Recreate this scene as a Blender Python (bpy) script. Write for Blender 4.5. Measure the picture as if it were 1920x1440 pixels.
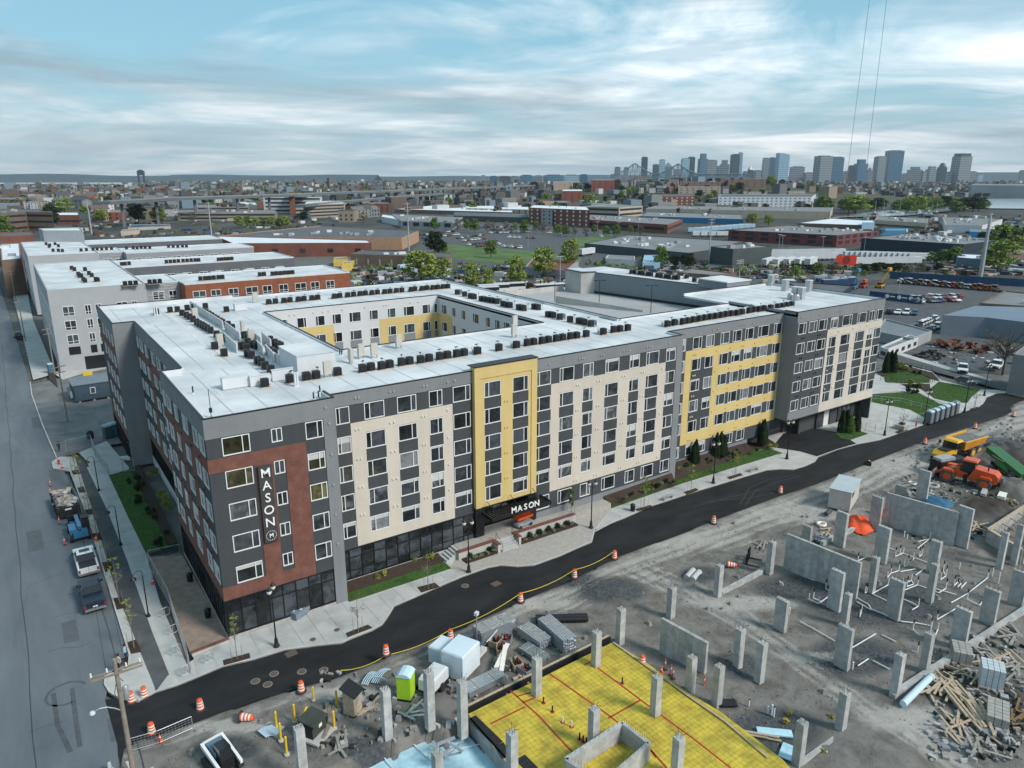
import bpy,bmesh,math,random
from mathutils import Vector,Matrix
R=random.Random(7)
for o in list(bpy.data.objects):bpy.data.objects.remove(o)
S=bpy.context.scene
C=S.collection
# ---------------------------------------------------------------- camera
FPX,PIT,YAW=1378.0,math.radians(15.725),math.radians(34.45)
_h=Vector((math.sin(YAW),math.cos(YAW),0));_r=Vector((math.cos(YAW),-math.sin(YAW),0));_u=Vector((0,0,1))
_fw=_h*math.cos(PIT)-_u*math.sin(PIT);_up=_h*math.sin(PIT)+_u*math.cos(PIT)
CAM=Vector((-11.72,-62.96,41.0))
cd=bpy.data.cameras.new('camera');co=bpy.data.objects.new('camera',cd);C.objects.link(co)
cd.sensor_width=36;cd.lens=36*FPX/1920;cd.clip_start=0.5;cd.clip_end=40000
co.matrix_world=Matrix(((_r.x,_up.x,-_fw.x,CAM.x),(_r.y,_up.y,-_fw.y,CAM.y),(_r.z,_up.z,-_fw.z,CAM.z),(0,0,0,1)))
S.camera=co
cy_=S.cycles;cy_.max_bounces=5;cy_.diffuse_bounces=3;cy_.glossy_bounces=3;cy_.transmission_bounces=2;cy_.volume_bounces=0
# ---------------------------------------------------------------- exposure, world, sun
S.view_settings.view_transform='Standard';S.view_settings.look='None';S.view_settings.gamma=1;S.view_settings.use_curve_mapping=False
S.view_settings.exposure=0.80
W=bpy.data.worlds.new('World');S.world=W;W.use_nodes=True
SUN_EL,SUN_AZ=math.radians(40),math.radians(155)
def build_world():
    nt=W.node_tree;N=nt.nodes;L=nt.links;N.clear()
    out=N.new('ShaderNodeOutputWorld');bg=N.new('ShaderNodeBackground');L.new(bg.outputs[0],out.inputs[0]);bg.inputs[1].default_value=0.088
    sky=N.new('ShaderNodeTexSky');sky.sky_type='NISHITA';sky.sun_disc=False;sky.sun_elevation=SUN_EL;sky.sun_rotation=SUN_AZ
    sky.altitude=50;sky.air_density=1.0;sky.dust_density=1.5;sky.ozone_density=2.0
    tc=N.new('ShaderNodeTexCoord');sep=N.new('ShaderNodeSeparateXYZ');L.new(tc.outputs['Generated'],sep.inputs[0])
    def math_(op,a,b=None,clamp=False):
        n=N.new('ShaderNodeMath');n.operation=op;n.use_clamp=clamp
        for i,v in enumerate((a,b)):
            if v is None:continue
            if isinstance(v,(int,float)):n.inputs[i].default_value=v
            else:L.new(v,n.inputs[i])
        return n.outputs[0]
    z=math_('ADD',math_('MAXIMUM',sep.outputs[2],0.0),0.085)

    cx=math_('DIVIDE',math_('ADD',math_('MULTIPLY',sep.outputs[0],math.cos(YAW)),math_('MULTIPLY',sep.outputs[1],-math.sin(YAW))),z)
    cy=math_('DIVIDE',math_('ADD',math_('MULTIPLY',sep.outputs[0],math.sin(YAW)),math_('MULTIPLY',sep.outputs[1],math.cos(YAW))),z)
    def noise(sx,sy,ox,oy,det=6,rough=.55,dist=0.0):
        cmb=N.new('ShaderNodeCombineXYZ');L.new(math_('ADD',math_('MULTIPLY',cx,sx),ox),cmb.inputs[0]);L.new(math_('ADD',math_('MULTIPLY',cy,sy),oy),cmb.inputs[1])
        t=N.new('ShaderNodeTexNoise');t.inputs['Scale'].default_value=1;t.inputs['Detail'].default_value=det;t.inputs['Roughness'].default_value=rough;t.inputs['Distortion'].default_value=dist
        L.new(cmb.outputs[0],t.inputs['Vector']);return t.outputs['Fac']
    def ramp(f,*st):
        r=N.new('ShaderNodeValToRGB');L.new(f,r.inputs[0]);e=r.color_ramp.elements
        for i,(p,c) in enumerate(st):
            if i<2:e[i].position=p
            else:e.new(p)
        for i,(p,c) in enumerate(sorted(st)):e[i].color=(c,c,c,1) if isinstance(c,(int,float)) else (*c,1)
        return r.outputs[0]
    def mix(f,a,b):
        m=N.new('ShaderNodeMix');m.data_type='RGBA';m.clamp_factor=True
        for s,v in ((m.inputs['Factor'],f),(m.inputs['A'],a),(m.inputs['B'],b)):
            if isinstance(v,tuple):s.default_value=(*v,1)
            elif isinstance(v,(int,float)):s.default_value=v
            else:L.new(v,s)
        return m.outputs['Result']
    cover=ramp(noise(.62,.55,3.1,1.7,8,.58,.7),(.40,0.0),(.60,1.0))
    streak=ramp(noise(.55,.75,11.3,4.2,8,.6,.8),(.38,0.0),(.64,1.0))
    dark=ramp(noise(.30,.42,21.8,7.9,7,.55,.6),(.40,0.0),(.57,1.0))
    teal=mix(0.75,sky.outputs[0],(1.9,4.0,5.0))
    white=mix(streak,(4.2,5.3,6.0),(9.6,9.8,9.9))
    cl=mix(math_('MULTIPLY',dark,.9),white,(1.7,2.7,3.3))
    c1=mix(cover,teal,cl)

    hz=ramp(sep.outputs[2],(.0,1.0),(.13,0.0))
    c2=mix(math_('MULTIPLY',hz,.72),c1,mix(streak,(3.1,3.8,4.2),(5.6,5.5,5.4)))
    L.new(c2,bg.inputs[0])
build_world()
sd=bpy.data.lights.new('sun','SUN');so=bpy.data.objects.new('sun',sd);C.objects.link(so)
sd.energy=2.0;sd.angle=math.radians(14);sd.color=(1.0,.95,.88)
sv=Vector((math.sin(SUN_AZ)*math.cos(SUN_EL),math.cos(SUN_AZ)*math.cos(SUN_EL),math.sin(SUN_EL)))
so.rotation_euler=(-sv).to_track_quat('-Z','Y').to_euler();so.location=(0,-80,120)
# ---------------------------------------------------------------- helpers: place, mesh, material, tags
def T(x):return 0.0
def ray(px,py):return _r*(px-960)+_fw*FPX-_up*(py-720)
def g(px,py,z=0.0):
    d=ray(px,py);t=(z-CAM.z)/d.z;return CAM+d*t
def gt(px,py,off=0.0):
    z=0.0
    for _ in range(6):p=g(px,py,z+off);z=T(p.x)
    return Vector((p.x,p.y,z+off))
def fyp(px,py,Y):
    d=ray(px,py);return CAM+d*((Y-CAM.y)/d.y)
def hgt(base,px,py):
    d=ray(px,py);n=Vector((d.x,d.y));v=Vector((base.x-CAM.x,base.y-CAM.y));t=v.length/n.length
    return CAM.z+d.z*t-base.z
def dist(p):return (Vector(p)-CAM).length
MATS={}
def M(name,col,rough=.75,var=.12,scale=.6,metal=0.0,bump=0.0,bscale=6.0,spec=.35,rnd=0.0,col2=None,wave=None,dirt=0.0):
    if name in MATS:return MATS[name]
    m=bpy.data.materials.new(name);m.use_nodes=True;nt=m.node_tree;N=nt.nodes;L=nt.links
    b=N['Principled BSDF'];b.inputs['Roughness'].default_value=rough;b.inputs['Metallic'].default_value=metal;b.inputs['Specular IOR Level'].default_value=spec
    geo=N.new('ShaderNodeNewGeometry')
    c0=tuple(max(0,v*(1-var)) for v in col);c1=tuple(min(1,v*(1+var)) for v in col) if col2 is None else col2
    t=N.new('ShaderNodeTexNoise');t.inputs['Scale'].default_value=scale;t.inputs['Detail'].default_value=5;t.inputs['Roughness'].default_value=.6;L.new(geo.outputs['Position'],t.inputs['Vector'])
    mr=N.new('ShaderNodeMapRange');mr.inputs[1].default_value=.32;mr.inputs[2].default_value=.68;L.new(t.outputs['Fac'],mr.inputs[0])
    mx=N.new('ShaderNodeMix');mx.data_type='RGBA';mx.inputs['A'].default_value=(*c0,1);mx.inputs['B'].default_value=(*c1,1);L.new(mr.outputs[0],mx.inputs['Factor'])
    res=mx.outputs['Result']
    if dirt:
        mp=N.new('ShaderNodeMapping');mp.inputs['Scale'].default_value=(1.7,1.7,.12);L.new(geo.outputs['Position'],mp.inputs[0]);t3=N.new('ShaderNodeTexNoise');t3.inputs['Scale'].default_value=1;t3.inputs['Detail'].default_value=5;L.new(mp.outputs[0],t3.inputs['Vector'])
        r3=N.new('ShaderNodeMapRange');r3.inputs[1].default_value=.45;r3.inputs[2].default_value=.8;r3.inputs[4].default_value=dirt;L.new(t3.outputs['Fac'],r3.inputs[0]);m3=N.new('ShaderNodeMix');m3.data_type='RGBA';m3.inputs['B'].default_value=(*[v*.55 for v in col],1);L.new(r3.outputs[0],m3.inputs['Factor']);L.new(res,m3.inputs['A']);res=m3.outputs['Result']
    if rnd:
        oi=N.new('ShaderNodeObjectInfo');hs=N.new('ShaderNodeHueSaturation');m2=N.new('ShaderNodeMapRange');m2.inputs[3].default_value=1-rnd;m2.inputs[4].default_value=1+rnd
        L.new(oi.outputs['Random'],m2.inputs[0]);L.new(m2.outputs[0],hs.inputs['Value']);L.new(res,hs.inputs['Color']);res=hs.outputs['Color']
    L.new(res,b.inputs['Base Color'])
    h=None
    if wave:
        wv=N.new('ShaderNodeTexWave');wv.wave_type='BANDS';wv.bands_direction=wave[0];wv.wave_profile='SAW';wv.inputs['Scale'].default_value=1/wave[1]*.3141592*1.0;wv.inputs['Distortion'].default_value=0
        L.new(geo.outputs['Position'],wv.inputs['Vector']);bm=N.new('ShaderNodeBump');bm.inputs['Strength'].default_value=1;bm.inputs['Distance'].default_value=wave[2];L.new(wv.outputs['Fac'],bm.inputs['Height']);h=bm
    if bump:
        t2=N.new('ShaderNodeTexNoise');t2.inputs['Scale'].default_value=bscale;t2.inputs['Detail'].default_value=6;L.new(geo.outputs['Position'],t2.inputs['Vector'])
        bm=N.new('ShaderNodeBump');bm.inputs['Strength'].default_value=.8;bm.inputs['Distance'].default_value=bump;L.new(t2.outputs['Fac'],bm.inputs['Height'])
        if h:L.new(h.outputs[0],bm.inputs['Normal'])
        h=bm
    if h:L.new(h.outputs[0],b.inputs['Normal'])
    MATS[name]=m;return m
class MB:
    def __init__(s):s.v=[];s.f=[];s.mi=[];s.k=0;s.sm=[]
    def mat(s,k):s.k=k;return s
    def face(s,pts,sm=False):
        n=len(s.v);s.v+=[tuple(p) for p in pts];s.f.append(tuple(range(n,n+len(pts))));s.mi.append(s.k);s.sm.append(sm);return s
    def add(s,vs,fs,sm=False):
        n=len(s.v);s.v+=[tuple(p) for p in vs]
        for f in fs:s.f.append(tuple(i+n for i in f));s.mi.append(s.k);s.sm.append(sm)
        return s
    def box(s,x0,x1,y0,y1,z0,z1):
        return s.add([(x0,y0,z0),(x1,y0,z0),(x1,y1,z0),(x0,y1,z0),(x0,y0,z1),(x1,y0,z1),(x1,y1,z1),(x0,y1,z1)],[(0,3,2,1),(4,5,6,7),(0,1,5,4),(1,2,6,5),(2,3,7,6),(3,0,4,7)])
    def frus(s,a,b,z0,z1):
        return s.add([(a[0],a[2],z0),(a[1],a[2],z0),(a[1],a[3],z0),(a[0],a[3],z0),(b[0],b[2],z1),(b[1],b[2],z1),(b[1],b[3],z1),(b[0],b[3],z1)],[(0,3,2,1),(4,5,6,7),(0,1,5,4),(1,2,6,5),(2,3,7,6),(3,0,4,7)])
    def hexa(s,p):
        return s.add(p,[(0,3,2,1),(4,5,6,7),(0,1,5,4),(1,2,6,5),(2,3,7,6),(3,0,4,7)])
    def prism(s,poly,z0,z1):
        n=len(poly);z0f=z0 if callable(z0) else (lambda p:z0);z1f=z1 if callable(z1) else (lambda p:z1)
        return s.add([(p[0],p[1],z0f(p)) for p in poly]+[(p[0],p[1],z1f(p)) for p in poly],[tuple(range(n-1,-1,-1)),tuple(range(n,2*n))]+[(i,(i+1)%n,(i+1)%n+n,i+n) for i in range(n)])
    def ext(s,prof,x0,x1,ax='x'):
        n=len(prof);P=(lambda t,p:(t,p[0],p[1])) if ax=='x' else (lambda t,p:(p[0],t,p[1]))
        return s.add([P(x0,p) for p in prof]+[P(x1,p) for p in prof],[tuple(range(n)),tuple(range(2*n-1,n-1,-1))]+[(i,i+n,(i+1)%n+n,(i+1)%n) for i in range(n)])
    def tube(s,p0,p1,r0,r1=None,n=8,cap=True):
        r1=r0 if r1 is None else r1;p0=Vector(p0);p1=Vector(p1);d=(p1-p0)
        if d.length<1e-6:return s
        d.normalize();a=Vector((0,0,1)) if abs(d.z)<.9 else Vector((1,0,0));u=d.cross(a).normalized();w=d.cross(u)
        A=[p0+(u*math.cos(2*math.pi*i/n)+w*math.sin(2*math.pi*i/n))*r0 for i in range(n)];B=[p1+(u*math.cos(2*math.pi*i/n)+w*math.sin(2*math.pi*i/n))*r1 for i in range(n)]
        s.add(A+B,[(i,i+n,(i+1)%n+n,(i+1)%n) for i in range(n)],n>5)
        if cap:s.add(A,[tuple(range(n))]);s.add(B,[tuple(range(n-1,-1,-1))])
        return s
    def path(s,pts,r,n=6):
        for a,b in zip(pts,pts[1:]):s.tube(a,b,r,r,n)
        return s
    def lathe(s,prof,c=(0,0,0),n=12,cap=True):
        vs=[];
        for (r,z) in prof:vs+=[(c[0]+r*math.cos(2*math.pi*i/n),c[1]+r*math.sin(2*math.pi*i/n),c[2]+z) for i in range(n)]
        s.add(vs,[(k*n+i,k*n+(i+1)%n,(k+1)*n+(i+1)%n,(k+1)*n+i) for k in range(len(prof)-1) for i in range(n)],True)
        if cap:s.add(vs[-n:],[tuple(range(n))]);s.add(vs[:n],[tuple(range(n-1,-1,-1))])
        return s
    def mesh(s,name,mats):
        me=bpy.data.meshes.new(name);me.from_pydata(s.v,[],s.f)
        for m in (mats if isinstance(mats,(list,tuple)) else [mats]):me.materials.append(m)
        if s.k or any(s.mi):me.polygons.foreach_set('material_index',s.mi)
        me.polygons.foreach_set('use_smooth',s.sm);me.update();return me
    def build(s,name,mats,parent=None,loc=None,**kw):return ob(name,s.mesh(name,mats),parent,loc,**kw)
def ob(name,data,parent=None,loc=None,rz=0.0,scale=None):
    o=bpy.data.objects.new(name,data);C.objects.link(o)
    if parent:o.parent=parent
    if loc is not None:o.location=loc
    if rz:o.rotation_euler=(0,0,rz)
    if scale:o.scale=scale
    return o
def tag(o,label,cat,group=None,kind=None):
    o['label']=label;o['category']=cat
    if group:o['group']=group
    if kind:o['kind']=kind
    return o
def struct(o):o['kind']='structure';return o
def stuff(o,label=None,cat=None):
    o['kind']='stuff'
    if label:o['label']=label;o['category']=cat
    return o
def thing(name,label,cat,loc=(0,0,0),rz=0.0,group=None,scale=None):
    return tag(ob(name,None,None,loc,rz,scale),label,cat,group)
def kids(o):return KID.get(o,None) or list(o.children)
KID={}
def dup(root,loc,rz=0.0,label=None,group=None,scale=None,cat=None):
    ch=KID.get(root.name)
    if ch is None:ch=KID[root.name]=[(c,list(c.children)) for c in root.children]
    r=root.copy();C.objects.link(r);r.location=loc;r.rotation_euler=(0,0,rz)
    if scale:r.scale=scale if isinstance(scale,tuple) else (scale,)*3
    if label:r['label']=label
    if group:r['group']=group
    if cat:r['category']=cat
    for c,gc in ch:
        d=c.copy();C.objects.link(d);d.parent=r
        for e in gc:f=e.copy();C.objects.link(f);f.parent=d
    return r
class Proto:
    def __init__(s,root):s.root=root;s.used=False
    def put(s,loc,rz=0.0,label=None,group=None,scale=None):
        if not s.used:
            s.used=True;o=s.root;KID[o.name]=[(c,list(c.children)) for c in o.children]
            o.location=loc;o.rotation_euler=(0,0,rz)
            if scale:o.scale=scale if isinstance(scale,tuple) else (scale,)*3
            if label:o['label']=label
            if group:o['group']=group
            return o
        return dup(s.root,loc,rz,label,group,scale or (1,1,1))
ORD='first second third fourth fifth sixth seventh eighth ninth tenth eleventh twelfth thirteenth fourteenth fifteenth sixteenth seventeenth eighteenth nineteenth twentieth twenty-first twenty-second twenty-third twenty-fourth twenty-fifth twenty-sixth twenty-seventh twenty-eighth twenty-ninth thirtieth thirty-first thirty-second thirty-third thirty-fourth thirty-fifth thirty-sixth thirty-seventh thirty-eighth thirty-ninth fortieth'.split()
def clip(poly,nx,ny,d):
    out=[]
    for a,b in zip(poly,poly[1:]+poly[:1]):
        fa=nx*a[0]+ny*a[1]-d;fb=nx*b[0]+ny*b[1]-d
        if fa<=0:out.append(a)
        if fa*fb<0:t=fa/(fa-fb);out.append((a[0]+(b[0]-a[0])*t,a[1]+(b[1]-a[1])*t))
    return out
def sheet(name,pts,off,mat,down=0.0,parent=None):
    """a ground sheet following the slope; pts in world xy; down > 0 gives it kerb faces"""
    bm=bmesh.new();vs=[bm.verts.new((p[0],p[1],0)) for p in pts];f=bm.faces.new(vs);f.normal_update()
    if f.normal.z<0:f.normal_flip()
    bmesh.ops.triangulate(bm,faces=bm.faces[:])
    for x in (0.0,85.0):
        bmesh.ops.bisect_plane(bm,geom=bm.verts[:]+bm.edges[:]+bm.faces[:],plane_co=(x,0,0),plane_no=(1,0,0))
    for v in bm.verts:v.co.z=T(v.co.x)+off
    if down:
        ed=[e for e in bm.edges if e.is_boundary]
        r=bmesh.ops.extrude_edge_only(bm,edges=ed)
        for v in r['geom']:
            if isinstance(v,bmesh.types.BMVert):v.co.z-=down
        bmesh.ops.recalc_face_normals(bm,faces=bm.faces[:])
    me=bpy.data.meshes.new(name);bm.to_mesh(me);bm.free();me.materials.append(mat)
    return ob(name,me,parent)
def pxs(*pp):return [tuple(gt(x,y)[:2]) for x,y in pp]
def slabs(name,pts,off,mat,parent,sx,sy,gap=.015,ang=0.0,th=.05,org=(0,0)):
    """paving slabs: the polygon cut into cells, each an object"""
    ca,sa=math.cos(ang),math.sin(ang)
    loc=[((p[0]-org[0])*ca+(p[1]-org[1])*sa,-(p[0]-org[0])*sa+(p[1]-org[1])*ca) for p in pts]
    i0=math.floor(min(p[0] for p in loc)/sx);i1=math.ceil(max(p[0] for p in loc)/sx);j0=math.floor(min(p[1] for p in loc)/sy);j1=math.ceil(max(p[1] for p in loc)/sy)
    for i in range(i0,i1):
        for j in range(j0,j1):
            q=clip(clip(clip(clip(loc,1,0,(i+1)*sx-gap),-1,0,-i*sx-gap),0,1,(j+1)*sy-gap),0,-1,-j*sy-gap)
            if len(q)<3:continue
            A=abs(sum(a[0]*b[1]-b[0]*a[1] for a,b in zip(q,q[1:]+q[:1])))/2
            if A<.12:continue
            w=[(p[0]*ca-p[1]*sa+org[0],p[0]*sa+p[1]*ca+org[1]) for p in q]
            if sum(a[0]*b[1]-b[0]*a[1] for a,b in zip(w,w[1:]+w[:1]))<0:w.reverse()
            dz=R.uniform(-.004,.004);mb=MB()
            n=len(w);top=[(p[0],p[1],T(p[0])+off+dz) for p in w];bot=[(p[0],p[1],T(p[0])+off-th) for p in w]
            mb.add(top+bot,[tuple(range(n))]+[(k,k+n,(k+1)%n+n,(k+1)%n) for k in range(n)])
            mb.build(name,mat,parent)
# ---------------------------------------------------------------- the setting: ground, street, new road, pavements, lawns
def asphalt_mat(name,c0,c1,streak=None,rough=.85):
    if name in MATS:return MATS[name]
    m=bpy.data.materials.new(name);m.use_nodes=True;nt=m.node_tree;N=nt.nodes;L=nt.links;b=N['Principled BSDF'];b.inputs['Roughness'].default_value=rough;b.inputs['Specular IOR Level'].default_value=.25
    geo=N.new('ShaderNodeNewGeometry');mp=N.new('ShaderNodeMapping');L.new(geo.outputs['Position'],mp.inputs[0])
    if streak:mp.inputs['Scale'].default_value=streak
    a=N.new('ShaderNodeTexNoise');a.inputs['Scale'].default_value=.35;a.inputs['Detail'].default_value=8;a.inputs['Roughness'].default_value=.62;a.inputs['Distortion'].default_value=.4;L.new(mp.outputs[0],a.inputs['Vector'])
    f=N.new('ShaderNodeTexNoise');f.inputs['Scale'].default_value=9;f.inputs['Detail'].default_value=4;L.new(geo.outputs['Position'],f.inputs['Vector'])
    ad=N.new('ShaderNodeMath');ad.operation='MULTIPLY_ADD';ad.inputs[1].default_value=.35;L.new(f.outputs['Fac'],ad.inputs[0]);L.new(a.outputs['Fac'],ad.inputs[2])
    r=N.new('ShaderNodeValToRGB');r.color_ramp.elements[0].position=.48;r.color_ramp.elements[1].position=.88;r.color_ramp.elements[0].color=(*c0,1);r.color_ramp.elements[1].color=(*c1,1);L.new(ad.outputs[0],r.inputs[0]);L.new(r.outputs[0],b.inputs['Base Color'])
    bp=N.new('ShaderNodeBump');bp.inputs['Distance'].default_value=.02;bp.inputs['Strength'].default_value=.5;L.new(f.outputs['Fac'],bp.inputs['Height']);L.new(bp.outputs[0],b.inputs['Normal'])
    MATS[name]=m;return m
m_street=asphalt_mat('old_asphalt',(.105,.122,.14),(.16,.177,.193),(1.0,.22,1))
m_new=asphalt_mat('new_asphalt',(.010,.011,.013),(.026,.027,.029),(.5,1.4,1),.8)
m_path=asphalt_mat('path_asphalt',(.06,.065,.07),(.11,.115,.12))
m_lot=asphalt_mat('lot_asphalt',(.06,.065,.07),(.11,.115,.12))
m_conc=M('pavement_concrete',(.44,.43,.41),.85,.13,.5,bump=.004,bscale=14)
m_conc2=M('pavement_concrete_grey',(.40,.40,.39),.85,.13,.5,bump=.004,bscale=14,rnd=.05)
m_paver=M('plaza_paver',(.36,.335,.305),.85,.13,3.0,bump=.01,bscale=9)
m_patio=M('patio_fines',(.27,.20,.16),.9,.18,1.2,bump=.012,bscale=16)
m_mulch=M('bark_mulch',(.045,.03,.022),.95,.4,6,bump=.03,bscale=9)
m_soil=M('dark_soil',(.03,.026,.022),.95,.4,5,bump=.03,bscale=9)
m_grassbase=M('lawn_soil',(.045,.095,.02),.95,.3,2,bump=.02,bscale=14)
m_town=M('town_ground',(.045,.047,.044),.95,.35,.02,col2=(.085,.085,.08))

mb=MB();xs=[-14000,-3000,-600,-120,-13,149,700,3000,14000];ys=[-2500,-300,-51,-16,300,900,3000,14000]
for i in range(len(xs)-1):
    for j in range(len(ys)-1):
        if xs[i]==-13 and ys[j]==-51:continue
        mb.face([(x,y,T(x)-.5) for x,y in ((xs[i],ys[j]),(xs[i+1],ys[j]),(xs[i+1],ys[j+1]),(xs[i],ys[j+1]))])
struct(mb.build('ground',m_town))
struct(sheet('yard_ground',[(-60,-15.9),(330,-15.9),(330,330),(-60,330)],-.42,asphalt_mat('yard_dirt',(.09,.088,.082),(.17,.165,.155))))

kerb=pxs((241.7,1230),(161.7,966.7),(100,860),(75,800),(55,742),(52,718))
struct(sheet('street',[(-30,-64),(-6.5,-64)]+pxs((222,1440),(220,1392),(197,1312),(215,1240))+[(p[0]+.4,p[1]) for p in kerb]+[(-15.2,330),(-30,330)],0.0,m_street))
road_top=[(197,1312),(292,1300),(333,1287),(370,1272),(417,1252),(477,1238),(533,1221),(600,1212),(640,1208),(660,1199),(698,1184),(717,1173),(728,1158),(740,1138),(800,1112),(867,1083),(915,1066),(937,1062),(970,1064),(1000,1062),(1050,1044),(1090,1026),(1110,1018),(1116,994),(1170,973),(1219,951),(1308,922),(1400,894),(1437,883),(1462,881),(1487,882),(1510,875),(1528,867),(1534,858),(1570,845),(1607,834),(1650,826),(1733,797),(1800,775),(1835,764),(1846,754),(1850,746),(1867,739),(1885,738),(1932,748)]
road_bot=[(1916,752),(1900,757),(1894,764),(1898,772),(1880,781),(1827,798),(1730,828),(1630,868),(1530,908),(1460,931),(1347,973),(1280,1000),(1160,1044),(1080,1084),(977,1128),(887,1168),(840,1191),(733,1228),(640,1268),(500,1308),(410,1338),(360,1358),(253,1391),(233,1404),(226,1440),(221,1400)]
new_road=struct(sheet('new_road',pxs(*road_top)+pxs(*road_bot),.02,m_new))

front=pxs(*road_top[1:])
pave=struct(sheet('pavement',front+pxs((1932,742),(1868,732),(1838,731),(1765,714),(1748,698),(1690,683),(1640,695))+[(109.5,7),(92,7),(80,8),(60,6),(11.6,4.6),(11.4,.6),(-.2,.6),(-.2,.2),(-5.6,-2.2)]+[],.13,m_conc,.16))
def curb(name,pp,w=.16,h=.17):
    P=[Vector((*p,0)) for p in pp];mb=MB()
    for a,b in zip(P,P[1:]):
        d=(b-a);
        if d.length<.02:continue
        n=Vector((-d.y,d.x,0)).normalized()*w
        q=[a,b,b+n,a+n];mb.add([(v.x,v.y,T(v.x)-.05) for v in q]+[(v.x,v.y,T(v.x)+h) for v in q],[(0,3,2,1),(4,5,6,7),(0,1,5,4),(1,2,6,5),(2,3,7,6),(3,0,4,7)])
    return struct(mb.build(name,M('kerb_concrete',(.47,.46,.44),.85,.12,1)))
curb('kerb',front)

struct(sheet('driveway',pxs((1448,840),(1468,815),(1500,800),(1570,812),(1607,834),(1570,846),(1534,858),(1500,848)),.155,m_new))

slabs('slab',pxs((372,1270),(417,1250),(477,1236),(533,1219),(640,1206),(698,1181),(740,1136),(866,1081),(848,1070),(657,1135),(648,1122),(630,1128),(432,1204),(362,1232)),.16,m_conc2,pave,1.8,2.2)
slabs('slab',pxs((1114,1000),(1170,971),(1219,949),(1308,920),(1400,892),(1436,880),(1467,851),(1520,866),(1470,851),(1380,878),(1280,910),(1145,957),(1132,978)),.16,m_conc2,pave,1.8,1.6)
slabs('slab',pxs((1609,832),(1650,824),(1733,795),(1800,773),(1843,759),(1846,750),(1810,757),(1790,765),(1720,791),(1690,800),(1627,818),(1600,824)),.16,m_conc2,pave,2.4,2.4)

lp= lambda *q:pxs(*q)
bulb=pxs((292,1300),(258,1318),(225,1313),(204,1300),(195,1285),(197,1268),(212,1258),(240,1250))
kst=pxs((241.7,1230),(205,1110),(161.7,966.7),(131,885),(100,880),(97,868),(112,858),(140,858))
wsp=struct(sheet('planting_strip_pavement',bulb+kst+pxs((148,880),(176,966),(216,1105),(262,1222),(290,1290)),.13,m_conc,.16))
curb('kerb',list(reversed(bulb+kst)));curb('kerb',list(reversed([(p[0]+.35,p[1]) for p in kerb[2:]])))
struct(sheet('bicycle_path',pxs((290,1297),(262,1222),(216,1105),(176,966),(148,880),(163,878),(200,955),(238,1050),(285,1185),(325,1286)),.12,m_path,.1))
struct(sheet('concrete_band',pxs((325,1286),(285,1185),(238,1050),(200,955),(163,878),(168,877),(207,955),(246,1050),(296,1180),(337,1284)),.14,m_conc,.1))
lw=struct(sheet('side_pavement',pxs((337,1284),(296,1180),(246,1050),(207,955),(168,877),(160,862),(178,858),(203,890),(240,970),(275,1041),(300,1130),(352,1252),(368,1271)),.125,m_conc,.1))
slabs('slab',pxs((337,1284),(296,1180),(246,1050),(207,955),(168,877),(178,860),(203,891),(240,971),(275,1042),(298,1130),(350,1252),(366,1271)),.15,m_conc2,lw,1.7,1.7)
struct(sheet('patio',pxs((279,1047),(342,1043),(432,1203),(358,1231),(318,1130),(288,1072)),.17,m_patio,.1))
struct(sheet('side_yard_pavement',pxs((160,862),(148,850),(200,828),(240,875),(258,912),(203,891),(178,859)),.11,m_conc,.1))
struct(sheet('gravel_yard',pxs((57,742),(54,722),(200,690),(215,760),(222,800),(240,830),(195,836),(104,860),(78,800)),.02,asphalt_mat('yard_gravel',(.11,.115,.12),(.2,.2,.2))))
struct(sheet('concrete_apron',pxs((100,700),(125,672),(200,664),(204,690),(150,702),(118,712)),.06,m_conc,.1))
struct(sheet('far_pavement',pxs((62,712),(38,610),(22,545),(50,540),(62,600),(104,700)),.06,m_conc,.1))

GR=[]
def lawn(pp,grass=True,mat=None,off=.19):
    P=pxs(*pp);struct(sheet('lawn' if grass else 'planting_bed',P,off,(mat or m_grassbase) if grass else (mat or m_mulch),.12))
    if grass:GR.append(P)
lawn([(655,1131),(649,1118),(648,1108),(720,1077),(800,1050),(828,1052),(846,1068)])
lawn([(648,1107),(648,1093),(740,1060),(808,1036),(827,1051),(800,1049),(720,1076)],False)
lawn([(1146,955),(1135,945),(1200,925),(1290,893),(1400,850),(1440,842),(1466,851),(1380,877),(1280,908)])
lawn([(1134,944),(1114,931),(1180,903),(1290,857),(1400,824),(1437,822),(1462,838),(1440,841),(1400,849),(1290,892),(1200,924)],False)
lawn([(1565,812),(1600,806),(1627,815),(1593,827),(1575,823)])
lawn([(1635,741),(1690,737),(1720,738),(1743,748),(1760,758),(1790,764),(1735,786),(1706,770),(1634,755)])
lawn([(1760,717),(1800,724),(1838,732),(1822,745),(1813,757),(1780,755),(1750,748),(1742,732)])
lawn([(1657,707),(1675,700),(1697,697),(1725,702),(1744,710),(1742,719),(1693,720),(1660,718)])
lawn([(1640,700),(1690,685),(1748,700),(1762,716),(1744,712),(1725,703),(1697,698),(1675,701),(1655,708)],False)
lawn([(1690,722),(1743,721),(1745,735),(1750,748),(1720,738)],False)
lawn([(205,893),(243,882),(258,905),(285,965),(318,1030),(276,1040),(240,970)],True)
lawn([(243,881),(262,872),(338,1030),(319,1030),(285,964),(259,905)],False)
lawn([(90,700),(104,702),(108,727),(92,712)],False)
lawn([(84,605),(90,603),(118,692),(104,698)],False,m_soil)
lawn([(64,545),(72,543),(92,590),(84,600)],False,m_soil)
m_grass=M('grass_blades',(.055,.13,.02),.8,.35,.9,col2=(.11,.21,.04),spec=.2)
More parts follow.
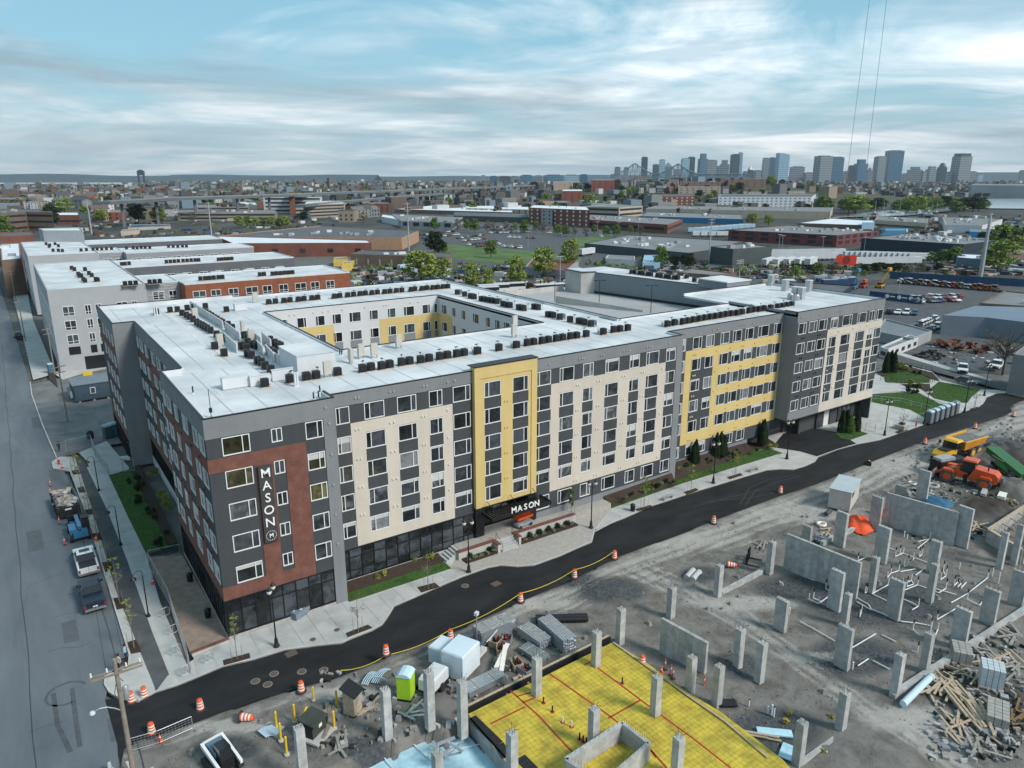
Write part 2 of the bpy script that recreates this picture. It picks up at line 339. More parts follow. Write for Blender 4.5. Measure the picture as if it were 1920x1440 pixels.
def inside(p,poly):
    c=False
    for a,b in zip(poly,poly[1:]+poly[:1]):
        if (a[1]>p[1])!=(b[1]>p[1]) and p[0]<(b[0]-a[0])*(p[1]-a[1])/(b[1]-a[1])+a[0]:c= not c
    return c
for k,P in enumerate(GR):
    mb=MB();x0=min(p[0] for p in P);x1=max(p[0] for p in P);y0=min(p[1] for p in P);y1=max(p[1] for p in P)
    n=int(min(12000,(x1-x0)*(y1-y0)*60))
    for i in range(n):
        x=R.uniform(x0,x1);y=R.uniform(y0,y1)
        if not inside((x,y),P):continue
        a=R.uniform(0,6.28);w=R.uniform(.03,.06);h=R.uniform(.05,.11);z=T(x)+.18;dx,dy=math.cos(a)*w,math.sin(a)*w;lx,ly=R.uniform(-.06,.06),R.uniform(-.06,.06)
        mb.face([(x-dx,y-dy,z),(x+dx,y+dy,z),(x+lx,y+ly,z+h)])
    o=mb.build('lawn_grass',m_grass);stuff(o,'short green grass growing on the lawn','grass')

def far(name,pp,off,mat):return struct(sheet(name,pxs(*pp),off,mat))
m_field=M('field_grass',(.07,.125,.03),.9,.25,.06,col2=(.11,.17,.05))
far('parking_lot',[(520,520),(700,510),(770,470),(840,400),(1110,425),(1230,468),(1140,520),(840,490)],-.35,m_lot)
far('lot_yard',[(640,560),(760,470),(1000,500),(1500,460),(1920,480),(1920,700),(1700,690),(1640,660),(1500,560),(1200,540),(900,540)],-.38,m_lot)
far('grass_field',[(822,458),(860,458),(930,464),(1000,470),(1060,478),(1062,497),(1010,496),(940,492),(860,486),(824,482)],-.30,m_field)
far('grass_field',[(1070,447),(1130,441),(1195,444),(1225,455),(1150,455),(1090,462),(1062,456)],-.30,m_field)
far('rail_bed',[(1480,520),(1600,525),(1920,512),(1920,520),(1600,535),(1480,530)],-.3,M('rail_gravel',(.06,.055,.05),.95,.3,.3))
far('cross_street',[(1640,662),(1690,668),(1770,692),(1860,716),(1920,728),(1920,745),(1850,724),(1760,700),(1680,678)],.12,m_lot)
far('cross_pavement',[(1640,655),(1690,662),(1770,686),(1860,712),(1856,716),(1765,692),(1688,667),(1640,661)],.10,m_conc)
m_water=M('water',(.35,.42,.47),.12,.1,.01,spec=.5,bump=.05,bscale=.3)
def flat(name,pp,z,mat):
    return struct(MB().face([g(x,y,z) for x,y in pp]).build(name,mat))
flat('harbour_water',[(-60,345.5),(330,345.5),(330,342.3),(-60,342.3)],.3,m_water)
flat('river_water',[(1810,390),(1990,392),(1990,372),(1812,373)],.9,m_water)
flat('marina_water',[(1560,408),(1700,404),(1815,392),(1820,386),(1740,392),(1640,396)],.9,m_water)


m_tar=M('tar_seam',(.05,.055,.06),.7,.2,2);m_patch=M('asphalt_patch',(.098,.107,.116),.85,.12,1.5);m_scuff=M('rubber_scuff',(.085,.092,.10),.85,.25,1.2)
def tar(pts,w,off=.005,mat=None):
    P=[Vector((*p,off)) for p in pts];mb=MB()
    for a,b in zip(P,P[1:]):d=(b-a).normalized();n=Vector((-d.y,d.x,0))*w/2;mb.face([a-n,b-n,b+n,a+n])
    return mb
sm=tar([(-9.0+R.uniform(-.1,.1),y) for y in range(-40,260,6)],.07);sm2=tar([(-15.4+R.uniform(-.15,.15),y) for y in range(-40,260,6)],.08)
struct(sm.build('street_seam',m_tar));struct(sm2.build('street_seam',m_tar))
for k in range(16):
    y=-30+k*9+R.uniform(-3,3);x=R.uniform(-17,-12);struct(tar([(x+i*1.1,y+R.uniform(-.5,.5)) for i in range(R.randrange(3,7))],.05).build('street_crack',m_tar))
for x,y,w,l in ((-12.5,8,1.2,4.0),(-10.6,-8,1.6,3.0),(-14.5,30,1.5,6.0),(-11,52,1.2,5.0),(-13.5,-20,1.8,2.4),(-12,80,1.6,7)):struct(sheet('street_patch',[(x,y),(x+w,y),(x+w,y+l),(x,y+l)],.003,m_patch))
c=gt(125,1300);struct(tar([(c.x+1.5*math.cos(a),c.y+1.5*math.sin(a)) for a in [i*.35 for i in range(1,15)]],.22,.006).build('tyre_scuff',m_scuff))
for pp in (((100,1300),(108,1360),(132,1410)),((135,1290),(142,1350),(150,1400))):struct(tar(pxs(*pp),.35,.006).build('tyre_scuff',m_scuff))

m_mark=M('tyre_mark',(.045,.045,.046),.85,.2,2)
for pp in (((1388,945),(1405,915),(1440,900),(1490,890)),((1398,948),(1416,920),(1452,905),(1500,893)),((1300,950),(1380,930),(1440,915)),((1330,940),(1400,935),(1450,925))):struct(tar(pxs(*pp),.14,.026).build('tyre_scuff',m_mark))
# ---------------------------------------------------------------- the apartment building
LAP=('Z',.19,.012)
m_dark=M('charcoal_siding',(.058,.064,.071),.8,.1,.25,wave=LAP,dirt=.3)
m_lgrey=M('grey_siding',(.215,.225,.235),.75,.07,.25,wave=LAP,dirt=.22)
m_cream=M('cream_panel',(.56,.50,.425),.75,.05,.2,wave=('Z',.45,.006),dirt=.16,rnd=.025)
m_yel=M('yellow_panel',(.60,.45,.185),.75,.05,.2,wave=('Z',.45,.006),dirt=.16,rnd=.02)
m_wht=M('white_panel',(.55,.55,.56),.75,.05,.2)
m_brick=M('red_brick_cladding',(.175,.075,.056),.85,.25,1.1,bump=.01,bscale=10,wave=('Z',.13,.01))
m_brickL=M('brown_brick_cladding',(.17,.085,.06),.85,.22,1.1,bump=.01,bscale=10,wave=('Z',.13,.01))
m_frame=M('white_window_frame',(.74,.74,.73),.5,.03)
m_blk=M('black_metal',(.014,.015,.017),.45,.15)
m_roof=M('white_roof_membrane',(.50,.52,.54),.65,.12,.16,bump=.006,bscale=.9,col2=(.68,.69,.70))
m_blind=M('roller_blind',(.5,.5,.49),.8,.05)
def glass_mat(name,tint,rough=.06):
    m=bpy.data.materials.new(name);m.use_nodes=True;nt=m.node_tree;N=nt.nodes;L=nt.links;b=N['Principled BSDF']
    b.inputs['Roughness'].default_value=rough;b.inputs['Specular IOR Level'].default_value=.55
    oi=N.new('ShaderNodeObjectInfo');geo=N.new('ShaderNodeNewGeometry');t=N.new('ShaderNodeTexNoise');t.inputs['Scale'].default_value=.9;t.inputs['Detail'].default_value=4;t.inputs['Distortion'].default_value=1.2;L.new(geo.outputs['Position'],t.inputs['Vector'])
    ad=N.new('ShaderNodeMath');ad.operation='MULTIPLY_ADD';ad.inputs[1].default_value=.55;L.new(oi.outputs['Random'],ad.inputs[0]);L.new(t.outputs['Fac'],ad.inputs[2])
    r=N.new('ShaderNodeValToRGB');e=r.color_ramp.elements;e[0].position=.42;e[0].color=(*[v*.3 for v in tint],1);e[1].position=1.05;e[1].color=(*[v*3.0 for v in tint],1);x=e.new(.72);x.color=(*tint,1)
    L.new(ad.outputs[0],r.inputs[0]);L.new(r.outputs[0],b.inputs['Base Color']);MATS[name]=m;return m
m_glass=glass_mat('window_glass',(.022,.026,.030))
m_glassw=glass_mat('window_glass_warm',(.050,.045,.022))
m_glassb=glass_mat('window_glass_bright',(.07,.075,.08))
class Fac:
    """a facade in its own plane: s along, z up, d outwards. face = '-y' or '-x'"""
    def __init__(s,bld,face,plane):s.b,s.face,s.pl=bld,face,plane
    def P(s,a,z,d):return (a,s.pl-d,z) if s.face=='-y' else (s.pl-d,a,z)
    def panel(s,name,mat,a0,a1,z0,z1,d0=0.004,d1=.05):
        mb=MB()
        if s.face=='-y':mb.box(a0,a1,s.pl-d1,s.pl-d0,z0,z1)
        else:mb.box(s.pl-d1,s.pl-d0,a0,a1,z0,z1)
        return mb.build(name,mat,s.b)
    def wall(s,mat,a0,a1,z0,z1,holes,depth=.16,name='wall'):
        A=sorted({a0,a1}|{h[0] for h in holes if a0<h[0]<a1}|{h[1] for h in holes if a0<h[1]<a1});Z=sorted({z0,z1}|{h[2] for h in holes}|{h[3] for h in holes});mb=MB()
        fl=s.face=='-x'
        def quad(p):mb.face(list(reversed(p)) if fl else p)
        for i in range(len(A)-1):
            for j in range(len(Z)-1):
                ca,cz=(A[i]+A[i+1])/2,(Z[j]+Z[j+1])/2
                if any(h[0]<ca<h[1] and h[2]<cz<h[3] for h in holes):continue
                quad([s.P(A[i],Z[j],0),s.P(A[i+1],Z[j],0),s.P(A[i+1],Z[j+1],0),s.P(A[i],Z[j+1],0)])
        for h in holes:
            c=[(h[0],h[2]),(h[1],h[2]),(h[1],h[3]),(h[0],h[3])]
            for p,q in zip(c,c[1:]+c[:1]):quad([s.P(*p,0),s.P(*p,-depth),s.P(*q,-depth),s.P(*q,0)])
        return mb.build(name,mat,s.b)
WM={}
def window(fac,a0,a1,z0,z1,small=1,proud=.05,warm=False,blind=0.0,split=.3,fm=None):
    """frame with a wide pane and a narrow sash; small = 1 sash on the right, -1 on the left, 0 two equal, None single"""
    w,h=round(a1-a0,2),round(z1-z0,2);f=.075;fm=fm or m_frame
    sm=small if fac.face=='-y' or small is None else -small
    ws=w*split;mx=None if sm is None else (w-ws if sm==1 else ws if sm==-1 else w/2)
    k=(w,h,sm,proud,fm.name,round(split,2))
    if k not in WM:
        mb=MB();y0,y1=-proud,.10
        mb.box(0,w,y0,y1,0,f);mb.box(0,w,y0,y1,h-f,h);mb.box(0,f,y0,y1,f,h-f);mb.box(w-f,w,y0,y1,f,h-f)
        if mx:mb.box(mx-f/2,mx+f/2,y0+.004,y1,f,h-f)
        fr=mb.mesh('window',fm);ps=[]
        for (x0,x1) in ([(f,mx-f/2),(mx+f/2,w-f)] if mx else [(f,w-f)]):
            p=MB().box(x0,x1,.05,.07,f,h-f);ps.append(p.mesh('pane',m_glass))
        WM[k]=(fr,ps)
    fr,ps=WM[k]
    loc=(a0,fac.pl,z0) if fac.face=='-y' else (fac.pl,a1,z0)
    o=ob('window',fr,fac.b,loc,0 if fac.face=='-y' else -math.pi/2)
    for i,p in enumerate(ps):
        po=ob('pane',p,o)
        if warm:po.material_slots[0].link='OBJECT';po.material_slots[0].material=m_glassw if warm==1 else m_glassb
    if blind:
        hb=h*blind;kb=('blind',w,round(hb,2))
        if kb not in WM:WM[kb]=MB().box(f+.03,w-f-.03,.03,.045,h-f-hb,h-f-.01).mesh('blind',m_blind)
        ob('blind',WM[kb],o)
    return o
BL=thing('apartment_building','long six-storey apartment building in charcoal, cream, yellow and red brick with white flat roofs','building')
VENT=MB().tube((0,.02,0),(0,-.09,0),.11,.13,8).mesh('vent_cap',M('vent_grey',(.62,.6,.55),.6,.05))
VENTD=MB().tube((0,.02,0),(0,-.09,0),.11,.13,8).mesh('vent_cap',M('vent_dark',(.03,.03,.033),.6,.05))
VENTM=MB().tube((0,.02,0),(0,-.09,0),.11,.13,8).mesh('vent_cap',M('vent_mid',(.3,.31,.32),.6,.05))
VENTY=MB().tube((0,.02,0),(0,-.09,0),.11,.13,8).mesh('vent_cap',M('vent_yellow',(.62,.47,.2),.6,.05))
def vents(fac,me,spots,d=.05):
    for a,z in spots:
        if fac.face=='-y':ob('vent_cap',me,BL,(a,fac.pl-d,z))
        else:ob('vent_cap',me,BL,(fac.pl-d,a,z),-math.pi/2)
rb= lambda p=.25:R.choice([.12,.18,.25,.35,.5]) if R.random()<p+.1 else 0.0
# --- corner block (front), X 0..11.45
ZC=[5.5,8.6,11.68,14.76,17.82]
f1=Fac(BL,'-y',0.0)
hol=[]
for k,z in enumerate(ZC):
    hol+=[(1.28,3.62,z,z+1.66),(5.50,6.46,z+.38,z+1.66),(8.60,10.25,z,z+1.66)]
f1.wall(m_dark,0,11.45,4.12,21.35,hol)
for k,z in enumerate(ZC):
    window(f1,1.28,3.62,z,z+1.66,1,warm=1 if k>=3 else (2 if k==2 else 0),blind=.2 if k==0 else 0,split=.27)
    window(f1,5.50,6.46,z+.38,z+1.66,0)
    window(f1,8.60,10.25,z,z+1.66,1,warm=1 if k in (2,3) else 0,blind=rb(.3),split=.32)
f1.panel('fascia_panel',m_lgrey,-.05,11.5,19.56,21.35,.003,.06)
f1.panel('pier_panel',m_lgrey,10.32,11.5,.3,19.555,.003,.07)
f1.panel('brick_panel',m_brick,-.05,8.55,16.43,17.7,.003,.05)
f1.panel('brick_panel',m_brick,3.85,5.42,5.42,16.425,.003,.05)
f1.panel('brick_panel',m_brick,6.55,8.55,5.42,16.425,.003,.05)
f1.panel('brick_panel',m_brick,-.05,8.55,4.12,5.415,.003,.05)
f1.panel('spandrel_panel',m_dark,8.6,10.28,4.12,5.4,.003,.03)
vents(f1,VENTM,[(10.85,z+1.2) for z in ZC]+[(10.6,20.6)],.07)
def storefront(fac,a0,a1,z0,z1,nb,zm=None,door=None,back=True):
    """black mullion grid with separate panes"""
    t=MB();w=(a1-a0)/nb;zm=zm if zm is not None else [z0+(z1-z0)*.62]
    fl=fac.face=='-x'
    def bx(aa,ab,za,zb,da,db):
        if fl:t.box(fac.pl-db,fac.pl-da,aa,ab,za,zb)
        else:t.box(aa,ab,fac.pl-db,fac.pl-da,za,zb)
    for i in range(nb+1):bx(a0+i*w-.045,a0+i*w+.045,z0,z1,-.14,.03)
    for z in [z0+.05]+zm+[z1-.05]:
        for i in range(nb):bx(a0+i*w+.046,a0+(i+1)*w-.046,z-.045,z+.045,-.13,.02)
    so_=t.build('storefront',m_blk,fac.b)
    zz=[z0+.1]+zm+[z1-.1];
    for i in range(nb):
        for za,zb in zip(zz,zz[1:]):
            p=MB();a,b=a0+i*w+.05,a0+(i+1)*w-.05
            if fl:p.box(fac.pl+.05,fac.pl+.07,a,b,za+.05,zb-.05)
            else:p.box(a,b,fac.pl+.05,fac.pl+.07,za+.05,zb-.05)
            p.build('pane',m_glass,so_)
    return so_
storefront(f1,.15,10.3,.45,4.1,8,[2.95])
f1.panel('plinth',M('stone_plinth',(.36,.35,.33),.85,.2,2,bump=.01),-.02,10.33,-.1,.44,-.2,.02)
MB().box(1.3,1.9,.6,1.2,.45,4.1).build('interior_column',M('cream_column',(.45,.38,.25),.8),BL)
f1.panel('plinth',m_lgrey,10.35,11.5,-.1,.295,-.2,.06)
# --- the vertical sign
SG=thing('vertical_sign','tall dark vertical sign reading MASON with a round M emblem, on the red brick corner','sign',(0,0,0))
MB().box(4.0,5.2,-.32,-.06,8.85,16.3).build('sign_board',M('sign_charcoal',(.05,.05,.053),.7,.08),SG)
m_let=M('white_lettering',(.8,.8,.78),.5,.02)
def letters(txt,size,mat,parent,at,spacing=1.0,ext=.04,bold=.02,rot=(math.pi/2,0,0),name='letter',align='CENTER'):
    for i,(ch,p) in enumerate(zip(txt,at)):
        cu=bpy.data.curves.new('letter','FONT');cu.body=ch;cu.size=size;cu.extrude=ext;cu.offset=bold;cu.align_x=align;cu.align_y='CENTER';cu.resolution_u=3
        to=bpy.data.objects.new('tmp',cu);me=bpy.data.meshes.new_from_object(to);me.materials.clear();me.materials.append(mat);bpy.data.objects.remove(to)
        o=ob(name,me,parent,p);o.rotation_euler=rot
letters('MASON',1.2,m_let,SG,[(4.6,-.37,15.6-1.2*i) for i in range(5)],bold=.004)
letters('M',.5,m_let,SG,[(4.6,-.37,9.5)],bold=.01)
for i in range(16):
    a=i*math.pi/8;a2=a+.22
    MB().hexa([(4.6+r*math.cos(t),y,9.5+r*math.sin(t)) for y in (-.34,-.36) for r,t in ((.44,a),(.48,a),(.48,a2),(.44,a2))]).build('emblem_dash',m_let,SG)
# --- main section, set back to Y 2.6
YM=2.6
f6=Fac(BL,'-y',YM)
ZM=[5.44,8.51,11.59,14.67,17.74]
cols=[(12.5,13.9,-1,.27),(15.46,17.62,-1,.27),(19.05,21.22,1,.27),(22.7,24.29,1,.36),(25.58,27.75,1,.27)]
hol=[(a,b,z,z+1.74) for a,b,_,_ in cols for z in ZM]
f6.wall(m_dark,11.45,28.05,4.2,20.85,hol)
for a,b,s,sp in cols:
    for k,z in enumerate(ZM):window(f6,a,b,z,z+1.74,s,blind=(.22 if k==0 else rb(.1)),warm=2 if R.random()<.2 else 0,split=sp)
f6.panel('fascia_panel',m_lgrey,11.51,28.0,19.56,20.85,.003,.06)
MB().box(11.38,11.5,.05,2.59,.1,21.35).build('return_wall',m_lgrey,BL)
def field(fac,mat,a0,a1,z0,z1,cols,zt,zb,d=.05):
    """a panel field around window columns: head, foot and strips"""
    fac.panel('cladding_panel',mat,a0,a1,zt,z1,.003,d);fac.panel('cladding_panel',mat,a0,a1,z0,zb,.003,d)
    e=[a0]+[x for c in cols for x in c]+[a1]
    for i in range(0,len(e),2):
        if e[i+1]-e[i]>.03:fac.panel('cladding_panel',mat,e[i],e[i+1],zb+.002,zt-.002,.003,d)
field(f6,m_cream,13.95,25.5,4.3,17.65,[(15.44,17.64),(19.03,21.24),(22.68,24.31)],16.46,5.4)
vents(f6,VENT,[(a,z) for z in (16.95,13.8,10.75,7.7) for a in (14.5,14.85,18.2,18.65,21.85,22.2)]+[(24.9,z) for z in (17.1,14,10.9,7.9)])
vents(f6,VENTM,[(a,20.2) for a in (14.6,14.95,18.3,18.7,22.1,22.45,24.95,25.8)],.06)
storefront(f6,11.6,28.0,.75,4.18,12,[1.7,3.2])
f6.panel('plinth',MATS['stone_plinth'],11.52,28.0,-.1,.74,-.2,.03)
# --- yellow bay standing proud of it
f2=Fac(BL,'-y',2.2)
c2=[(29.29,31.46,-1),(33.05,35.2,1)]
hol=[(a,b,z,z+1.76) for a,b,_ in c2 for z in ZM]
f2.wall(m_dark,28.05,36.35,4.86,19.85,hol)
for a,b,s in c2:
    for k,z in enumerate(ZM):window(f2,a,b,z,z+1.76,s,blind=.2 if k==0 and s==1 else 0,split=.27)
field(f2,m_yel,28.7,35.6,4.86,20.0,[(29.27,31.48),(33.03,35.22)],19.52,5.42)
f2.panel('bay_jamb',m_yel,28.0,28.695,4.86,21.35,-.75,.14);f2.panel('bay_jamb',m_yel,35.605,36.38,4.86,21.35,-.75,.14)
f2.panel('bay_head',m_yel,28.7,35.6,20.005,21.35,-.3,.137)
f2.panel('coping',m_blk,27.9,36.48,21.353,21.45,-1.2,.24)
vents(f2,VENTY,[(a,z) for z in (16.95,13.85,10.8,7.7) for a in (32.05,32.4)]+[(a,20.5) for a in (31.8,32.2,33.3,33.7)])
MB().box(28.0,36.38,2.25,4.4,4.7,4.855).build('bay_soffit',m_dark,BL)

f7=Fac(BL,'-y',4.4)
f6.panel('entrance_wall',m_blk,28.05,29.2,1.2,4.695,-1.7,.3);f6.panel('entrance_wall',m_blk,35.4,36.6,1.2,4.695,-1.7,.3)
storefront(f7,29.2,35.4,1.25,4.68,5,[3.6])
CN=thing('entrance_canopy','black metal entrance canopy carrying white letters MASON under the yellow bay','canopy',(0,0,0))
MB().box(28.6,36.9,-.3,-.2,4.05,4.5).build('fascia_beam',m_blk,CN)
for x in (28.6,36.8):MB().box(x,x+.1,-.19,2.0,4.05,4.5).build('side_beam',m_blk,CN)
for i in range(26):MB().box(28.75+i*.31,28.87+i*.31,-.18,2.0,4.25,4.37).build('slat',m_blk,CN)
for x in (29.4,32.6,35.8):MB().tube((x,-.1,4.5),(x,2.04,5.5),.03).build('tie_rod',m_blk,CN)
letters('MASON',1.0,m_let,CN,[(31.5+.8*i,-.36,4.75) for i in range(5)],bold=.012)
# --- mid section
c3=[(36.67,38.72,-1,.2),(40.02,42.19,-1,.22),(43.57,45.21,1,.34),(47.13,49.37,-1,.22),(51.17,52.86,-1,.34),(54.05,56.3,-1,.22),(57.63,59.37,-1,.34)]
ZB=[2.14]+ZM
hol=[(a,b,z,z+1.73) for a,b,_,_ in c3 for z in ZB]
f6.wall(m_dark,36.4,60.6,1.85,20.95,hol)
for a,b,s,sp in c3:
    for k,z in enumerate(ZB):window(f6,a,b,z,z+1.73,s,blind=.2 if k==1 else rb(.08),warm=2 if R.random()<.25 else 0,split=sp)
f6.panel('fascia_panel',m_lgrey,36.4,60.6,19.57,20.95,.003,.06)
f6.panel('pier_panel',m_lgrey,59.48,60.65,.1,19.565,.003,.07)
field(f6,m_cream,38.76,57.59,4.12,17.7,[(40.0,42.21),(43.55,45.23),(47.11,49.39),(51.15,52.88),(54.03,56.32)],16.44,5.41)
f6.panel('plinth',m_lgrey,36.65,59.47,-.1,1.845,-.1,.04)
vents(f6,VENT,[(a,z) for z in (17.0,13.85,10.8,7.75,4.65) for a in (42.65,43.0,45.9,46.3,50.05,50.45,53.3,53.7,57.0)])
vents(f6,VENTM,[(a,20.2) for a in (38.4,42.9,43.3,43.6,46.3,46.7,50,50.5,50.9,54,54.4,54.8,58)],.06)
# --- right section with the yellow frame, Y 5.3
f3=Fac(BL,'-y',5.3)
ZF_=[5.47,8.55,11.63,14.7,17.8]
ct=[(63.4,64.2,1),(65.65,67.47,1),(68.33,70.05,1),(71.38,73.32,-1),(74.08,76.01,-1),(76.83,78.73,-1),(79.77,82.3,-1),(83.54,85.5,-1)]
cb_=[(63.4,64.2),(65.57,67.4),(68.2,69.7),(71.2,72.96),(73.94,75.83),(76.75,78.57)]
hol=[(a,b,z,z+1.73) for a,b,_ in ct for z in ZF_]+[(a,b,1.95,3.67) for a,b in cb_]
f3.wall(m_dark,60.6,87.8,1.7,20.93,hol)
for a,b,s in ct:
    for k,z in enumerate(ZF_):window(f3,a,b,z,z+1.73,s,blind=rb(.08),warm=2 if R.random()<.2 else 0,split=.32)
for a,b in cb_:window(f3,a,b,1.95,3.67,1,split=.33,blind=rb(.3))
f3.panel('fascia_panel',m_lgrey,60.6,87.8,19.58,20.93,.003,.06)
f3.panel('cladding_panel',m_yel,64.28,85.85,16.45,17.72,.003,.05);f3.panel('cladding_panel',m_yel,64.28,85.85,3.77,5.45,.003,.05)
f3.panel('cladding_panel',m_yel,64.28,65.55,5.453,16.447,.003,.05);f3.panel('cladding_panel',m_yel,70.12,71.3,5.453,16.447,.003,.05);f3.panel('cladding_panel',m_yel,85.55,85.85,5.453,16.447,.003,.05)
for za,zb in ((7.23,8.52),(10.31,11.6),(13.39,14.67)):f3.panel('cladding_panel',m_yel,71.303,85.547,za,zb,.003,.05)
f3.panel('plinth',m_lgrey,60.6,79.5,-.1,1.695,-.1,.04)
vents(f3,VENTY,[(a,z) for z in (17.05,14.0,10.95,7.85,4.3) for a in (66.0,66.4,70.7,73.7,76.3,76.6,79.2,82.9)])
vents(f3,VENTM,[(a,20.2) for a in (63,63.5,64,69.6,70.6,75.3,75.9,76.4,78.4,84.2)],.06)
MB().box(60.55,60.65,2.65,5.29,.1,20.95).build('return_wall',m_lgrey,BL)
# --- cantilevered block, Y 2.9
ZK=[5.57,8.63,11.68,14.74,17.87]
f4=Fac(BL,'-y',2.9)
ck=[(86.18,88.17,1,.34),(88.83,90.9,1,.34),(91.37,93.54,1,.34),(94.53,96.51,-1,.34),(97.74,100.38,1,.24),(101.9,104.56,-1,.24),(105.37,107.0,0,.5),(107.36,109.5,-1,.3)]
hol=[(a,b,z,z+1.75) for a,b,_,_ in ck for z in ZK]
f4.wall(m_dark,85.72,109.65,4.1,21.35,hol)
for a,b,s,sp in ck:
    for k,z in enumerate(ZK):window(f4,a,b,z,z+1.75,s,warm=2 if R.random()<.2 else 0,split=sp,blind=rb(.1))
f4.panel('fascia_panel',m_lgrey,85.72,109.7,19.73,21.35,.003,.06)
f4.panel('base_panel',m_lgrey,85.72,93.88,4.1,5.47,.003,.05)
field(f4,m_cream,93.9,109.65,4.1,17.79,[(94.5,96.54),(97.71,100.41),(101.87,104.59),(105.34,107.03),(107.33,109.65)],16.57,5.52)
vents(f4,VENT,[(a,z) for z in (17.2,14.05,11,7.9) for a in (94.9,96.9,97.2,101,101.3,105.0)])
vents(f4,VENTD,[(a,z) for z in (17.2,14.05,11,7.9) for a in (87.3,87.8,91.4,92)],.02)
vents(f4,VENTM,[(a,20.5) for a in (86.5,87,91.1,91.6,95.9,96.5,97.1,100.8,105.2)],.06)
Fac(BL,'-x',85.72).wall(m_lgrey,2.9,16.0,4.1,21.35,[],name='return_wall')
MB().box(85.73,109.64,2.91,6.8,3.95,4.095).build('soffit',m_dark,BL)
MB().box(109.45,109.65,2.95,26,.1,21.34).build('end_wall',m_dark,BL)

f5=Fac(BL,'-y',6.75)
f5.wall(m_dark,79.5,92.0,0,4.0,[(86.1,90.5,.05,3.6)],.35)
MB().box(91.95,92.15,4.85,6.74,0,3.94).build('return_wall',m_dark,BL)
m_door=M('dark_roller_door',(.035,.038,.04),.6,.1,wave=('Z',.25,.02))
f5.panel('garage_door',m_door,86.1,90.5,.05,3.6,-.33,-.3)
f8=Fac(BL,'-y',4.8)
f8.wall(m_dark,92.0,109.4,0,4.0,[(92.5,96.9,.05,3.6),(98.9,100.7,.05,2.9)],.35)
f8.panel('garage_door',M('grey_roller_door',(.075,.08,.08),.6,.1,wave=('Z',.25,.02)),92.5,96.9,.05,3.6,-.33,-.3)
f8.panel('door',M('white_door',(.68,.68,.66),.5,.03),98.9,100.7,.05,2.9,-.3,-.2)
storefront(Fac(BL,'-y',4.7),102.8,109.2,.3,3.9,5,[2.7])
MB().box(79.5,85.7,5.4,6.74,3.6,3.76).build('soffit',m_dark,BL)
MB().box(79.4,79.6,5.4,6.74,0,3.6).build('return_wall',m_dark,BL)
# --- left facade (faces -x)
def leftsec(pl,a0,a1,cols,zs,zt,brickm,z_low,strips,topc):
    f=Fac(BL,'-x',pl);hol=[(a,b,z,z+1.68) for a,b,_ in cols for z in zs]
    f.wall(m_dark,a0,a1,z_low,zt,hol)
    for a,b,s in cols:
        for k,z in enumerate(zs):window(f,a,b,z,z+1.68,s,blind=rb(.1),warm=2 if R.random()<.3 else 0,split=.33)
    f.panel('fascia_panel',m_lgrey,a0+.01,a1-.01,topc,zt,.003,.06)
    f.panel('brick_panel',brickm,a0+.01,a1-.01,16.43,17.7,.003,.05);f.panel('brick_panel',brickm,a0+.01,a1-.01,z_low,5.4,.003,.05)
    e=sorted(strips)
    for a,b in e:f.panel('brick_panel',brickm,a,b,5.403,16.427,.003,.05)
    return f
cl=[(.6,2.6,1),(3.2,5.1,-1),(7.3,9.6,1),(11.8,13.4,1),(15.1,17.35,-1),(18.1,19.2,0)]
fl=leftsec(0.0,0.0,19.4,cl,ZC,21.35,m_brick,4.12,[(2.7,3.1),(5.2,7.2),(9.7,11.7),(13.5,15.0),(17.45,18.0)],19.56)
vents(fl,VENTD,[(a,z) for z in (17.2,14,10.9,7.8) for a in (2.9,6.0,6.4,10.5,14.2)]);vents(fl,VENTM,[(a,20.5) for a in (4.5,4.9,11,16)],.06)
storefront(fl,.1,19.3,.45,4.1,17,[2.95]);fl.panel('plinth',MATS['stone_plinth'],0,19.4,-.1,.44,-.2,.02)
MB().box(-.02,2.1,19.4,19.6,.2,21.35).build('return_wall',m_lgrey,BL)
cl=[(21.4,23.3,1),(25.2,27.2,1),(28.9,30.7,1),(33.0,35.6,-1),(37.0,39.4,1),(42.4,44.4,1),(46.0,48.6,-1),(49.6,51.1,1)]
fm_=leftsec(2.1,19.6,51.5,cl,ZC,21.35,m_brickL,4.12,[(23.5,25.0),(30.9,32.8),(39.6,42.2),(48.8,49.4)],19.56)
vents(fm_,VENTD,[(a,z) for z in (17.2,14,10.9,7.8) for a in (24.2,31.5,32,40.5,41.4)])
MB().box(2.3,2.4,19.6,51.5,.2,4.12).build('garage_screen_backing',m_blk,BL)
for i in range(53):MB().box(2.1,2.19,19.8+i*.6,19.92+i*.6,1.2,4.12).build('louver_post',m_blk,BL)
fm_.panel('plinth',M('white_plinth',(.5,.5,.5),.8),19.6,51.5,-.1,1.2,-.2,.05)
MB().box(-.7,2.1,51.5,51.7,0,21.4).build('return_wall',m_lgrey,BL)
cl=[(52.7,54.6,1),(56.2,58.0,1),(59.4,61.3,1),(63.0,65.0,-1)]
fb_=leftsec(-.7,51.7,69.0,cl,ZC,21.35,m_brickL,4.12,[(54.8,56.0),(58.2,59.2),(61.5,62.8)],19.56)
storefront(fb_,51.8,68.9,.3,4.1,10,[2.9])
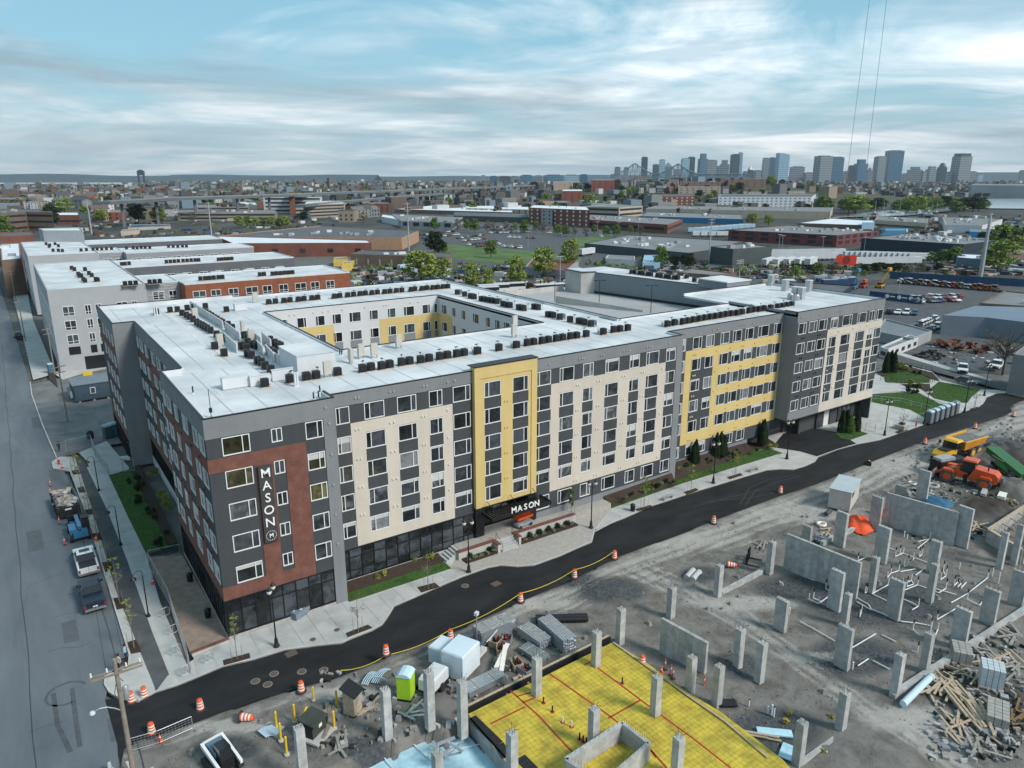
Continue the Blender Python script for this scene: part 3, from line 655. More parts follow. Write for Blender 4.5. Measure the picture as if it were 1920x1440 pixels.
# --- courtyard walls
fy_=Fac(BL,'-y',51.2)
def gx(px):return fyp(480+px/4,300+1130/4,51.2).x
cc=[(gx(a),gx(b),s) for a,b,s in ((190,232,1),(300,372,1),(440,512,-1),(568,637,-1),(695,785,-1),(848,915,-1),(985,1047,-1),(1105,1187,-1),(1247,1307,1),(1335,1362,None))]
ZY=[11.7,14.75,17.82]
hol=[(a,b,z,z+1.66) for a,b,_ in cc for z in ZY]
fy_.wall(m_wht,20.2,50.7,10.0,20.9,hol)
for a,b,s in cc:
    for z in ZY:window(fy_,a,b,z,z+1.66,s,split=.27)
def ypat(f,mat,a0,a1,z0,z1,cs):
    e=[a0]+[x for c in cs if c[0]>a0 and c[1]<a1 for x in (c[0]-.02,c[1]+.02)]+[a1]
    for i in range(0,len(e),2):f.panel('cladding_panel',mat,e[i],e[i+1],z0,z1,.003,.05)
    f.panel('cladding_panel',mat,a0,a1,z1+.002,z1+1.25,.003,.05)
y0,y1,y2=gx(575),gx(925),50.65
ypat(fy_,m_yel,20.25,y0,10.0,16.5,cc);ypat(fy_,m_yel,y1,y2,10.0,16.5,cc)
for a,b,s in cc:fy_.panel('spandrel_panel',m_lgrey,a,b,13.4,14.73,.003,.04)
fe_=Fac(BL,'-x',50.7)
ce=[(48.1,50.0,1),(45.0,46.4,1),(41.7,43.2,1),(37.5,39.5,1),(34.1,35.5,1),(31.3,32.8,1),(28.6,30.3,1),(24.5,26.2,1),(21.3,23.0,1)]
hol=[(a,b,z,z+1.66) for a,b,_ in ce for z in ZY]
fe_.wall(m_wht,20.0,51.2,10.0,20.9,hol)
for a,b,s in ce:
    for z in ZY:window(fe_,a,b,z,z+1.66,s,split=.3)
fe_.panel('cladding_panel',m_yel,46.5,48.05,10,17.74,.003,.05);fe_.panel('cladding_panel',m_yel,48.06,51.1,16.5,17.74,.003,.05);fe_.panel('cladding_panel',m_yel,50.05,51.1,10,16.49,.003,.05)
vents(fy_,VENT,[(gx(x),20.1) for x in (250,290,430,500,545,650,820,960,980,1160,1220)])

for q in ((-.5,61.5,69.0,69.2,0,20.8),(61.3,61.5,16,69.0,0,20.8),(20.0,20.2,20.0,51.2,3,20.8),(20.2,50.7,19.8,20.0,3,20.8)):MB().box(*q).build('rear_wall',m_wht,BL)
MB().box(20.2,50.7,20.0,51.2,6.0,6.2).build('courtyard_deck',m_conc,BL)
# --- roofs, copings
RZ=20.7
def roofpoly(pts,z=RZ):return MB().prism(pts,z-.3,z).build('roof',m_roof,BL)
roofpoly([(.05,.05),(11.4,.05),(11.4,2.65),(60.55,2.65),(60.55,19.9),(.05,19.9)])
roofpoly([(.05,19.9),(20.2,19.9),(20.2,51.3),(2.2,51.3),(2.2,20.0),(.05,20.0)])
roofpoly([(2.2,51.3),(61.4,51.3),(61.4,69.0),(-.65,69.0),(-.65,51.6),(2.2,51.6)])
roofpoly([(50.7,19.9),(61.4,19.9),(61.4,51.3),(50.7,51.3)])
roofpoly([(60.55,5.35),(85.72,5.35),(85.72,16.0),(60.55,16.0)],20.72)
roofpoly([(85.72,2.95),(109.55,2.95),(109.55,26.0),(85.72,26.0)],20.95)
def coping(a,b,top,w=.3,h=None,inner=True,low=RZ):
    """parapet upstand in white with a black metal edge"""
    a=Vector((*a,0));b=Vector((*b,0));d=(b-a).normalized();n=Vector((-d.y,d.x,0))*w
    def bx(m,off0,off1,z0,z1,name):
        q=[a+n*off0,b+n*off0,b+n*off1,a+n*off1];MB().hexa([(v.x,v.y,z0) for v in q]+[(v.x,v.y,z1) for v in q]).build(name,m,BL)
    bx(m_roof,.12,1.0,low-.1,top,'parapet');bx(m_blk,-.22,.5,top+.003,top+.09,'coping')
coping((0,0),(11.5,0),21.37);coping((11.5,0),(11.5,2.6),21.365);coping((11.5,2.6),(28.0,2.6),20.87);coping((36.4,2.6),(60.6,2.6),20.97);coping((60.6,2.65),(60.6,5.3),20.965)
coping((60.65,5.3),(85.72,5.3),20.94);coping((85.72,2.9),(109.65,2.9),21.37);coping((85.72,5.2),(85.72,3.0),21.365);coping((109.65,2.95),(109.65,26),21.36);coping((109.65,26),(85.72,26),21.35)
coping((0,19.5),(0,.1),21.36);coping((2.1,19.6),(0,19.6),21.35);coping((2.1,51.5),(2.1,19.7),21.36);coping((-.7,51.5),(2.1,51.5),21.38);coping((-.7,69.2),(-.7,51.6),21.37);coping((20,69.2),(-.6,69.2),21.3);coping((61.5,69.2),(20,69.2),20.95)
coping((61.5,16),(61.5,69.1),20.96);coping((20.2,20.0),(20.2,51.2),20.92);coping((20.3,51.2),(50.7,51.2),20.93);coping((50.7,51.1),(50.7,20.0),20.92);coping((50.6,20.0),(20.3,20.0),20.925);coping((85.7,16),(61.6,16),20.94)
m_rs=M('roof_seam_tape',(.40,.41,.42),.7,.1,1)
for x in [3+i*3.1 for i in range(19)]:MB().box(x,x+.14,2.9 if x>11.4 else .4,19.7,RZ+.002,RZ+.008).build('roof_seam',m_rs,BL)
for x in (4.5,7.6,10.7,13.8,16.9):MB().box(x,x+.14,20.3,51,RZ+.002,RZ+.008).build('roof_seam',m_rs,BL)
for x in [1+i*3.1 for i in range(20)]:MB().box(x,x+.14,51.8,68.8,RZ+.002,RZ+.008).build('roof_seam',m_rs,BL)
for x in [63+i*3.1 for i in range(7)]:MB().box(x,x+.14,5.7,15.8,RZ+.022,RZ+.03).build('roof_seam',m_rs,BL)
for x in [88+i*3.1 for i in range(7)]:MB().box(x,x+.14,3.4,25.7,RZ+.252,RZ+.26).build('roof_seam',m_rs,BL)
# --- garage deck, stair tower and rear wing
m_cdeck=M('deck_concrete',(.36,.36,.36),.85,.1,.12);m_wallgb=M('rear_wing_siding',(.20,.225,.25),.75,.05,.3,wave=('Z',.3,.006))
MB().prism([(61.55,16.1),(100.5,16.1),(99.4,26.5),(94.1,60),(93,68),(61.55,68)],16.2,16.5).build('parking_deck',m_cdeck,BL)
MB().box(61.55,91,66.2,66.5,16.5,17.6).build('deck_parapet',m_conc,BL);MB().box(61.55,61.8,16.1,66.1,16.5,17.6).build('deck_parapet',m_conc,BL)
MB().hexa([(78.8,53.5,16.4),(86,36.0,16.4),(86.3,36.1,16.4),(79.1,53.6,16.4),(78.8,53.5,18.0),(86,36.0,16.9),(86.3,36.1,16.9),(79.1,53.6,18.0)]).build('ramp_wall',m_conc,BL)
MB().box(61.55,107,68.2,68.4,0,16.2).build('rear_wall',m_conc,BL)
def skew(a,b,z0,z1,th,name,mat):
    a=Vector((*a,0));b=Vector((*b,0));n=Vector(((b-a).y,-(b-a).x,0)).normalized()*th;q=[a,b,b+n,a+n]
    if th>0:q.reverse()
    MB().hexa([(v.x,v.y,z0) for v in q]+[(v.x,v.y,z1) for v in q]).build(name,mat,BL)
skew((94.05,59.2),(99.45,26.3),16.4,20.95,-.3,'wing_wall',m_wallgb)
skew((93.98,59.2),(99.38,26.3),16.5,17.0,.06,'wing_base_trim',m_blk);skew((94.0,59.2),(99.4,26.3),20.953,21.06,-.3,'coping',m_blk)
MB().prism([(99.75,26.05),(108.5,26.05),(104.5,68),(93.2,68),(94.35,59.2)],20.5,20.8).build('roof',m_roof,BL)
skew((104.5,68),(108.5,26.1),0,20.9,.2,'rear_wall',m_dark)
MB().prism([(91.5,66.4),(91.1,60.4),(94.02,59.2),(95.5,66.4)],16.5,21.1).build('stair_tower',M('tower_concrete',(.42,.41,.39),.85,.12,.4),BL);MB().prism([(91.3,66.6),(90.9,60.2),(94.2,59.0),(95.7,66.6)],21.103,21.25).build('tower_coping',m_blk,BL);MB().prism([(91.6,66.3),(91.25,60.55),(94.0,59.4),(95.4,66.3)],21.253,21.3).build('tower_roof',m_roof,BL)
MB().box(97.5,104,26.2,33,20.8,22.2).build('roof_penthouse',m_wallgb,BL);MB().box(97.3,104.2,26.0,33.2,22.203,22.4).build('penthouse_roof',m_roof,BL)
def decklamp(px,py0,label):
    b=g(px,py0,16.5);h=5.2
    t=thing('deck_lamp',label,'lamp post',tuple(b),-.6,'lamp posts on the parking deck')
    MB().tube((0,0,0),(0,0,h),.07,.05).build('pole',m_blk,t);MB().box(-.9,.9,-.05,.05,h,h+.08).build('arm',m_blk,t)
    for s in (-1,1):MB().box(s*.9-.3,s*.9+.3,-.18,.18,h-.05,h+.06).build('lamp_head',m_blk,t)
decklamp(1040,565,'black double-armed lamp post on the parking deck, nearest the courtyard wing');decklamp(1123,576,'black double-armed lamp post in the middle of the parking deck');decklamp(1220,587,'black double-armed lamp post on the parking deck by the long grey wall')
# ---------------------------------------------------------------- roof equipment
m_cab=M('condenser_black',(.018,.019,.021),.5,.2,3,wave=('Z',.07,.02));m_grl=M('condenser_grille',(.035,.036,.038),.5,.2,8);m_tan=M('timber_sleeper',(.42,.33,.24),.85,.2,4)
m_rwhite=M('painted_white_metal',(.58,.60,.62),.5,.06,.8);m_galv=M('galvanised',(.45,.46,.47),.45,.12,2,metal=.5);m_beige=M('beige_cabinet',(.50,.47,.42),.6,.06,1,wave=('Z',.16,.02))
def mk_cond():
    t=thing('roof_condenser','black air conditioning condenser on the white roof','air conditioner')
    a=.36;b=.30
    oc=[(-b,-a),(b,-a),(a,-b),(a,b),(b,a),(-b,a),(-a,b),(-a,-b)]
    MB().prism(oc,.1,.86).build('cabinet',m_cab,t)
    MB().prism([(x*1.04,y*1.04) for x,y in oc],.862,.90).build('lid',m_grl,t)
    mb=MB().lathe([(.30,.902),(.30,.93),(.08,.96)],n=12,cap=True);mb.build('fan_grille',m_cab,t)
    for y in (-.3,.3):MB().box(-.5,.5,y-.06,y+.06,0,.095).build('sleeper',m_tan,t)
    MB().box(.37,.40,.05,.22,.3,.62).build('access_panel',m_grl,t)
    return t
COND=Proto(mk_cond())
def zoomf(ox,oy,s):return lambda x,y:(ox+x/s,oy+y/s)
ZA,ZB2,ZCc,ZG,ZI,ZF=zoomf(360,640,1920/560),zoomf(840,600,1920/560),zoomf(1240,520,4),zoomf(480,300,4),zoomf(960,270,4),zoomf(180,480,1920/560)
def crow(zf,pts,label,group,z=RZ,rz=0.0,lim=None):
    out=[]
    for i,p in enumerate(pts):
        q=g(*zf(*p),z);out.append(q)
        COND.put((q.x,q.y,z),rz+R.uniform(-.05,.05),label%ORD[i],group)
    return out
POSN=thing('roof_vent_post','slim roof post with a flat hood on the white roof','roof vent')
MB().tube((0,0,0),(0,0,.95),.035).build('post',m_galv,POSN);MB().box(-.22,.22,-.1,.1,.95,1.02).build('hood',m_cab,POSN)
POST=Proto(POSN)
SCRN=thing('roof_pipe_screen','white pipe screen panel on the roof','roof screen')
MB().box(-.55,.55,-.05,.05,.08,.85).build('panel',m_rwhite,SCRN);MB().box(-.5,-.42,-.25,.25,0,.08).build('foot',m_galv,SCRN);MB().box(.42,.5,-.25,.25,0,.08).build('foot',m_galv,SCRN)
SCR=Proto(SCRN)
CABN=thing('roof_switch_cabinet','tall grey electrical cabinet on the roof','electrical cabinet')
MB().box(-.4,.4,-.18,.18,.35,1.75).build('cabinet',m_beige,CABN);MB().box(-.36,-.3,-.1,.1,0,.349).build('leg',m_galv,CABN);MB().box(.3,.36,-.1,.1,0,.349).build('leg',m_galv,CABN)
CAB=Proto(CABN)
r1=crow(ZA,[(470,295),(630,268),(738,252),(800,243),(938,222),(1097,200),(1152,190),(1220,182),(1272,172),(1348,158),(1400,150),(1470,142),(1525,132),(1593,120),(1643,112),(1703,103),(1750,95),(1835,85)],'%s black condenser in the front roof row, counted from the front left corner','condensers along the front roof, left half')
r2=crow(ZB2,[(190,222),(327,200),(440,182),(510,168),(550,162),(605,155),(645,148),(697,140),(737,133),(787,125),(827,120),(888,110),(998,95),(1065,82),(1105,77),(1155,70)],'%s black condenser from the left in the front roof row right of the yellow bay','condensers along the front roof, right half')
r3=crow(ZCc,[(45,372),(97,362),(160,355),(198,348),(240,340),(285,332),(325,325),(367,318),(407,312),(447,305),(485,298),(523,293),(567,288),(603,280),(658,270),(695,262),(730,260),(768,253),(818,248),(872,240),(905,235),(940,228),(975,222)],'%s black condenser from the left in the row above the yellow-framed right section','condensers above the right section',20.72)
r4=crow(ZG,[(97,1085),(148,1080),(212,1075),(257,1070),(320,1065),(362,1060),(422,1055),(465,1050),(590,1042),(630,1037),(690,1032),(733,1027),(783,1022),(822,1018),(872,1015),(912,1010),(968,1007),(1007,1003),(1055,998),(1095,995),(1165,990),(1192,985),(1247,982),(1283,977),(1328,975),(1365,972),(1405,968),(1440,965)],'%s black condenser from the left in the row behind the courtyard','condensers on the rear roof')
r5=crow(ZG,[(1510,1010),(1565,1025),(1608,1038),(1637,1045),(1690,1060),(1720,1065),(1748,1070),(1778,1075),(1805,1080),(1853,1098),(1878,1105),(1905,1110)],'%s black condenser from the rear in the row right of the courtyard','condensers right of the courtyard, rear half',rz=1.57)
r6=crow(ZI,[(50,1245),(88,1252),(165,1240),(195,1245),(270,1300),(308,1305),(357,1318),(435,1338),(500,1350),(540,1358),(590,1370)],'%s black condenser from the rear, nearer half of the row right of the courtyard','condensers right of the courtyard, front half',rz=1.57)
r7=crow(ZF,[(555,385),(583,398),(602,410),(625,425),(650,445),(667,456),(685,465),(700,475),(717,485),(738,498),(778,525),(800,540),(818,550),(765,600),(825,645)],'%s black condenser from the rear in the outer file on the left wing roof','condensers on the left wing, outer file',rz=1.57)
r8=crow(ZF,[(692,370),(710,380),(728,391),(745,402),(762,415),(780,425),(800,438),(815,447),(850,460),(877,480),(955,530),(975,545),(977,575),(938,600),(968,612),(975,650),(1000,660),(1010,590),(1035,600),(1040,695),(1065,707),(1088,730),(1125,755)],'%s black condenser from the rear in the inner file on the left wing roof','condensers on the left wing, inner file',rz=1.57)
r9=crow(ZF,[(1120,560),(1150,580),(1172,592),(1188,600),(1115,630),(1148,645)],'%s black condenser from the rear in the short group beside the white roof enclosure','condensers by the white roof enclosure',rz=1.57)
r10=crow(ZF,[(390,375),(478,365),(525,362),(588,352),(632,345),(705,340),(840,362)],'%s black condenser from the left on the rear left roof corner','condensers on the rear left roof corner')
r11=crow(ZI,[(897,975),(922,975),(955,982),(980,985),(1017,990),(1042,993),(1092,1000),(1118,1005),(1153,1010),(1180,1013),(1215,1018),(1243,1020),(1310,1010),(1367,1035),(1418,1045),(1447,1050),(1510,1058),(1540,1058),(1583,1065),(1612,1068),(1672,1075)],'%s black condenser from the left on the rear wing beyond the parking deck','condensers on the rear wing',20.8)
def backs(row,nm,z,dx,dy,rz,step=1,scr=True):
    k=0
    for i in range(0,len(row),step):
        p=row[i];q=(p.x+dx,p.y+dy,z)
        if scr and i%2==0:SCR.put(q,rz,'%s white pipe screen panel %s'%(ORD[k],nm),'pipe screens '+nm);k+=1
    for i in range(len(row)):
        p=row[i];
        if i%2:POST.put((p.x+dx*.8+.3,p.y+dy*1.2,z),R.uniform(0,3),'%s slim hooded roof post %s'%(ORD[i//2],nm),'roof posts '+nm)
for row,nm,z,dx,dy,rz in ((r1,'behind the left front condensers, from the left',RZ,.3,.9,0),(r2,'behind the right front condensers, from the left',RZ,.3,.9,0),(r3,'above the yellow-framed section, from the left',20.72,.3,.9,0),(r4,'behind the rear roof condensers, from the left',RZ,.3,.9,0),(r5,'beside the condensers right of the courtyard, from the rear',RZ,.9,.2,1.57),(r6,'by the nearer condensers right of the courtyard',RZ,.9,.2,1.57),(r11,'on the rear wing beyond the deck, from the left',20.8,.5,.8,0)):backs(row,nm,z,dx,dy,rz)

for i,(p,q) in enumerate((((610,335),(820,470)),((835,475),(930,550)),((830,550),(910,625)),((985,520),(1065,580)),((1072,545),(1128,595)),((1040,600),(1080,645)),((1097,630),(1150,690)),((1145,680),(1225,725)))):
    a=g(*ZF(*p),RZ);b=g(*ZF(p[0]+(q[0]-p[0]),q[1]),RZ);d=b-a;L_=d.length;n=max(2,int(L_/.95))
    t=thing('line_set_screen','%s white slatted pipe screen from the rear between the condenser files'%ORD[i],'roof screen',tuple(a),math.atan2(d.y,d.x),'pipe screens between the condenser files')
    for k in range(n):MB().box(k*L_/n+.03,(k+1)*L_/n-.03,-.06,.06,.12,1.15).build('panel',m_rwhite,t);MB().box(k*L_/n-.03,k*L_/n+.028,-.09,.09,0,1.2).build('post',m_galv,t)

a=g(*ZF(1300,780),RZ);
t=thing('roof_enclosure','large white box-shaped roof enclosure on the left wing','roof enclosure',(a.x,a.y,RZ))
MB().box(0,4.2,0,6.0,0,2.2).build('wall',m_rwhite,t);MB().box(-.06,4.26,-.06,6.06,2.203,2.28).build('roof',m_roof,t)
for i,(x,y,w,d,h) in enumerate(((905,852,2.6,.8,1.2),(1060,835,2.0,.3,1.1),(1205,800,2.2,.3,1.2),(935,352,1.9,.9,1.1))):
    p=g(*ZF(x,y),RZ);t=thing('roof_box',['low white box near the left front roof corner','white panel screen behind the leftmost front condenser','white panel screen before the large roof enclosure','white box on the rear left roof'][i],'roof box',(p.x-w/2,p.y,RZ))
    MB().box(0,w,0,d,.05,h).build('casing',m_rwhite,t);MB().box(-.04,w+.04,-.04,d+.04,h+.003,h+.05).build('cap',m_roof,t)
for i,(x,y,f) in enumerate(((1490,780,ZF),(1640,690,ZF),(1705,660,ZF),(1790,655,ZF),(945,500,ZF),(1025,300,ZF),(640,410,ZF),(1000,560,ZF),(800,590,ZF))):
    p=g(*f(x,y),RZ);CAB.put((p.x,p.y,RZ),R.choice([0,.2,1.57]),['beige louvred cabinet right of the large white roof enclosure','tall grey cabinet on the front roof behind the condenser row','small grey cabinet second from the enclosure','blue-fronted cabinet on the front roof','grey cabinet beside the inner condenser file','tall cabinet on the rear left roof','beige cabinet in the outer condenser file, rear','beige cabinet between the condenser files','beige cabinet in the outer condenser file, front'][i],'electrical cabinets on the roof')
for i,(x,y,f) in enumerate(((425,112,ZB2),(1330,45,ZA),(20,1380,ZI))):
    p=g(*f(x,y),RZ);CAB.put((p.x,p.y,RZ),.1,['tall grey louvred box on the roof above the cream mid section','tall grey box on the roof left of the yellow bay','grey box on the roof corner right of the courtyard'][i],'electrical cabinets on the roof')
for i,(x,y) in enumerate(((1000,170),(1045,175),(1100,115),(965,175),(1010,185),(820,70),(925,110))):
    p=g(*ZCc(x,y),20.72);t=thing('roof_ventilator','%s silver roof ventilator from the left near the right end of the building'%ORD[[3,4,6,2,5,0,1][i]],'ventilator',(p.x,p.y,20.72),.1,'ventilators on the right roof')
    if i in (3,4):MB().lathe([(.5,0),(.5,.9),(.6,1.0),(.3,1.3)],n=12).build('drum',m_galv,t);MB().box(-.7,.7,-.7,.7,0,.1).build('curb',m_rwhite,t)
    else:MB().box(-.55,.55,-.45,.45,.15,2.2).build('casing',m_galv,t);MB().box(-.6,.6,-.5,.5,2.203,2.3).build('cap',m_rwhite,t);MB().box(-.6,.6,-.5,.5,0,.148).build('curb',m_rwhite,t)
for i,(x,y) in enumerate(((625,885),(1400,925),(1432,915),(1440,880),(1568,640),(1580,640))):
    p=g(*ZF(x,y),RZ);t=thing('roof_pipe','%s short dark vent pipe on the front left roof'%ORD[i],'vent pipe',(p.x,p.y,RZ),0,'short vent pipes on the left roof');MB().tube((0,0,0),(0,0,.75),.07).build('pipe',m_blk,t);MB().lathe([(.16,0),(.09,.12)],n=8).build('boot',m_roof,t)
for i,(x,y) in enumerate(((1283,840),(1298,838),(380,385),(395,385))):
    p=g(*ZF(x,y),RZ);t=thing('roof_pipe',['left of two tall white roof pipes at the front condensers','right of two tall white roof pipes at the front condensers','left white pipe on the rear left roof','right white pipe on the rear left roof'][i],'vent pipe',(p.x,p.y,RZ),0);MB().tube((0,0,0),(0,0,1.5),.11,.11,10).build('pipe',m_rwhite,t);MB().lathe([(.2,0),(.12,.1)],n=8).build('boot',m_roof,t)
p=g(*ZF(742,1040),RZ);t=thing('roof_antenna','thin black antenna mast at the front left roof corner','antenna',(p.x,p.y,RZ));MB().tube((0,0,0),(0,0,2.6),.03).build('mast',m_blk,t);MB().box(-.12,.12,-.1,.1,.5,.9).build('junction_box',m_blk,t);MB().box(-.15,.15,-.15,.15,0,.1).build('base',m_galv,t)

m_pad=M('roof_walk_pad',(.60,.60,.59),.8,.08,.5)
for i,pp in enumerate((((470,385),(490,380),(835,680),(805,682)),((690,600),(705,598),(800,690),(785,692)),((730,825),(750,818),(830,905),(815,908)))):
    MB().prism([tuple(g(*ZF(*p),RZ)[:2]) for p in pp],RZ+.002,RZ+.015).build('walk_pad',m_pad,BL)
# ---------------------------------------------------------------- vegetation builders
m_bark=M('bark',(.10,.08,.062),.9,.25,3);m_barkp=M('pale_bark',(.20,.165,.13),.9,.2,3)
m_leafs=M('spring_leaf',(.19,.26,.055),.7,.35,1.5,col2=(.31,.38,.09),spec=.2)
m_leafg=M('green_leaf',(.09,.155,.035),.7,.35,1.5,col2=(.17,.25,.06),spec=.2)
m_leafd=M('dark_evergreen_leaf',(.018,.035,.016),.75,.35,1.5,col2=(.04,.065,.028),spec=.2)
m_leafy=M('yellow_green_leaf',(.20,.23,.05),.7,.3,1.5,col2=(.32,.34,.08),spec=.2)
m_bud=M('bare_twig_bud',(.13,.11,.075),.8,.3,2)
def leaves(mb,c,rad,n,size,rnd,flat=1.0):
    for _ in range(n):
        while True:
            v=Vector((rnd.uniform(-1,1),rnd.uniform(-1,1),rnd.uniform(-1,1)))
            if v.length<=1:break
        v=v*(.55+.45*rnd.random());p=Vector((c[0]+v.x*rad[0],c[1]+v.y*rad[1],c[2]+v.z*rad[2]));s=size*rnd.uniform(.6,1.35)
        a=Vector((rnd.gauss(0,1),rnd.gauss(0,1),rnd.gauss(0,.7))).normalized();b=a.orthogonal().normalized();b=(b+Vector((rnd.gauss(0,.5),rnd.gauss(0,.5),rnd.gauss(0,.5)))).normalized();w=a.cross(b).normalized()
        mb.face([p-b*s,p+w*s*.55,p+b*s*.9,p-w*s*.6])
def crown(mb,h0,h1,r,nclump,per,size,rnd,top=.6):
    for k in range(nclump):
        z=h0+(h1-h0)*rnd.random()**.9;t=(z-h0)/(h1-h0);rr=r*math.sqrt(max(.08,1-((t-.42)/.62)**2));a=rnd.uniform(0,6.283);q=rr*math.sqrt(rnd.random())*.85
        cr=r*rnd.uniform(.22,.4);leaves(mb,(q*math.cos(a),q*math.sin(a),z),(cr,cr,cr*.75),per,size,rnd)
def limbs(mb,h0,h1,r,n,rt,rnd,sub=2):
    for k in range(n):
        z=h0+(h1-h0)*rnd.uniform(0,.55);a=rnd.uniform(0,6.283);L_=r*rnd.uniform(.6,1.0);e=Vector((L_*math.cos(a),L_*math.sin(a),z+L_*rnd.uniform(.5,1.2)));s=Vector((0,0,z))
        mb.tube(s,e,rt*.5,rt*.18,5,False)
        for j in range(sub):
            m=s.lerp(e,rnd.uniform(.35,.8));d=Vector((rnd.uniform(-1,1),rnd.uniform(-1,1),rnd.uniform(.2,1.1)))*L_*.45;mb.tube(m,m+d,rt*.22,rt*.08,4,False)
def mk_tree(name,label,h,r,trunk,leaf,nclump,per,size,seed,clear=.25,nl=7,bark=None,rt=None):
    rnd=random.Random(seed);t=thing(name,label,'tree');rt=rt or h*.022
    tb=MB();tb.tube((0,0,0),(rnd.uniform(-.1,.1)*r,rnd.uniform(-.1,.1)*r,h*.55),rt,rt*.6,7,False);tb.tube((0,0,h*.5),(0,0,h*.9),rt*.62,rt*.15,5,False);limbs(tb,h*clear,h*.8,r,nl,rt,rnd);tb.build('trunk',bark or m_bark,t)
    if nclump:cb=MB();crown(cb,h*clear,h,r,nclump,per,size,rnd);cb.build('crown',leaf,t)
    return t
def mk_cone(name,label,h,r,leaf,n,size,seed,cat='shrub'):
    rnd=random.Random(seed);t=thing(name,label,cat);MB().tube((0,0,0),(0,0,h*.5),.05,.03,5).build('trunk',m_bark,t);mb=MB()
    for k in range(n):
        z=h*rnd.random();rr=r*(1-(z/h)**2.2)*rnd.uniform(.75,1.05)+.04;a=rnd.uniform(0,6.283);p=Vector((rr*math.cos(a),rr*math.sin(a),z+.05));s=size*rnd.uniform(.6,1.2);u=Vector((-math.sin(a),math.cos(a),rnd.uniform(-.3,.3)));w=Vector((math.cos(a)*.3,math.sin(a)*.3,1)).normalized()
        mb.face([p-u*s*.5,p+w*s*-.3,p+u*s*.5,p+w*s])
    mb.build('foliage',leaf,t);return t
def mk_shrub(name,label,r,h,leaf,n,size,seed):
    rnd=random.Random(seed);t=thing(name,label,'shrub');mb=MB()
    for k in range(7):
        a=rnd.uniform(0,6.283);q=r*.55*math.sqrt(rnd.random());leaves(mb,(q*math.cos(a),q*math.sin(a),h*rnd.uniform(.35,.6)),(r*.5,r*.5,h*.42),n//7,size,rnd)
    mb.build('foliage',leaf,t);sb=MB()
    for k in range(5):a=rnd.uniform(0,6.283);sb.tube((0,0,0),(r*.5*math.cos(a),r*.5*math.sin(a),h*.6),.02,.01,4,False)
    sb.build('stem',m_bark,t);return t
# ---------------------------------------------------------------- entrance terrace, steps and planters
m_pwall=M('planter_concrete',(.42,.41,.38),.85,.12,1.2);m_cap=M('brick_cap',(.17,.07,.05),.8,.25,4)
struct(MB().prism([(25.2,.85),(25.2,2.58),(28.05,2.58),(28.05,4.35),(36.5,4.35),(36.5,2.54),(47.5,2.54),(47.5,1.0),(42,.95)],.1, lambda p:1.1 if p[0]<45 else .9).build('entrance_terrace',m_paver))
struct(sheet('plaza',pxs((866,1084),(915,1066),(937,1061),(970,1063),(1000,1061),(1050,1043),(1090,1025),(1108,1017),(1114,995),(1145,957),(1128,942),(1090,948),(985,985),(860,1035),(846,1069)),.145,m_paver))
def rwall(x0,x1,y,lab,end):
    t=thing('retaining_wall',lab,'wall',(0,0,0));n=int((x1-x0)/1.0)
    MB().box(x0,x1,y-.18,y+.18,.1,1.12).build('wall',m_pwall,t)
    for k in range(n):MB().box(x0+(x1-x0)*k/n+.01,x0+(x1-x0)*(k+1)/n-.01,y-.26,y+.26,1.123,1.22).build('cap_stone',m_cap,t)
    xe=x0+.18 if end<0 else x1-.18
    MB().box(xe-.18,xe+.18,y-1.15,y-.181,.1,1.12).build('return_wall',m_pwall,t);MB().box(xe-.26,xe+.26,y-1.2,y-.27,1.123,1.22).build('cap_stone',m_cap,t)
    struct(MB().box(x0+.4,x1-.4,y-1.25,y-.19,.1,.32).build('planting_bed',m_mulch))
rwall(24.7,29.6,.68,'short brick-capped planter wall left of the entrance steps',1)
rwall(32.2,41.4,.88,'long brick-capped planter wall right of the entrance steps',-1)
def steps(x0,x1,y0,y1,n,z1,along,lab,z0=.15):
    t=thing('steps',lab,'steps',(0,0,0))
    for k in range(n):
        f0=k/n;zt=z0+(z1-z0)*(k+1)/(n+.0001)
        if along=='y':MB().box(x0,x1,y0+(y1-y0)*f0,y1,z0-.05 if k==0 else z0+(z1-z0)*k/n,zt).build('step',m_conc2,t)
        else:MB().box(x0+(x1-x0)*f0,x1,y0,y1,z0-.05 if k==0 else z0+(z1-z0)*k/n,zt).build('step',m_conc2,t)
steps(29.75,32.05,-.6,.84,5,1.09,'y','pale concrete steps between the two brick-capped planters')
steps(23.4,25.15,.95,2.5,5,1.09,'x','concrete side steps at the left end of the entrance terrace')
for i,x in enumerate((29.8,32.0)):
    t=thing('handrail',['left','right'][i]+' steel handrail of the entrance steps','handrail',(x,0,0));MB().path([(0,-.6,.2),(0,-.6,1.1),(0,.8,2.0),(0,.8,1.1)],.025).build('rail',m_blk,t)

def berm(pts,name='planting_bed'):return struct(MB().face(pts).build(name,m_mulch))
berm([(47.6,1.5,.2),(60.0,1.5,.2),(60.0,2.52,1.6),(47.6,2.52,1.3)]);berm([(60.8,2.6,.2),(79.3,3.6,.2),(79.3,5.2,1.2),(60.8,5.2,1.6)]);berm([(11.6,1.2,.22),(23.2,1.2,.22),(23.2,2.52,.7),(11.6,2.52,.7)])
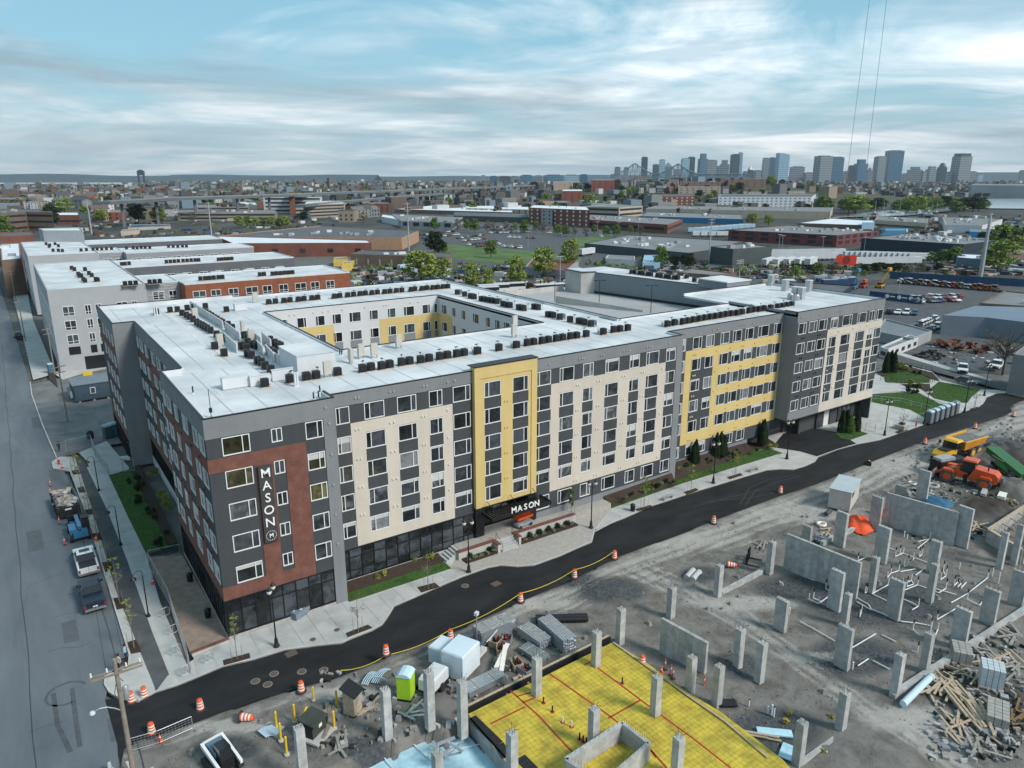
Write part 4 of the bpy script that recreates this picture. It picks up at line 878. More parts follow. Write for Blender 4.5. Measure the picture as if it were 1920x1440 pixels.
# ---------------------------------------------------------------- small plants
AR=Proto(mk_cone('arborvitae','dark narrow evergreen',3.6,.62,m_leafd,1100,.22,3))
ARL=Proto(mk_cone('arborvitae','bright green narrow evergreen',3.0,.75,m_leafg,900,.24,4))
SH1=Proto(mk_shrub('round_shrub','x',.6,.9,m_leafy,420,.10,5));SH2=Proto(mk_shrub('round_shrub','x',.45,.65,m_leafd,320,.08,6));SH3=Proto(mk_shrub('round_shrub','x',.4,.5,M('pale_shrub_leaf',(.22,.24,.13),.8,.3,2),300,.08,8))
for i,(x,y) in enumerate(((1280,868),(1297,878),(1318,856),(1324,853),(1331,851),(1409,832),(1419,834),(1427,836))):
    p=gt(x,y);p.y=min(p.y,4.6 if p.x>61 else 2.0);AR.put((p.x,p.y,.5),R.uniform(0,6),'%s dark columnar evergreen from the left in the bed below the yellow-framed section'%ORD[i],'evergreens below the yellow section',R.uniform(.8,1.1))
for i,(x,y) in enumerate(((1577,812),(1585,811),(1605,810))):p=gt(x,y);AR.put((p.x,p.y,.15),R.uniform(0,6),'%s dark columnar evergreen from the left on the small lawn by the garage doors'%ORD[i],'evergreens by the garage doors',1.05)
p=gt(1593,813);ARL.put((p.x,p.y,.15),0,'bright green columnar evergreen among dark ones by the garage doors',None)
for i,(x,y) in enumerate(((707,1090),(722,1084),(778,1060),(805,1056),(795,1050))):p=gt(x,y);SH1.put((p.x,p.y,.22),R.uniform(0,6),'%s yellow-green shrub from the left in the bed beside the corner block'%ORD[i],'shrubs left of the entrance',(1.2 if i==3 else R.uniform(.8,1.05)))
for i,(x,y) in enumerate(((1143,936),(1155,928),(1184,912),(1199,910),(1247,895),(1256,892),(1269,888),(1355,852),(1362,848),(1371,846),(1440,844),(1449,842))):p=gt(x,y);SH1.put((p.x,p.y-.4,.35),R.uniform(0,6),'%s yellow-green shrub from the left in the long bed right of the plaza'%ORD[i],'shrubs right of the plaza',R.uniform(.8,1.1))
for i in range(14):p=Vector((R.uniform(48.5,59.5),R.uniform(1.3,2.0),.7));(SH2 if i%3 else SH3).put(tuple(p),R.uniform(0,6),'small dark shrub in the mulch below the cream section' if i%3 else 'small pale shrub in the mulch below the cream section','small shrubs below the cream section' if i%3 else 'small pale shrubs below the cream section',R.uniform(.7,1.1))
for i in range(14):p=Vector((R.uniform(61.5,78.5),R.uniform(2.2,4.4),.8));SH2.put(tuple(p),R.uniform(0,6),'small dark shrub in the mulch below the yellow-framed section','small shrubs below the yellow section',R.uniform(.7,1.1))
for i in range(5):SH3.put((25.5+i*.85,-.2,.3),i,'%s pale round shrub from the left in the short planter'%ORD[i],'shrubs in the short planter',.8);
for i in range(2):SH2.put((26.0+i*2.6,.2,.3),i,['left','right'][i]+' dark shrub in the short planter','dark shrubs in the short planter',.9)
for i in range(6):SH3.put((33.3+i*1.4,.0,.3),i,'%s pale round shrub from the left in the long planter'%ORD[i],'shrubs in the long planter',.8)
for i in range(5):SH2.put((34.3+i*1.4,.4,.3),i,'%s dark shrub from the left in the long planter'%ORD[i],'dark shrubs in the long planter',1.0)
for i,(x,y) in enumerate(((286,893),(293,890),(281,898),(303,935),(309,940),(316,945),(311,952),(318,960))):p=gt(x,y);SH1.put((p.x,p.y,.2),i,'%s light green shrub from the rear in the bed along the left facade'%ORD[i],'shrubs along the left facade',R.uniform(.9,1.3))
for i in range(22):q=Vector((R.uniform(-2.2,-.5),R.uniform(20,47),.2));SH2.put(tuple(q),i,'dark low shrub in the mulch bed along the left facade','dark shrubs along the left facade',R.uniform(.8,1.5))

def mk_young(name,lab,h,r,leaf,n,seed,per=26,size=.075):
    rnd=random.Random(seed);t=thing(name,lab,'tree');tb=MB();tb.tube((0,0,0),(0,0,h*.6),.045,.03,6,False);tb.tube((0,0,h*.58),(.05,0,h*.95),.03,.01,5,False);limbs(tb,h*.42,h*.9,r,12,.035,rnd,3);tb.build('trunk',m_barkp,t)
    if n:cb=MB();crown(cb,h*.45,h,r,n,per,size,rnd);cb.build('crown',leaf,t)
    for s in (-.45,.5):MB().tube((s,.1,0),(s*1.02,.1,1.5),.02,.02,5).build('stake',m_barkp,t)
    return t
YT1=Proto(mk_young('young_tree','x',4.2,.8,m_leafs,26,11));YT2=Proto(mk_young('young_tree','x',3.6,.45,m_leafg,34,12,40));YT3=Proto(mk_young('young_tree','x',4.0,.9,m_bud,12,13,14,.05));YT4=Proto(mk_young('young_tree','x',4.6,.7,m_leafy,14,14,16,.07))
def pit(pp):return struct(sheet('tree_pit',pxs(*pp),.175,m_mulch))
for pp in (((418,1241),(468,1227),(470,1237),(420,1251)),((648,1190),(690,1174),(699,1180),(652,1198)),((782,1104),(815,1095),(825,1103),(790,1114)),((1190,957),(1220,949),(1224,953),(1196,961)),((1281,925),(1305,917),(1310,921),(1288,930)),((1362,897),(1388,889),(1393,893),(1368,901)),((1676,812),(1695,805),(1703,808),(1684,815)),((1781,780),(1795,775),(1800,777),(1786,782)),((1818,768),(1832,764),(1836,766),(1822,771)),((191,1057),(206,1055),(213,1071),(198,1075)),((213,1124),(230,1122),(236,1142),(219,1146)),((239,1207),(255,1202),(266,1225),(246,1229)),((173,1003),(187,1001),(193,1014),(178,1016)),((159,958),(172,956),(177,966),(163,968)),((145,917),(157,914),(161,925),(149,926)),((134,885),(147,882),(151,890),(138,892))):pit(pp)
for i,(x,y,P_,l,g_) in enumerate(((445,1238,YT4,'thin budding young tree before the corner storefront',None),(672,1187,YT3,'almost bare young tree in a mulch pit left of the first lawn',None),(803,1107,YT3,'almost bare young tree in a mulch pit beside the first lawn',None),(1207,955,YT1,'fresh green young tree on the pavement just right of the plaza',None),(1295,924,YT1,'fresh green young tree on the pavement before the long lawn',None),(1377,896,YT1,'wide fresh green young tree on the pavement near the bench',None),(1690,811,YT3,'bare young tree beside the boxed planter',None),(1790,779,YT3,'bare young tree by the portable toilets',None),(1827,768,YT3,'bare young tree at the far bend of the pavement',None))):
    p=gt(x,y);P_.put((p.x,p.y,.16),R.uniform(0,6),l,None,R.uniform(.9,1.1))
for i,(x,y) in enumerate(((895,1010),(990,985),(1071,968))):p=g(x,y,.5);YT2.put((p.x,p.y,.3),i,['slim leafy tree in the short planter','slim leafy tree at the left end of the long planter','slim leafy tree at the right end of the long planter'][i],None,R.uniform(.95,1.1))
for i,(x,y) in enumerate(((143,888),(153,921),(168,963),(183,1010),(203,1066),(225,1134),(252,1218))):p=gt(x,y);(YT4 if i in (1,5,6) else YT3).put((p.x,p.y,.16),i,'%s sparse young street tree from the rear along the left street'%ORD[i],'young trees along the left street',R.uniform(.95,1.15))
# ---------------------------------------------------------------- street furniture
m_lampglass=M('lamp_globe',(.75,.68,.58),.3,.03)
def mk_lamp():
    t=thing('street_lamp','x','street lamp')
    MB().lathe([(.28,0),(.28,.12),(.2,.2),(.16,.7),(.11,.9),(.085,1.0)],n=10).build('base',m_blk,t);MB().tube((0,0,1.0),(0,0,5.6),.075,.055,8).build('pole',m_blk,t)
    MB().path([(-.42,0,5.55),(-.2,0,5.3),(0,0,5.25),(.2,0,5.3),(.42,0,5.55)],.035).build('crossarm',m_blk,t);MB().lathe([(.03,5.6),(.05,5.75),(.0,5.95)],n=6).build('finial',m_blk,t)
    for s in (-1,1):
        h=MB().lathe([(.08,5.55),(.2,5.68),(.23,5.85),(.2,5.95)],c=(s*.42,0,0),n=10).build('lantern',m_lampglass,t);MB().lathe([(.24,5.951),(.2,6.05),(.08,6.2),(.01,6.4)],c=(s*.42,0,0),n=10).build('cap',m_blk,h)
    return t
LP=Proto(mk_lamp())
for i,(x,y,l) in enumerate(((519,1215,'twin-globe black street lamp before the corner storefront, nearest the camera'),(879,1075,'twin-globe black street lamp at the left edge of the plaza'),(1108,992,'twin-globe black street lamp at the right edge of the plaza'),(1337,908,'twin-globe black street lamp before the long lawn'),(1475,862,'twin-globe black street lamp beside the garage driveway'),(1658,818,'twin-globe black street lamp by the fenced concrete yard'),(1732,797,'twin-globe black street lamp by the portable toilets'),(1808,774,'twin-globe black street lamp between the far lawns and the road'),(1845,743,'twin-globe black street lamp at the far bend of the road'))):
    p=gt(x,y);LP.put((p.x,p.y,.15),.9 if i==0 else -.3,l,'twin-globe street lamps',1.0)
def mk_goose():
    t=thing('gooseneck_lamp','x','street lamp');MB().lathe([(.2,0),(.2,.1),(.1,.3),(.075,.5)],n=8).build('base',m_blk,t);MB().tube((0,0,.5),(0,0,4.4),.07,.05).build('pole',m_blk,t)
    MB().path([(0,0,4.35),(0,0,4.7)]+[(-.45+.45*math.cos(a),0,4.7+.38*math.sin(a)) for a in [k*math.pi/6 for k in range(0,6)]]+[(-.9,0,4.7)],.03).build('gooseneck',m_blk,t);MB().lathe([(.32,4.35),(.28,4.5),(.1,4.65),(.05,4.75)],c=(-.9,0,0),n=10).build('shade',m_blk,t);return t
GN=Proto(mk_goose())
for i,(x,y) in enumerate(((186,922),(227,1024),(279,1158))):p=gt(x,y);GN.put((p.x,p.y,.14),.35,['rear','middle','front'][i]+'most black gooseneck lamp on the left pavement' if i!=1 else 'middle black gooseneck lamp on the left pavement','gooseneck lamps on the left pavement')
m_or=M('orange_plastic',(.72,.10,.025),.5,.1,2);m_refl=M('white_reflective',(.78,.74,.68),.4,.08,3);m_rub=M('black_rubber',(.03,.03,.032),.8,.2,3)
def mk_barrel():
    t=thing('traffic_barrel','x','traffic barrel');rr=[(.29,.06),(.275,.3),(.262,.3),(.25,.55),(.24,.55),(.225,.78),(.215,.78),(.20,.96)]
    for k in range(4):
        a,b=rr[2*k],rr[2*k+1]
        if k<3:z0,z1=a[1],b[1];zm=z0+(z1-z0)*.5;MB().lathe([(a[0],z0),(a[0]*.99,zm)],n=12).build('orange_band',m_or,t);MB().lathe([(a[0]*.995,zm+.001),(b[0]*1.005,z1)],n=12).build('white_band',m_refl,t)
        else:MB().lathe([(a[0],a[1]),(b[0],b[1]),(b[0]*.5,b[1]+.02)],n=12).build('top',m_or,t)
    MB().lathe([(.45,0),(.42,.05),(.3,.058)],n=14).build('rubber_base',m_rub,t);return t
BR=Proto(mk_barrel())
BRL=[(247,1316,'left of two orange barrels at the corner of the bicycle path'),(271,1307,'right of two orange barrels at the corner of the bicycle path'),(376,1330,'orange barrel on a rubber base at the fence end'),(285,1375,'orange barrel beside the small cone behind the mesh fence'),(565,1296,'leaning orange barrel at the road edge by the yellow bollards'),(725,1246,'orange barrel on top of a grey crate by the green toilet'),(845,1197,'orange barrel by the solar panel'),(976,1128,'orange barrel left of the gravel heap, holding yellow tape'),(1077,1083,'orange barrel holding yellow tape, second before the plaza'),(1152,1047,'orange barrel holding yellow tape opposite the plaza'),(1338,981,'orange barrel at the road edge opposite the long lawn'),(1463,924,'orange barrel at the road edge opposite the bench'),(1734,832,'orange barrel at the road edge above the dump truck'),(1828,803,'orange barrel at the road edge by the bend'),(1900,780,'small distant orange barrel at the road bend'),(1204,1247,'orange barrel on the gravel beside the yellow membrane')]
for i,(x,y,l) in enumerate(BRL):p=gt(x,y);BR.put((p.x,p.y,.0 if i!=5 else 1.0),R.uniform(0,6),l,'orange traffic barrels',1.0)
for x,y,l,rz in ((451,1350,'orange barrel lying on its side near the road',-.7),(1362,1062,'orange barrel lying on the gravel by the machine fork',-.9),(1627,873,'orange barrel lying at the far road edge',.4)):
    p=gt(x,y);o=BR.put((p.x,p.y,.3),0,l,'orange traffic barrels',1.1);o.rotation_euler=(0,math.pi/2,rz)
def mk_cone_t():
    t=thing('traffic_cone','x','traffic cone');MB().box(-.2,.2,-.2,.2,0,.04).build('base',m_or,t);MB().lathe([(.16,.041),(.1,.36)],n=10).build('lower',m_or,t);MB().lathe([(.1,.361),(.075,.5)],n=10).build('stripe',m_refl,t);MB().lathe([(.075,.501),(.03,.72)],n=10).build('tip',m_or,t);return t
CO=Proto(mk_cone_t())
for x,y,l in ((300,1390,'orange cone beside the mesh fence'),(287,1097,'orange cone on the left pavement by the patio'),(181,1016,'orange cone at the kerb by the white pickup'),(117,880,'orange cone on the kerb island'),(1240,1262,'orange cone on gravel beside the tall concrete wall')):p=gt(x,y);CO.put((p.x,p.y,.14 if x<290 else 0),0,l,'orange traffic cones')
def mk_delin():
    t=thing('delineator_post','x','delineator');MB().lathe([(.2,0),(.18,.06)],n=8).build('base',m_rub,t);MB().tube((0,0,.06),(0,0,.6),.05).build('post',m_or,t);MB().tube((0,0,.601),(0,0,.8),.052).build('white_band',m_refl,t);MB().tube((0,0,.801),(0,0,1.1),.05,.03).build('top',m_or,t);return t
DE=Proto(mk_delin())
for x,y,l in ((95,912,'orange delineator left of the debris container, rear'),(95,927,'orange delineator left of the debris container, front'),(112,983,'orange delineator behind the debris container'),(122,1022,'orange delineator on the street left of the white pickup'),(1247,1255,'left orange delineator by the yellow membrane'),(1258,1266,'middle orange delineator by the yellow membrane'),(1262,1272,'right orange delineator by the yellow membrane'),(1320,1287,'orange delineator at the end of the concrete wall')):p=gt(x,y);DE.put((p.x,p.y,0),0,l,'orange delineators')

tp=[gt(640,1275),gt(725,1246),gt(845,1197),gt(976,1128),gt(1077,1083),gt(1152,1047)]
m_tape=M('yellow_tape',(.62,.50,.06),.6,.1)
t=thing('caution_tape','yellow tape strung between the orange barrels along the new road','tape',(0,0,0))
for a,b in zip(tp,tp[1:]):
    pts=[]
    for k in range(9):f=k/8;q=a.lerp(b,f);pts.append((q.x,q.y,.95-1.6*f*(1-f)*.9))
    mb=MB()
    for u,v in zip(pts,pts[1:]):mb.face([(u[0],u[1],u[2]-.04),(v[0],v[1],v[2]-.04),(v[0],v[1],v[2]+.04),(u[0],u[1],u[2]+.04)])
    mb.build('tape_span',m_tape,t)

MH=thing('manhole_cover','x','manhole');MB().lathe([(.42,0),(.42,.03)],n=18).build('ring',M('manhole_ring',(.23,.19,.15),.85,.2,4),MH);MB().lathe([(.33,.031),(.33,.042)],n=18).build('lid',M('cast_iron',(.10,.085,.075),.7,.25,6),MH);MHP=Proto(MH)
for i,(x,y) in enumerate(((479,1278),(502,1284),(514,1264),(566,1260),(607,1257),(872,1099),(632,1184),(587,1202))):p=gt(x,y);MHP.put((p.x,p.y,.024 if i<6 else .165),i,['leftmost manhole cover on the new road','second manhole cover from the left, nearest the dirt','third manhole cover from the left on the new road','fourth manhole cover from the left on the new road','fifth manhole cover from the left on the new road','manhole cover on the road before the plaza','manhole cover on the pavement, nearer the tree pit','faint manhole cover on the pavement before the corner block'][i],'manhole covers',.95 if i<6 else .7)
for x,y,l in ((930,1095,'rusty square grate on the road before the plaza'),(546,1226,'brick-red drain grate at the kerb before the corner')):p=gt(x,y);t=thing('drain_grate',l,'drain',(p.x,p.y,.023),.1);MB().box(-.5,.5,-.4,.4,0,.02).build('frame',M('rusty_iron',(.14,.07,.055),.8,.25,5),t);MB().box(-.42,.42,-.32,.32,.021,.03).build('grate',MATS['cast_iron'],t)
def mk_rack():
    t=thing('bicycle_rack','x','bicycle rack');pts=[(-.45,0,.15),(-.45,0,.7),(-.3,0,.85),(.3,0,.85),(.45,0,.7),(.45,0,.15),(.3,0,.02),(-.3,0,.02),(-.45,0,.15)];MB().path(pts,.03).build('hoop',m_galv,t);MB().tube((0,0,0),(0,0,.85),.03).build('post',m_galv,t);return t
RK=Proto(mk_rack())
for i,(x,y) in enumerate(((310,1157),(325,1190),(331,1228),(349,1267),(392,1243))):p=gt(x,y);RK.put((p.x,p.y,.15),.2,'%s steel bicycle hoop from the rear on the corner pavement'%ORD[i],'bicycle hoops on the corner pavement')
def bench(x,y,l,rz):
    p=gt(x,y);t=thing('bench',l,'bench',(p.x,p.y,.16),rz);MB().box(-.9,.9,-.22,.22,.42,.48).build('seat',m_galv,t)
    for s in (-.8,.8):MB().box(s-.04,s+.04,-.2,.2,0,.419).build('leg',m_galv,t)
bench(1412,885,'grey metal bench on the pavement before the long lawn',.05);bench(1251,938,'grey metal bench on the pavement with an orange cone',.05)
def bin_(x,y,l):
    p=gt(x,y);t=thing('litter_bin',l,'bin',(p.x,p.y,.16));MB().lathe([(.28,0),(.32,.8)],n=12).build('body',m_blk,t);MB().lathe([(.34,.801),(.3,.9),(.14,1.0)],n=12).build('lid',m_blk,t)
bin_(1186,960,'black litter bin on the pavement right of the plaza');bin_(357,1092,'black round bin on the patio by the storefront, rear');bin_(391,1160,'black round bin on the patio by the storefront, front')

p=Vector((34.4,1.9,1.1));t=thing('scissor_lift','red and grey scissor lift parked at the entrance door','scissor lift',tuple(p),.1)
MB().box(-1.1,1.1,-.45,.45,.2,.6).build('chassis',m_galv,t);MB().box(-1.15,1.15,-.48,.48,1.1,1.35).build('platform',m_or,t);m_red=M('red_paint',(.45,.05,.03),.5,.1,2)
for s in (-1,1):
    MB().hexa([(-.9,s*.3-.04,.6),(-.8,s*.3-.04,.6),(-.8,s*.3+.04,.6),(-.9,s*.3+.04,.6),(.8,s*.3-.04,1.1),(.9,s*.3-.04,1.1),(.9,s*.3+.04,1.1),(.8,s*.3+.04,1.1)]).build('scissor_arm',m_galv,t);MB().path([(-1.1,s*.45,1.35),(-1.1,s*.45,2.3),(1.1,s*.45,2.3),(1.1,s*.45,1.35)],.03).path([(-1.1,s*.45,1.85),(1.1,s*.45,1.85)],.03).build('guard_rail',m_red,t)
    for x in (-.8,.8):MB().tube((x,s*.46,.2),(x,s*.56,.2),.2,.2,10).build('wheel',m_rub,t)

p=gt(1690,806);t=thing('boxed_planter','white square planter box with a dark shrub on the far pavement','planter',(p.x,p.y,.15));MB().frus((-.7,.7,-.7,.7),(-.85,.85,-.85,.85),0,.8).build('box',m_pwall,t);mb=MB();leaves(mb,(0,0,1.0),(.6,.6,.35),200,.1,R);mb.build('foliage',m_leafd,t)
def hydrant(x,y,l):p=gt(x,y);t=thing('fire_hydrant',l,'hydrant',(p.x,p.y,.14));MB().lathe([(.16,0),(.12,.1),(.12,.55),(.15,.58),(.1,.72),(.03,.8)],n=10).build('barrel',m_red,t);MB().tube((-.22,0,.45),(.22,0,.45),.06).build('outlet',m_red,t)
hydrant(1717,801,'red fire hydrant on the far pavement');hydrant(111,872,'red fire hydrant on the kerb island of the left street')
m_ptg=M('toilet_grey',(.15,.17,.19),.6,.08,1);m_ptr=M('toilet_roof',(.36,.47,.54),.5,.05,1)
def mk_toilet(name,body,roof,lab):
    t=thing(name,lab,'portable toilet');MB().box(-.55,.55,-.55,.55,.1,2.05).build('cabin',body,t);MB().ext([(-.6,2.05),(.6,2.05),(.6,2.12),(.35,2.32),(0,2.38),(-.35,2.32),(-.6,2.12)],-.6,.6,'x').build('roof',roof,t);MB().box(-.42,.42,-.585,-.553,.2,1.95).build('door',body,t);MB().box(-.6,.6,-.6,.6,0,.099).build('skid',m_blk,t);MB().box(.3,.36,-.61,-.587,1.0,1.15).build('handle',m_galv,t);return t
PT=Proto(mk_toilet('portable_toilet',m_ptg,m_ptr,'x'))
a,b=gt(1748,797),gt(1796,779)
for i in range(6):q=a.lerp(b,i/5);PT.put((q.x,q.y+.7,.15),math.atan2(b.y-a.y,b.x-a.x),'%s grey portable toilet from the left in the row by the far lawn'%ORD[i],'portable toilets by the far lawn')

struct(sheet('concrete_yard',pxs((1612,795),(1650,768),(1690,757),(1745,775),(1740,787),(1685,800),(1640,812),(1622,808)),.17,m_conc,.12))
def railing(pp,l,h=1.05,step=1.5,z=.2,mat=None,name='railing',wires=3,cat='railing'):
    P_=[Vector((*p,z)) for p in pp];t=thing(name,l,cat,(0,0,0));mat=mat or m_galv
    for a,b in zip(P_,P_[1:]):
        n=max(1,int((b-a).length/step))
        for k in range(n+1):q=a.lerp(b,k/n);MB().tube(q,q+Vector((0,0,h)),.03,.03,5).build('post',mat,t)
        for w in range(wires):zz=h*(w+1)/wires;MB().tube(a+Vector((0,0,zz)),b+Vector((0,0,zz)),.02,.02,4).build('rail',mat,t)
    return t
railing(pxs((1634,753),(1690,759),(1745,774)),'pale double railing along the lawn edge of the concrete yard',wires=2,mat=m_rwhite)
railing(pxs((1622,808),(1640,812),(1740,787)),'thin steel fence along the street side of the concrete yard',h=1.3,wires=2)
railing(pxs((1640,705),(1690,690),(1745,700),(1760,716),(1743,722),(1690,722),(1650,716)),'black fence around the small dog lawn',h=1.2,step=1.0,mat=m_blk,wires=3,name='fence',cat='fence')
for i in range(26):q=gt(*R.choice([(R.uniform(1655,1700),R.uniform(688,698)),(R.uniform(1700,1757),R.uniform(692,708)),(R.uniform(1695,1745),R.uniform(723,740))]));R.choice([SH1,SH2,SH2,SH3]).put((q.x,q.y,.2),i,'mixed low shrub in the beds round the small dog lawn','shrubs round the dog lawn',R.uniform(.9,1.8))
for i,(x,y) in enumerate(((1660,700),(1668,697),(1674,699))):q=gt(x,y);AR.put((q.x,q.y,.15),i,'%s rusty-dark conifer at the corner of the dog lawn'%ORD[i],'conifers at the dog lawn',1.25)
far('lawn_path',[(1634,741),(1690,735),(1722,738),(1745,750),(1793,765),(1810,757),(1788,762),(1755,752),(1742,742),(1725,731),(1690,728),(1637,735)],.2,m_conc)
# ---------------------------------------------------------------- vehicles
m_tyre=M('tyre',(.022,.022,.023),.85,.2,6);m_rim=M('wheel_rim',(.35,.35,.36),.4,.1,4,metal=.6);m_cglass=M('car_glass',(.015,.018,.022),.08,.1,spec=.6);m_tail=M('tail_light',(.30,.02,.02),.3,.05);m_head=M('head_light',(.7,.7,.68),.2,.05);m_dkpl=M('dark_plastic',(.03,.03,.033),.6,.1)
def paint(n,c,metal=.0):return M('paint_'+n,c,.32,.04,.5,metal=metal,spec=.5)
def wheels(t,xs,y,r,w=.24,rim=None,tyre=None):
    for x in xs:
        for s in (-1,1):o=MB().tube((x,s*y-w/2,r),(x,s*y+w/2,r),r,r,14).build('wheel',tyre or m_tyre,t);MB().tube((x,s*(y+w/2)-.02,r),(x,s*(y+w/2)+.02,r),r*.6,r*.55,10).build('rim',rim or m_rim,o)
def mk_pickup(lab,col,sun=False,loadbed=True):
    """length 5.9, nose at +x"""
    t=thing('pickup_truck',lab,'pickup truck');W_=.98
    MB().ext([(-2.9,.5),(2.75,.5),(2.92,.62),(2.95,.95),(2.8,1.12),(1.55,1.2),(1.5,1.22),(-.85,1.22),(-2.92,1.22)],-W_,W_,'y').build('body',col,t)
    c=MB();c.add([(1.55,-.93,1.223),(1.55,.93,1.223),(-.85,.93,1.223),(-.85,-.93,1.223),(.75,-.74,1.86),(.75,.74,1.86),(-.6,.76,1.88),(-.6,-.76,1.88)],[(0,1,2,3),(0,4,5,1),(1,5,6,2),(2,6,7,3),(3,7,4,0)]);c.build('cab_glass',m_cglass,t)
    MB().frus((-.68,.82,-.79,.79),(-.6,.7,-.72,.72),1.862,1.93).build('roof',col,t)
    if sun:MB().box(-.3,.45,-.5,.5,1.931,1.945).build('sunroof',m_cglass,t)
    for s in (-1,1):
        MB().hexa([(-.62,s*.80-.02,1.2),(-.5,s*.80-.02,1.2),(-.5,s*.8+.02,1.2),(-.62,s*.8+.02,1.2),(-.55,s*.76-.02,1.87),(-.43,s*.76-.02,1.87),(-.43,s*.76+.02,1.87),(-.55,s*.76+.02,1.87)]).build('pillar',col,t)
        MB().box(1.15,1.3,s*1.1-.12,s*1.1+.12,1.2,1.42).build('mirror',m_dkpl,t)
        MB().box(-2.935,-2.9,s*.86-.09,s*.86+.09,.75,1.1).build('tail_light',m_tail,t);MB().box(2.78,2.97,s*.75-.18,s*.75+.18,.8,1.0).build('head_light',m_head,t)
    MB().box(-2.75,-.95,-.8,.8,1.224,1.26).build('bed_cover' if loadbed else 'bed_floor',m_dkpl if not loadbed else col,t)
    MB().box(-3.05,-2.93,-.92,.92,.48,.68).build('rear_bumper',m_rim,t);MB().box(2.93,3.03,-.9,.9,.45,.7).build('front_bumper',m_dkpl,t);MB().box(2.955,2.99,-.5,.5,.72,1.0).build('grille',m_dkpl,t)
    MB().box(-2.945,-2.93,-.2,.2,.78,.9).build('number_plate',m_refl,t)
    wheels(t,(-1.85,1.85),.86,.4);return t
def mk_car(lab,col,suv=False):
    t=thing('car',lab,'car');h=1.62 if suv else 1.42
    MB().ext([(-2.2,.38),(2.15,.35),(2.28,.5),(2.2,.72),(1.9,.84),(.95,.92),(-1.55 if not suv else -2.1,.98),(-2.2,.92),(-2.28,.6)],-.88,.88,'y').build('body',col,t)
    b0,b1=(-1.8,-1.1) if not suv else (-2.15,-1.9)
    MB().add([(1.0,-.82,.93),(1.0,.82,.93),(b0,.82,.95),(b0,-.82,.95),(.25,-.62,h-.06),(.25,.62,h-.06),(b1,.62,h-.08),(b1,-.62,h-.08)],[(0,4,5,1),(1,5,6,2),(2,6,7,3),(3,7,4,0)]).build('glasshouse',m_cglass,t)
    MB().frus((b1-.06,.33,-.66,.66),(b1+.05,.2,-.58,.58),h-.08,h).build('roof',col,t)
    wheels(t,(-1.35,1.35),.78,.33,.2)
    for s in (-1,1):MB().box(2.1,2.27,s*.65-.16,s*.65+.16,.6,.74).build('head_light',m_head,t);MB().box(-2.285,-2.2,s*.66-.15,s*.66+.15,.66,.84).build('tail_light',m_tail,t)
    return t
c_wh,c_bk,c_si,c_bl,c_rd,c_gy=paint('white',(.72,.73,.74)),paint('black',(.02,.022,.026)),paint('silver',(.42,.43,.44),.4),paint('blue',(.03,.07,.16)),paint('red',(.30,.03,.03)),paint('grey',(.13,.135,.14),.3)
def place(t,px,py,tox,toy,z=0.0):
    """stand a vehicle at a ground pixel, nose towards another ground pixel"""
    a,b=gt(px,py),gt(tox,toy);t.location=(a.x,a.y,z);t.rotation_euler=(0,0,math.atan2(b.y-a.y,b.x-a.x));return t
place(mk_pickup('white pickup truck parked at the kerb behind the blue telehandler',c_wh,True,False),163,1062,148,1010)
place(mk_pickup('dark blue pickup truck parked behind the white pickup',paint('navy',(.012,.022,.042)),False),174,1125,158,1070)

p=gt(131,972);p2=gt(112,925);t=thing('debris_container','open black roll-off container heaped with rubble on the left street','container',tuple(p),math.atan2(p2.y-p.y,p2.x-p.x))
m_ctn=M('container_black',(.025,.027,.03),.6,.2,2)
for s in (-1,1):
    MB().box(0,6.2,s*1.15-.06,s*1.15+.06,.25,1.6).build('side_wall',m_ctn,t)
    for k in range(8):MB().box(.1+k*.82,.2+k*.82,s*1.25-.04,s*1.25+.04,.25,1.6).build('rib',m_ctn,t)
MB().box(-.06,.06,-1.09,1.09,.25,1.6).build('tailgate',m_ctn,t);MB().box(6.14,6.26,-1.09,1.09,.25,1.6).build('front_wall',m_ctn,t);MB().box(0.06,6.14,-1.09,1.09,.2,.5).build('floor',m_ctn,t);MB().box(-.1,-.07,-.35,.35,1.1,1.4).build('sign_plate',m_refl,t)
for k in range(3):MB().box(-.14,-.065,-1.2,1.2,.35+k*.35,.5+k*.35).build('tailgate_rib',m_ctn,t)
jm=[M('rubble_tan',(.42,.33,.24),.9,.25,2),M('rubble_white',(.55,.55,.53),.9,.15,2),M('rubble_grey',(.2,.21,.23),.9,.2,2)]
for k in range(60):
    o=MB().frus((-.35,.35,-.2,.2),(-.3,.28,-.15,.17),0,.12).build('rubble',jm[k%3],None,(0,0,0));L_=Vector((R.uniform(.5,5.7),R.uniform(-.85,.85),1.35+R.uniform(0,.5)));rz=t.rotation_euler.z
    o.location=(p.x+L_.x*math.cos(rz)-L_.y*math.sin(rz),p.y+L_.x*math.sin(rz)+L_.y*math.cos(rz),L_.z);o.rotation_euler=(R.uniform(-.5,.5),R.uniform(-.5,.5),R.uniform(0,6));s_=R.uniform(.7,1.9);o.scale=(s_,s_,s_);tag(o,'piece of broken plasterboard rubble heaped in the black container','rubble','rubble in the container')
fill=MB()
for k in range(9):
    for j in range(4):x0,y0=.1+k*.67,-1.05+j*.525;fill.hexa([(x0,y0,.5),(x0+.66,y0,.5),(x0+.66,y0+.52,.5),(x0,y0+.52,.5)]+[(x,y,1.25+R.uniform(-.1,.25)) for x,y in ((x0,y0),(x0+.66,y0),(x0+.66,y0+.52),(x0,y0+.52))])
rf=ob('rubble_fill',fill.mesh('rubble_fill',jm[2]),None,tuple(p),t.rotation_euler.z);stuff(rf,'rubble filling the black roll-off container','rubble')

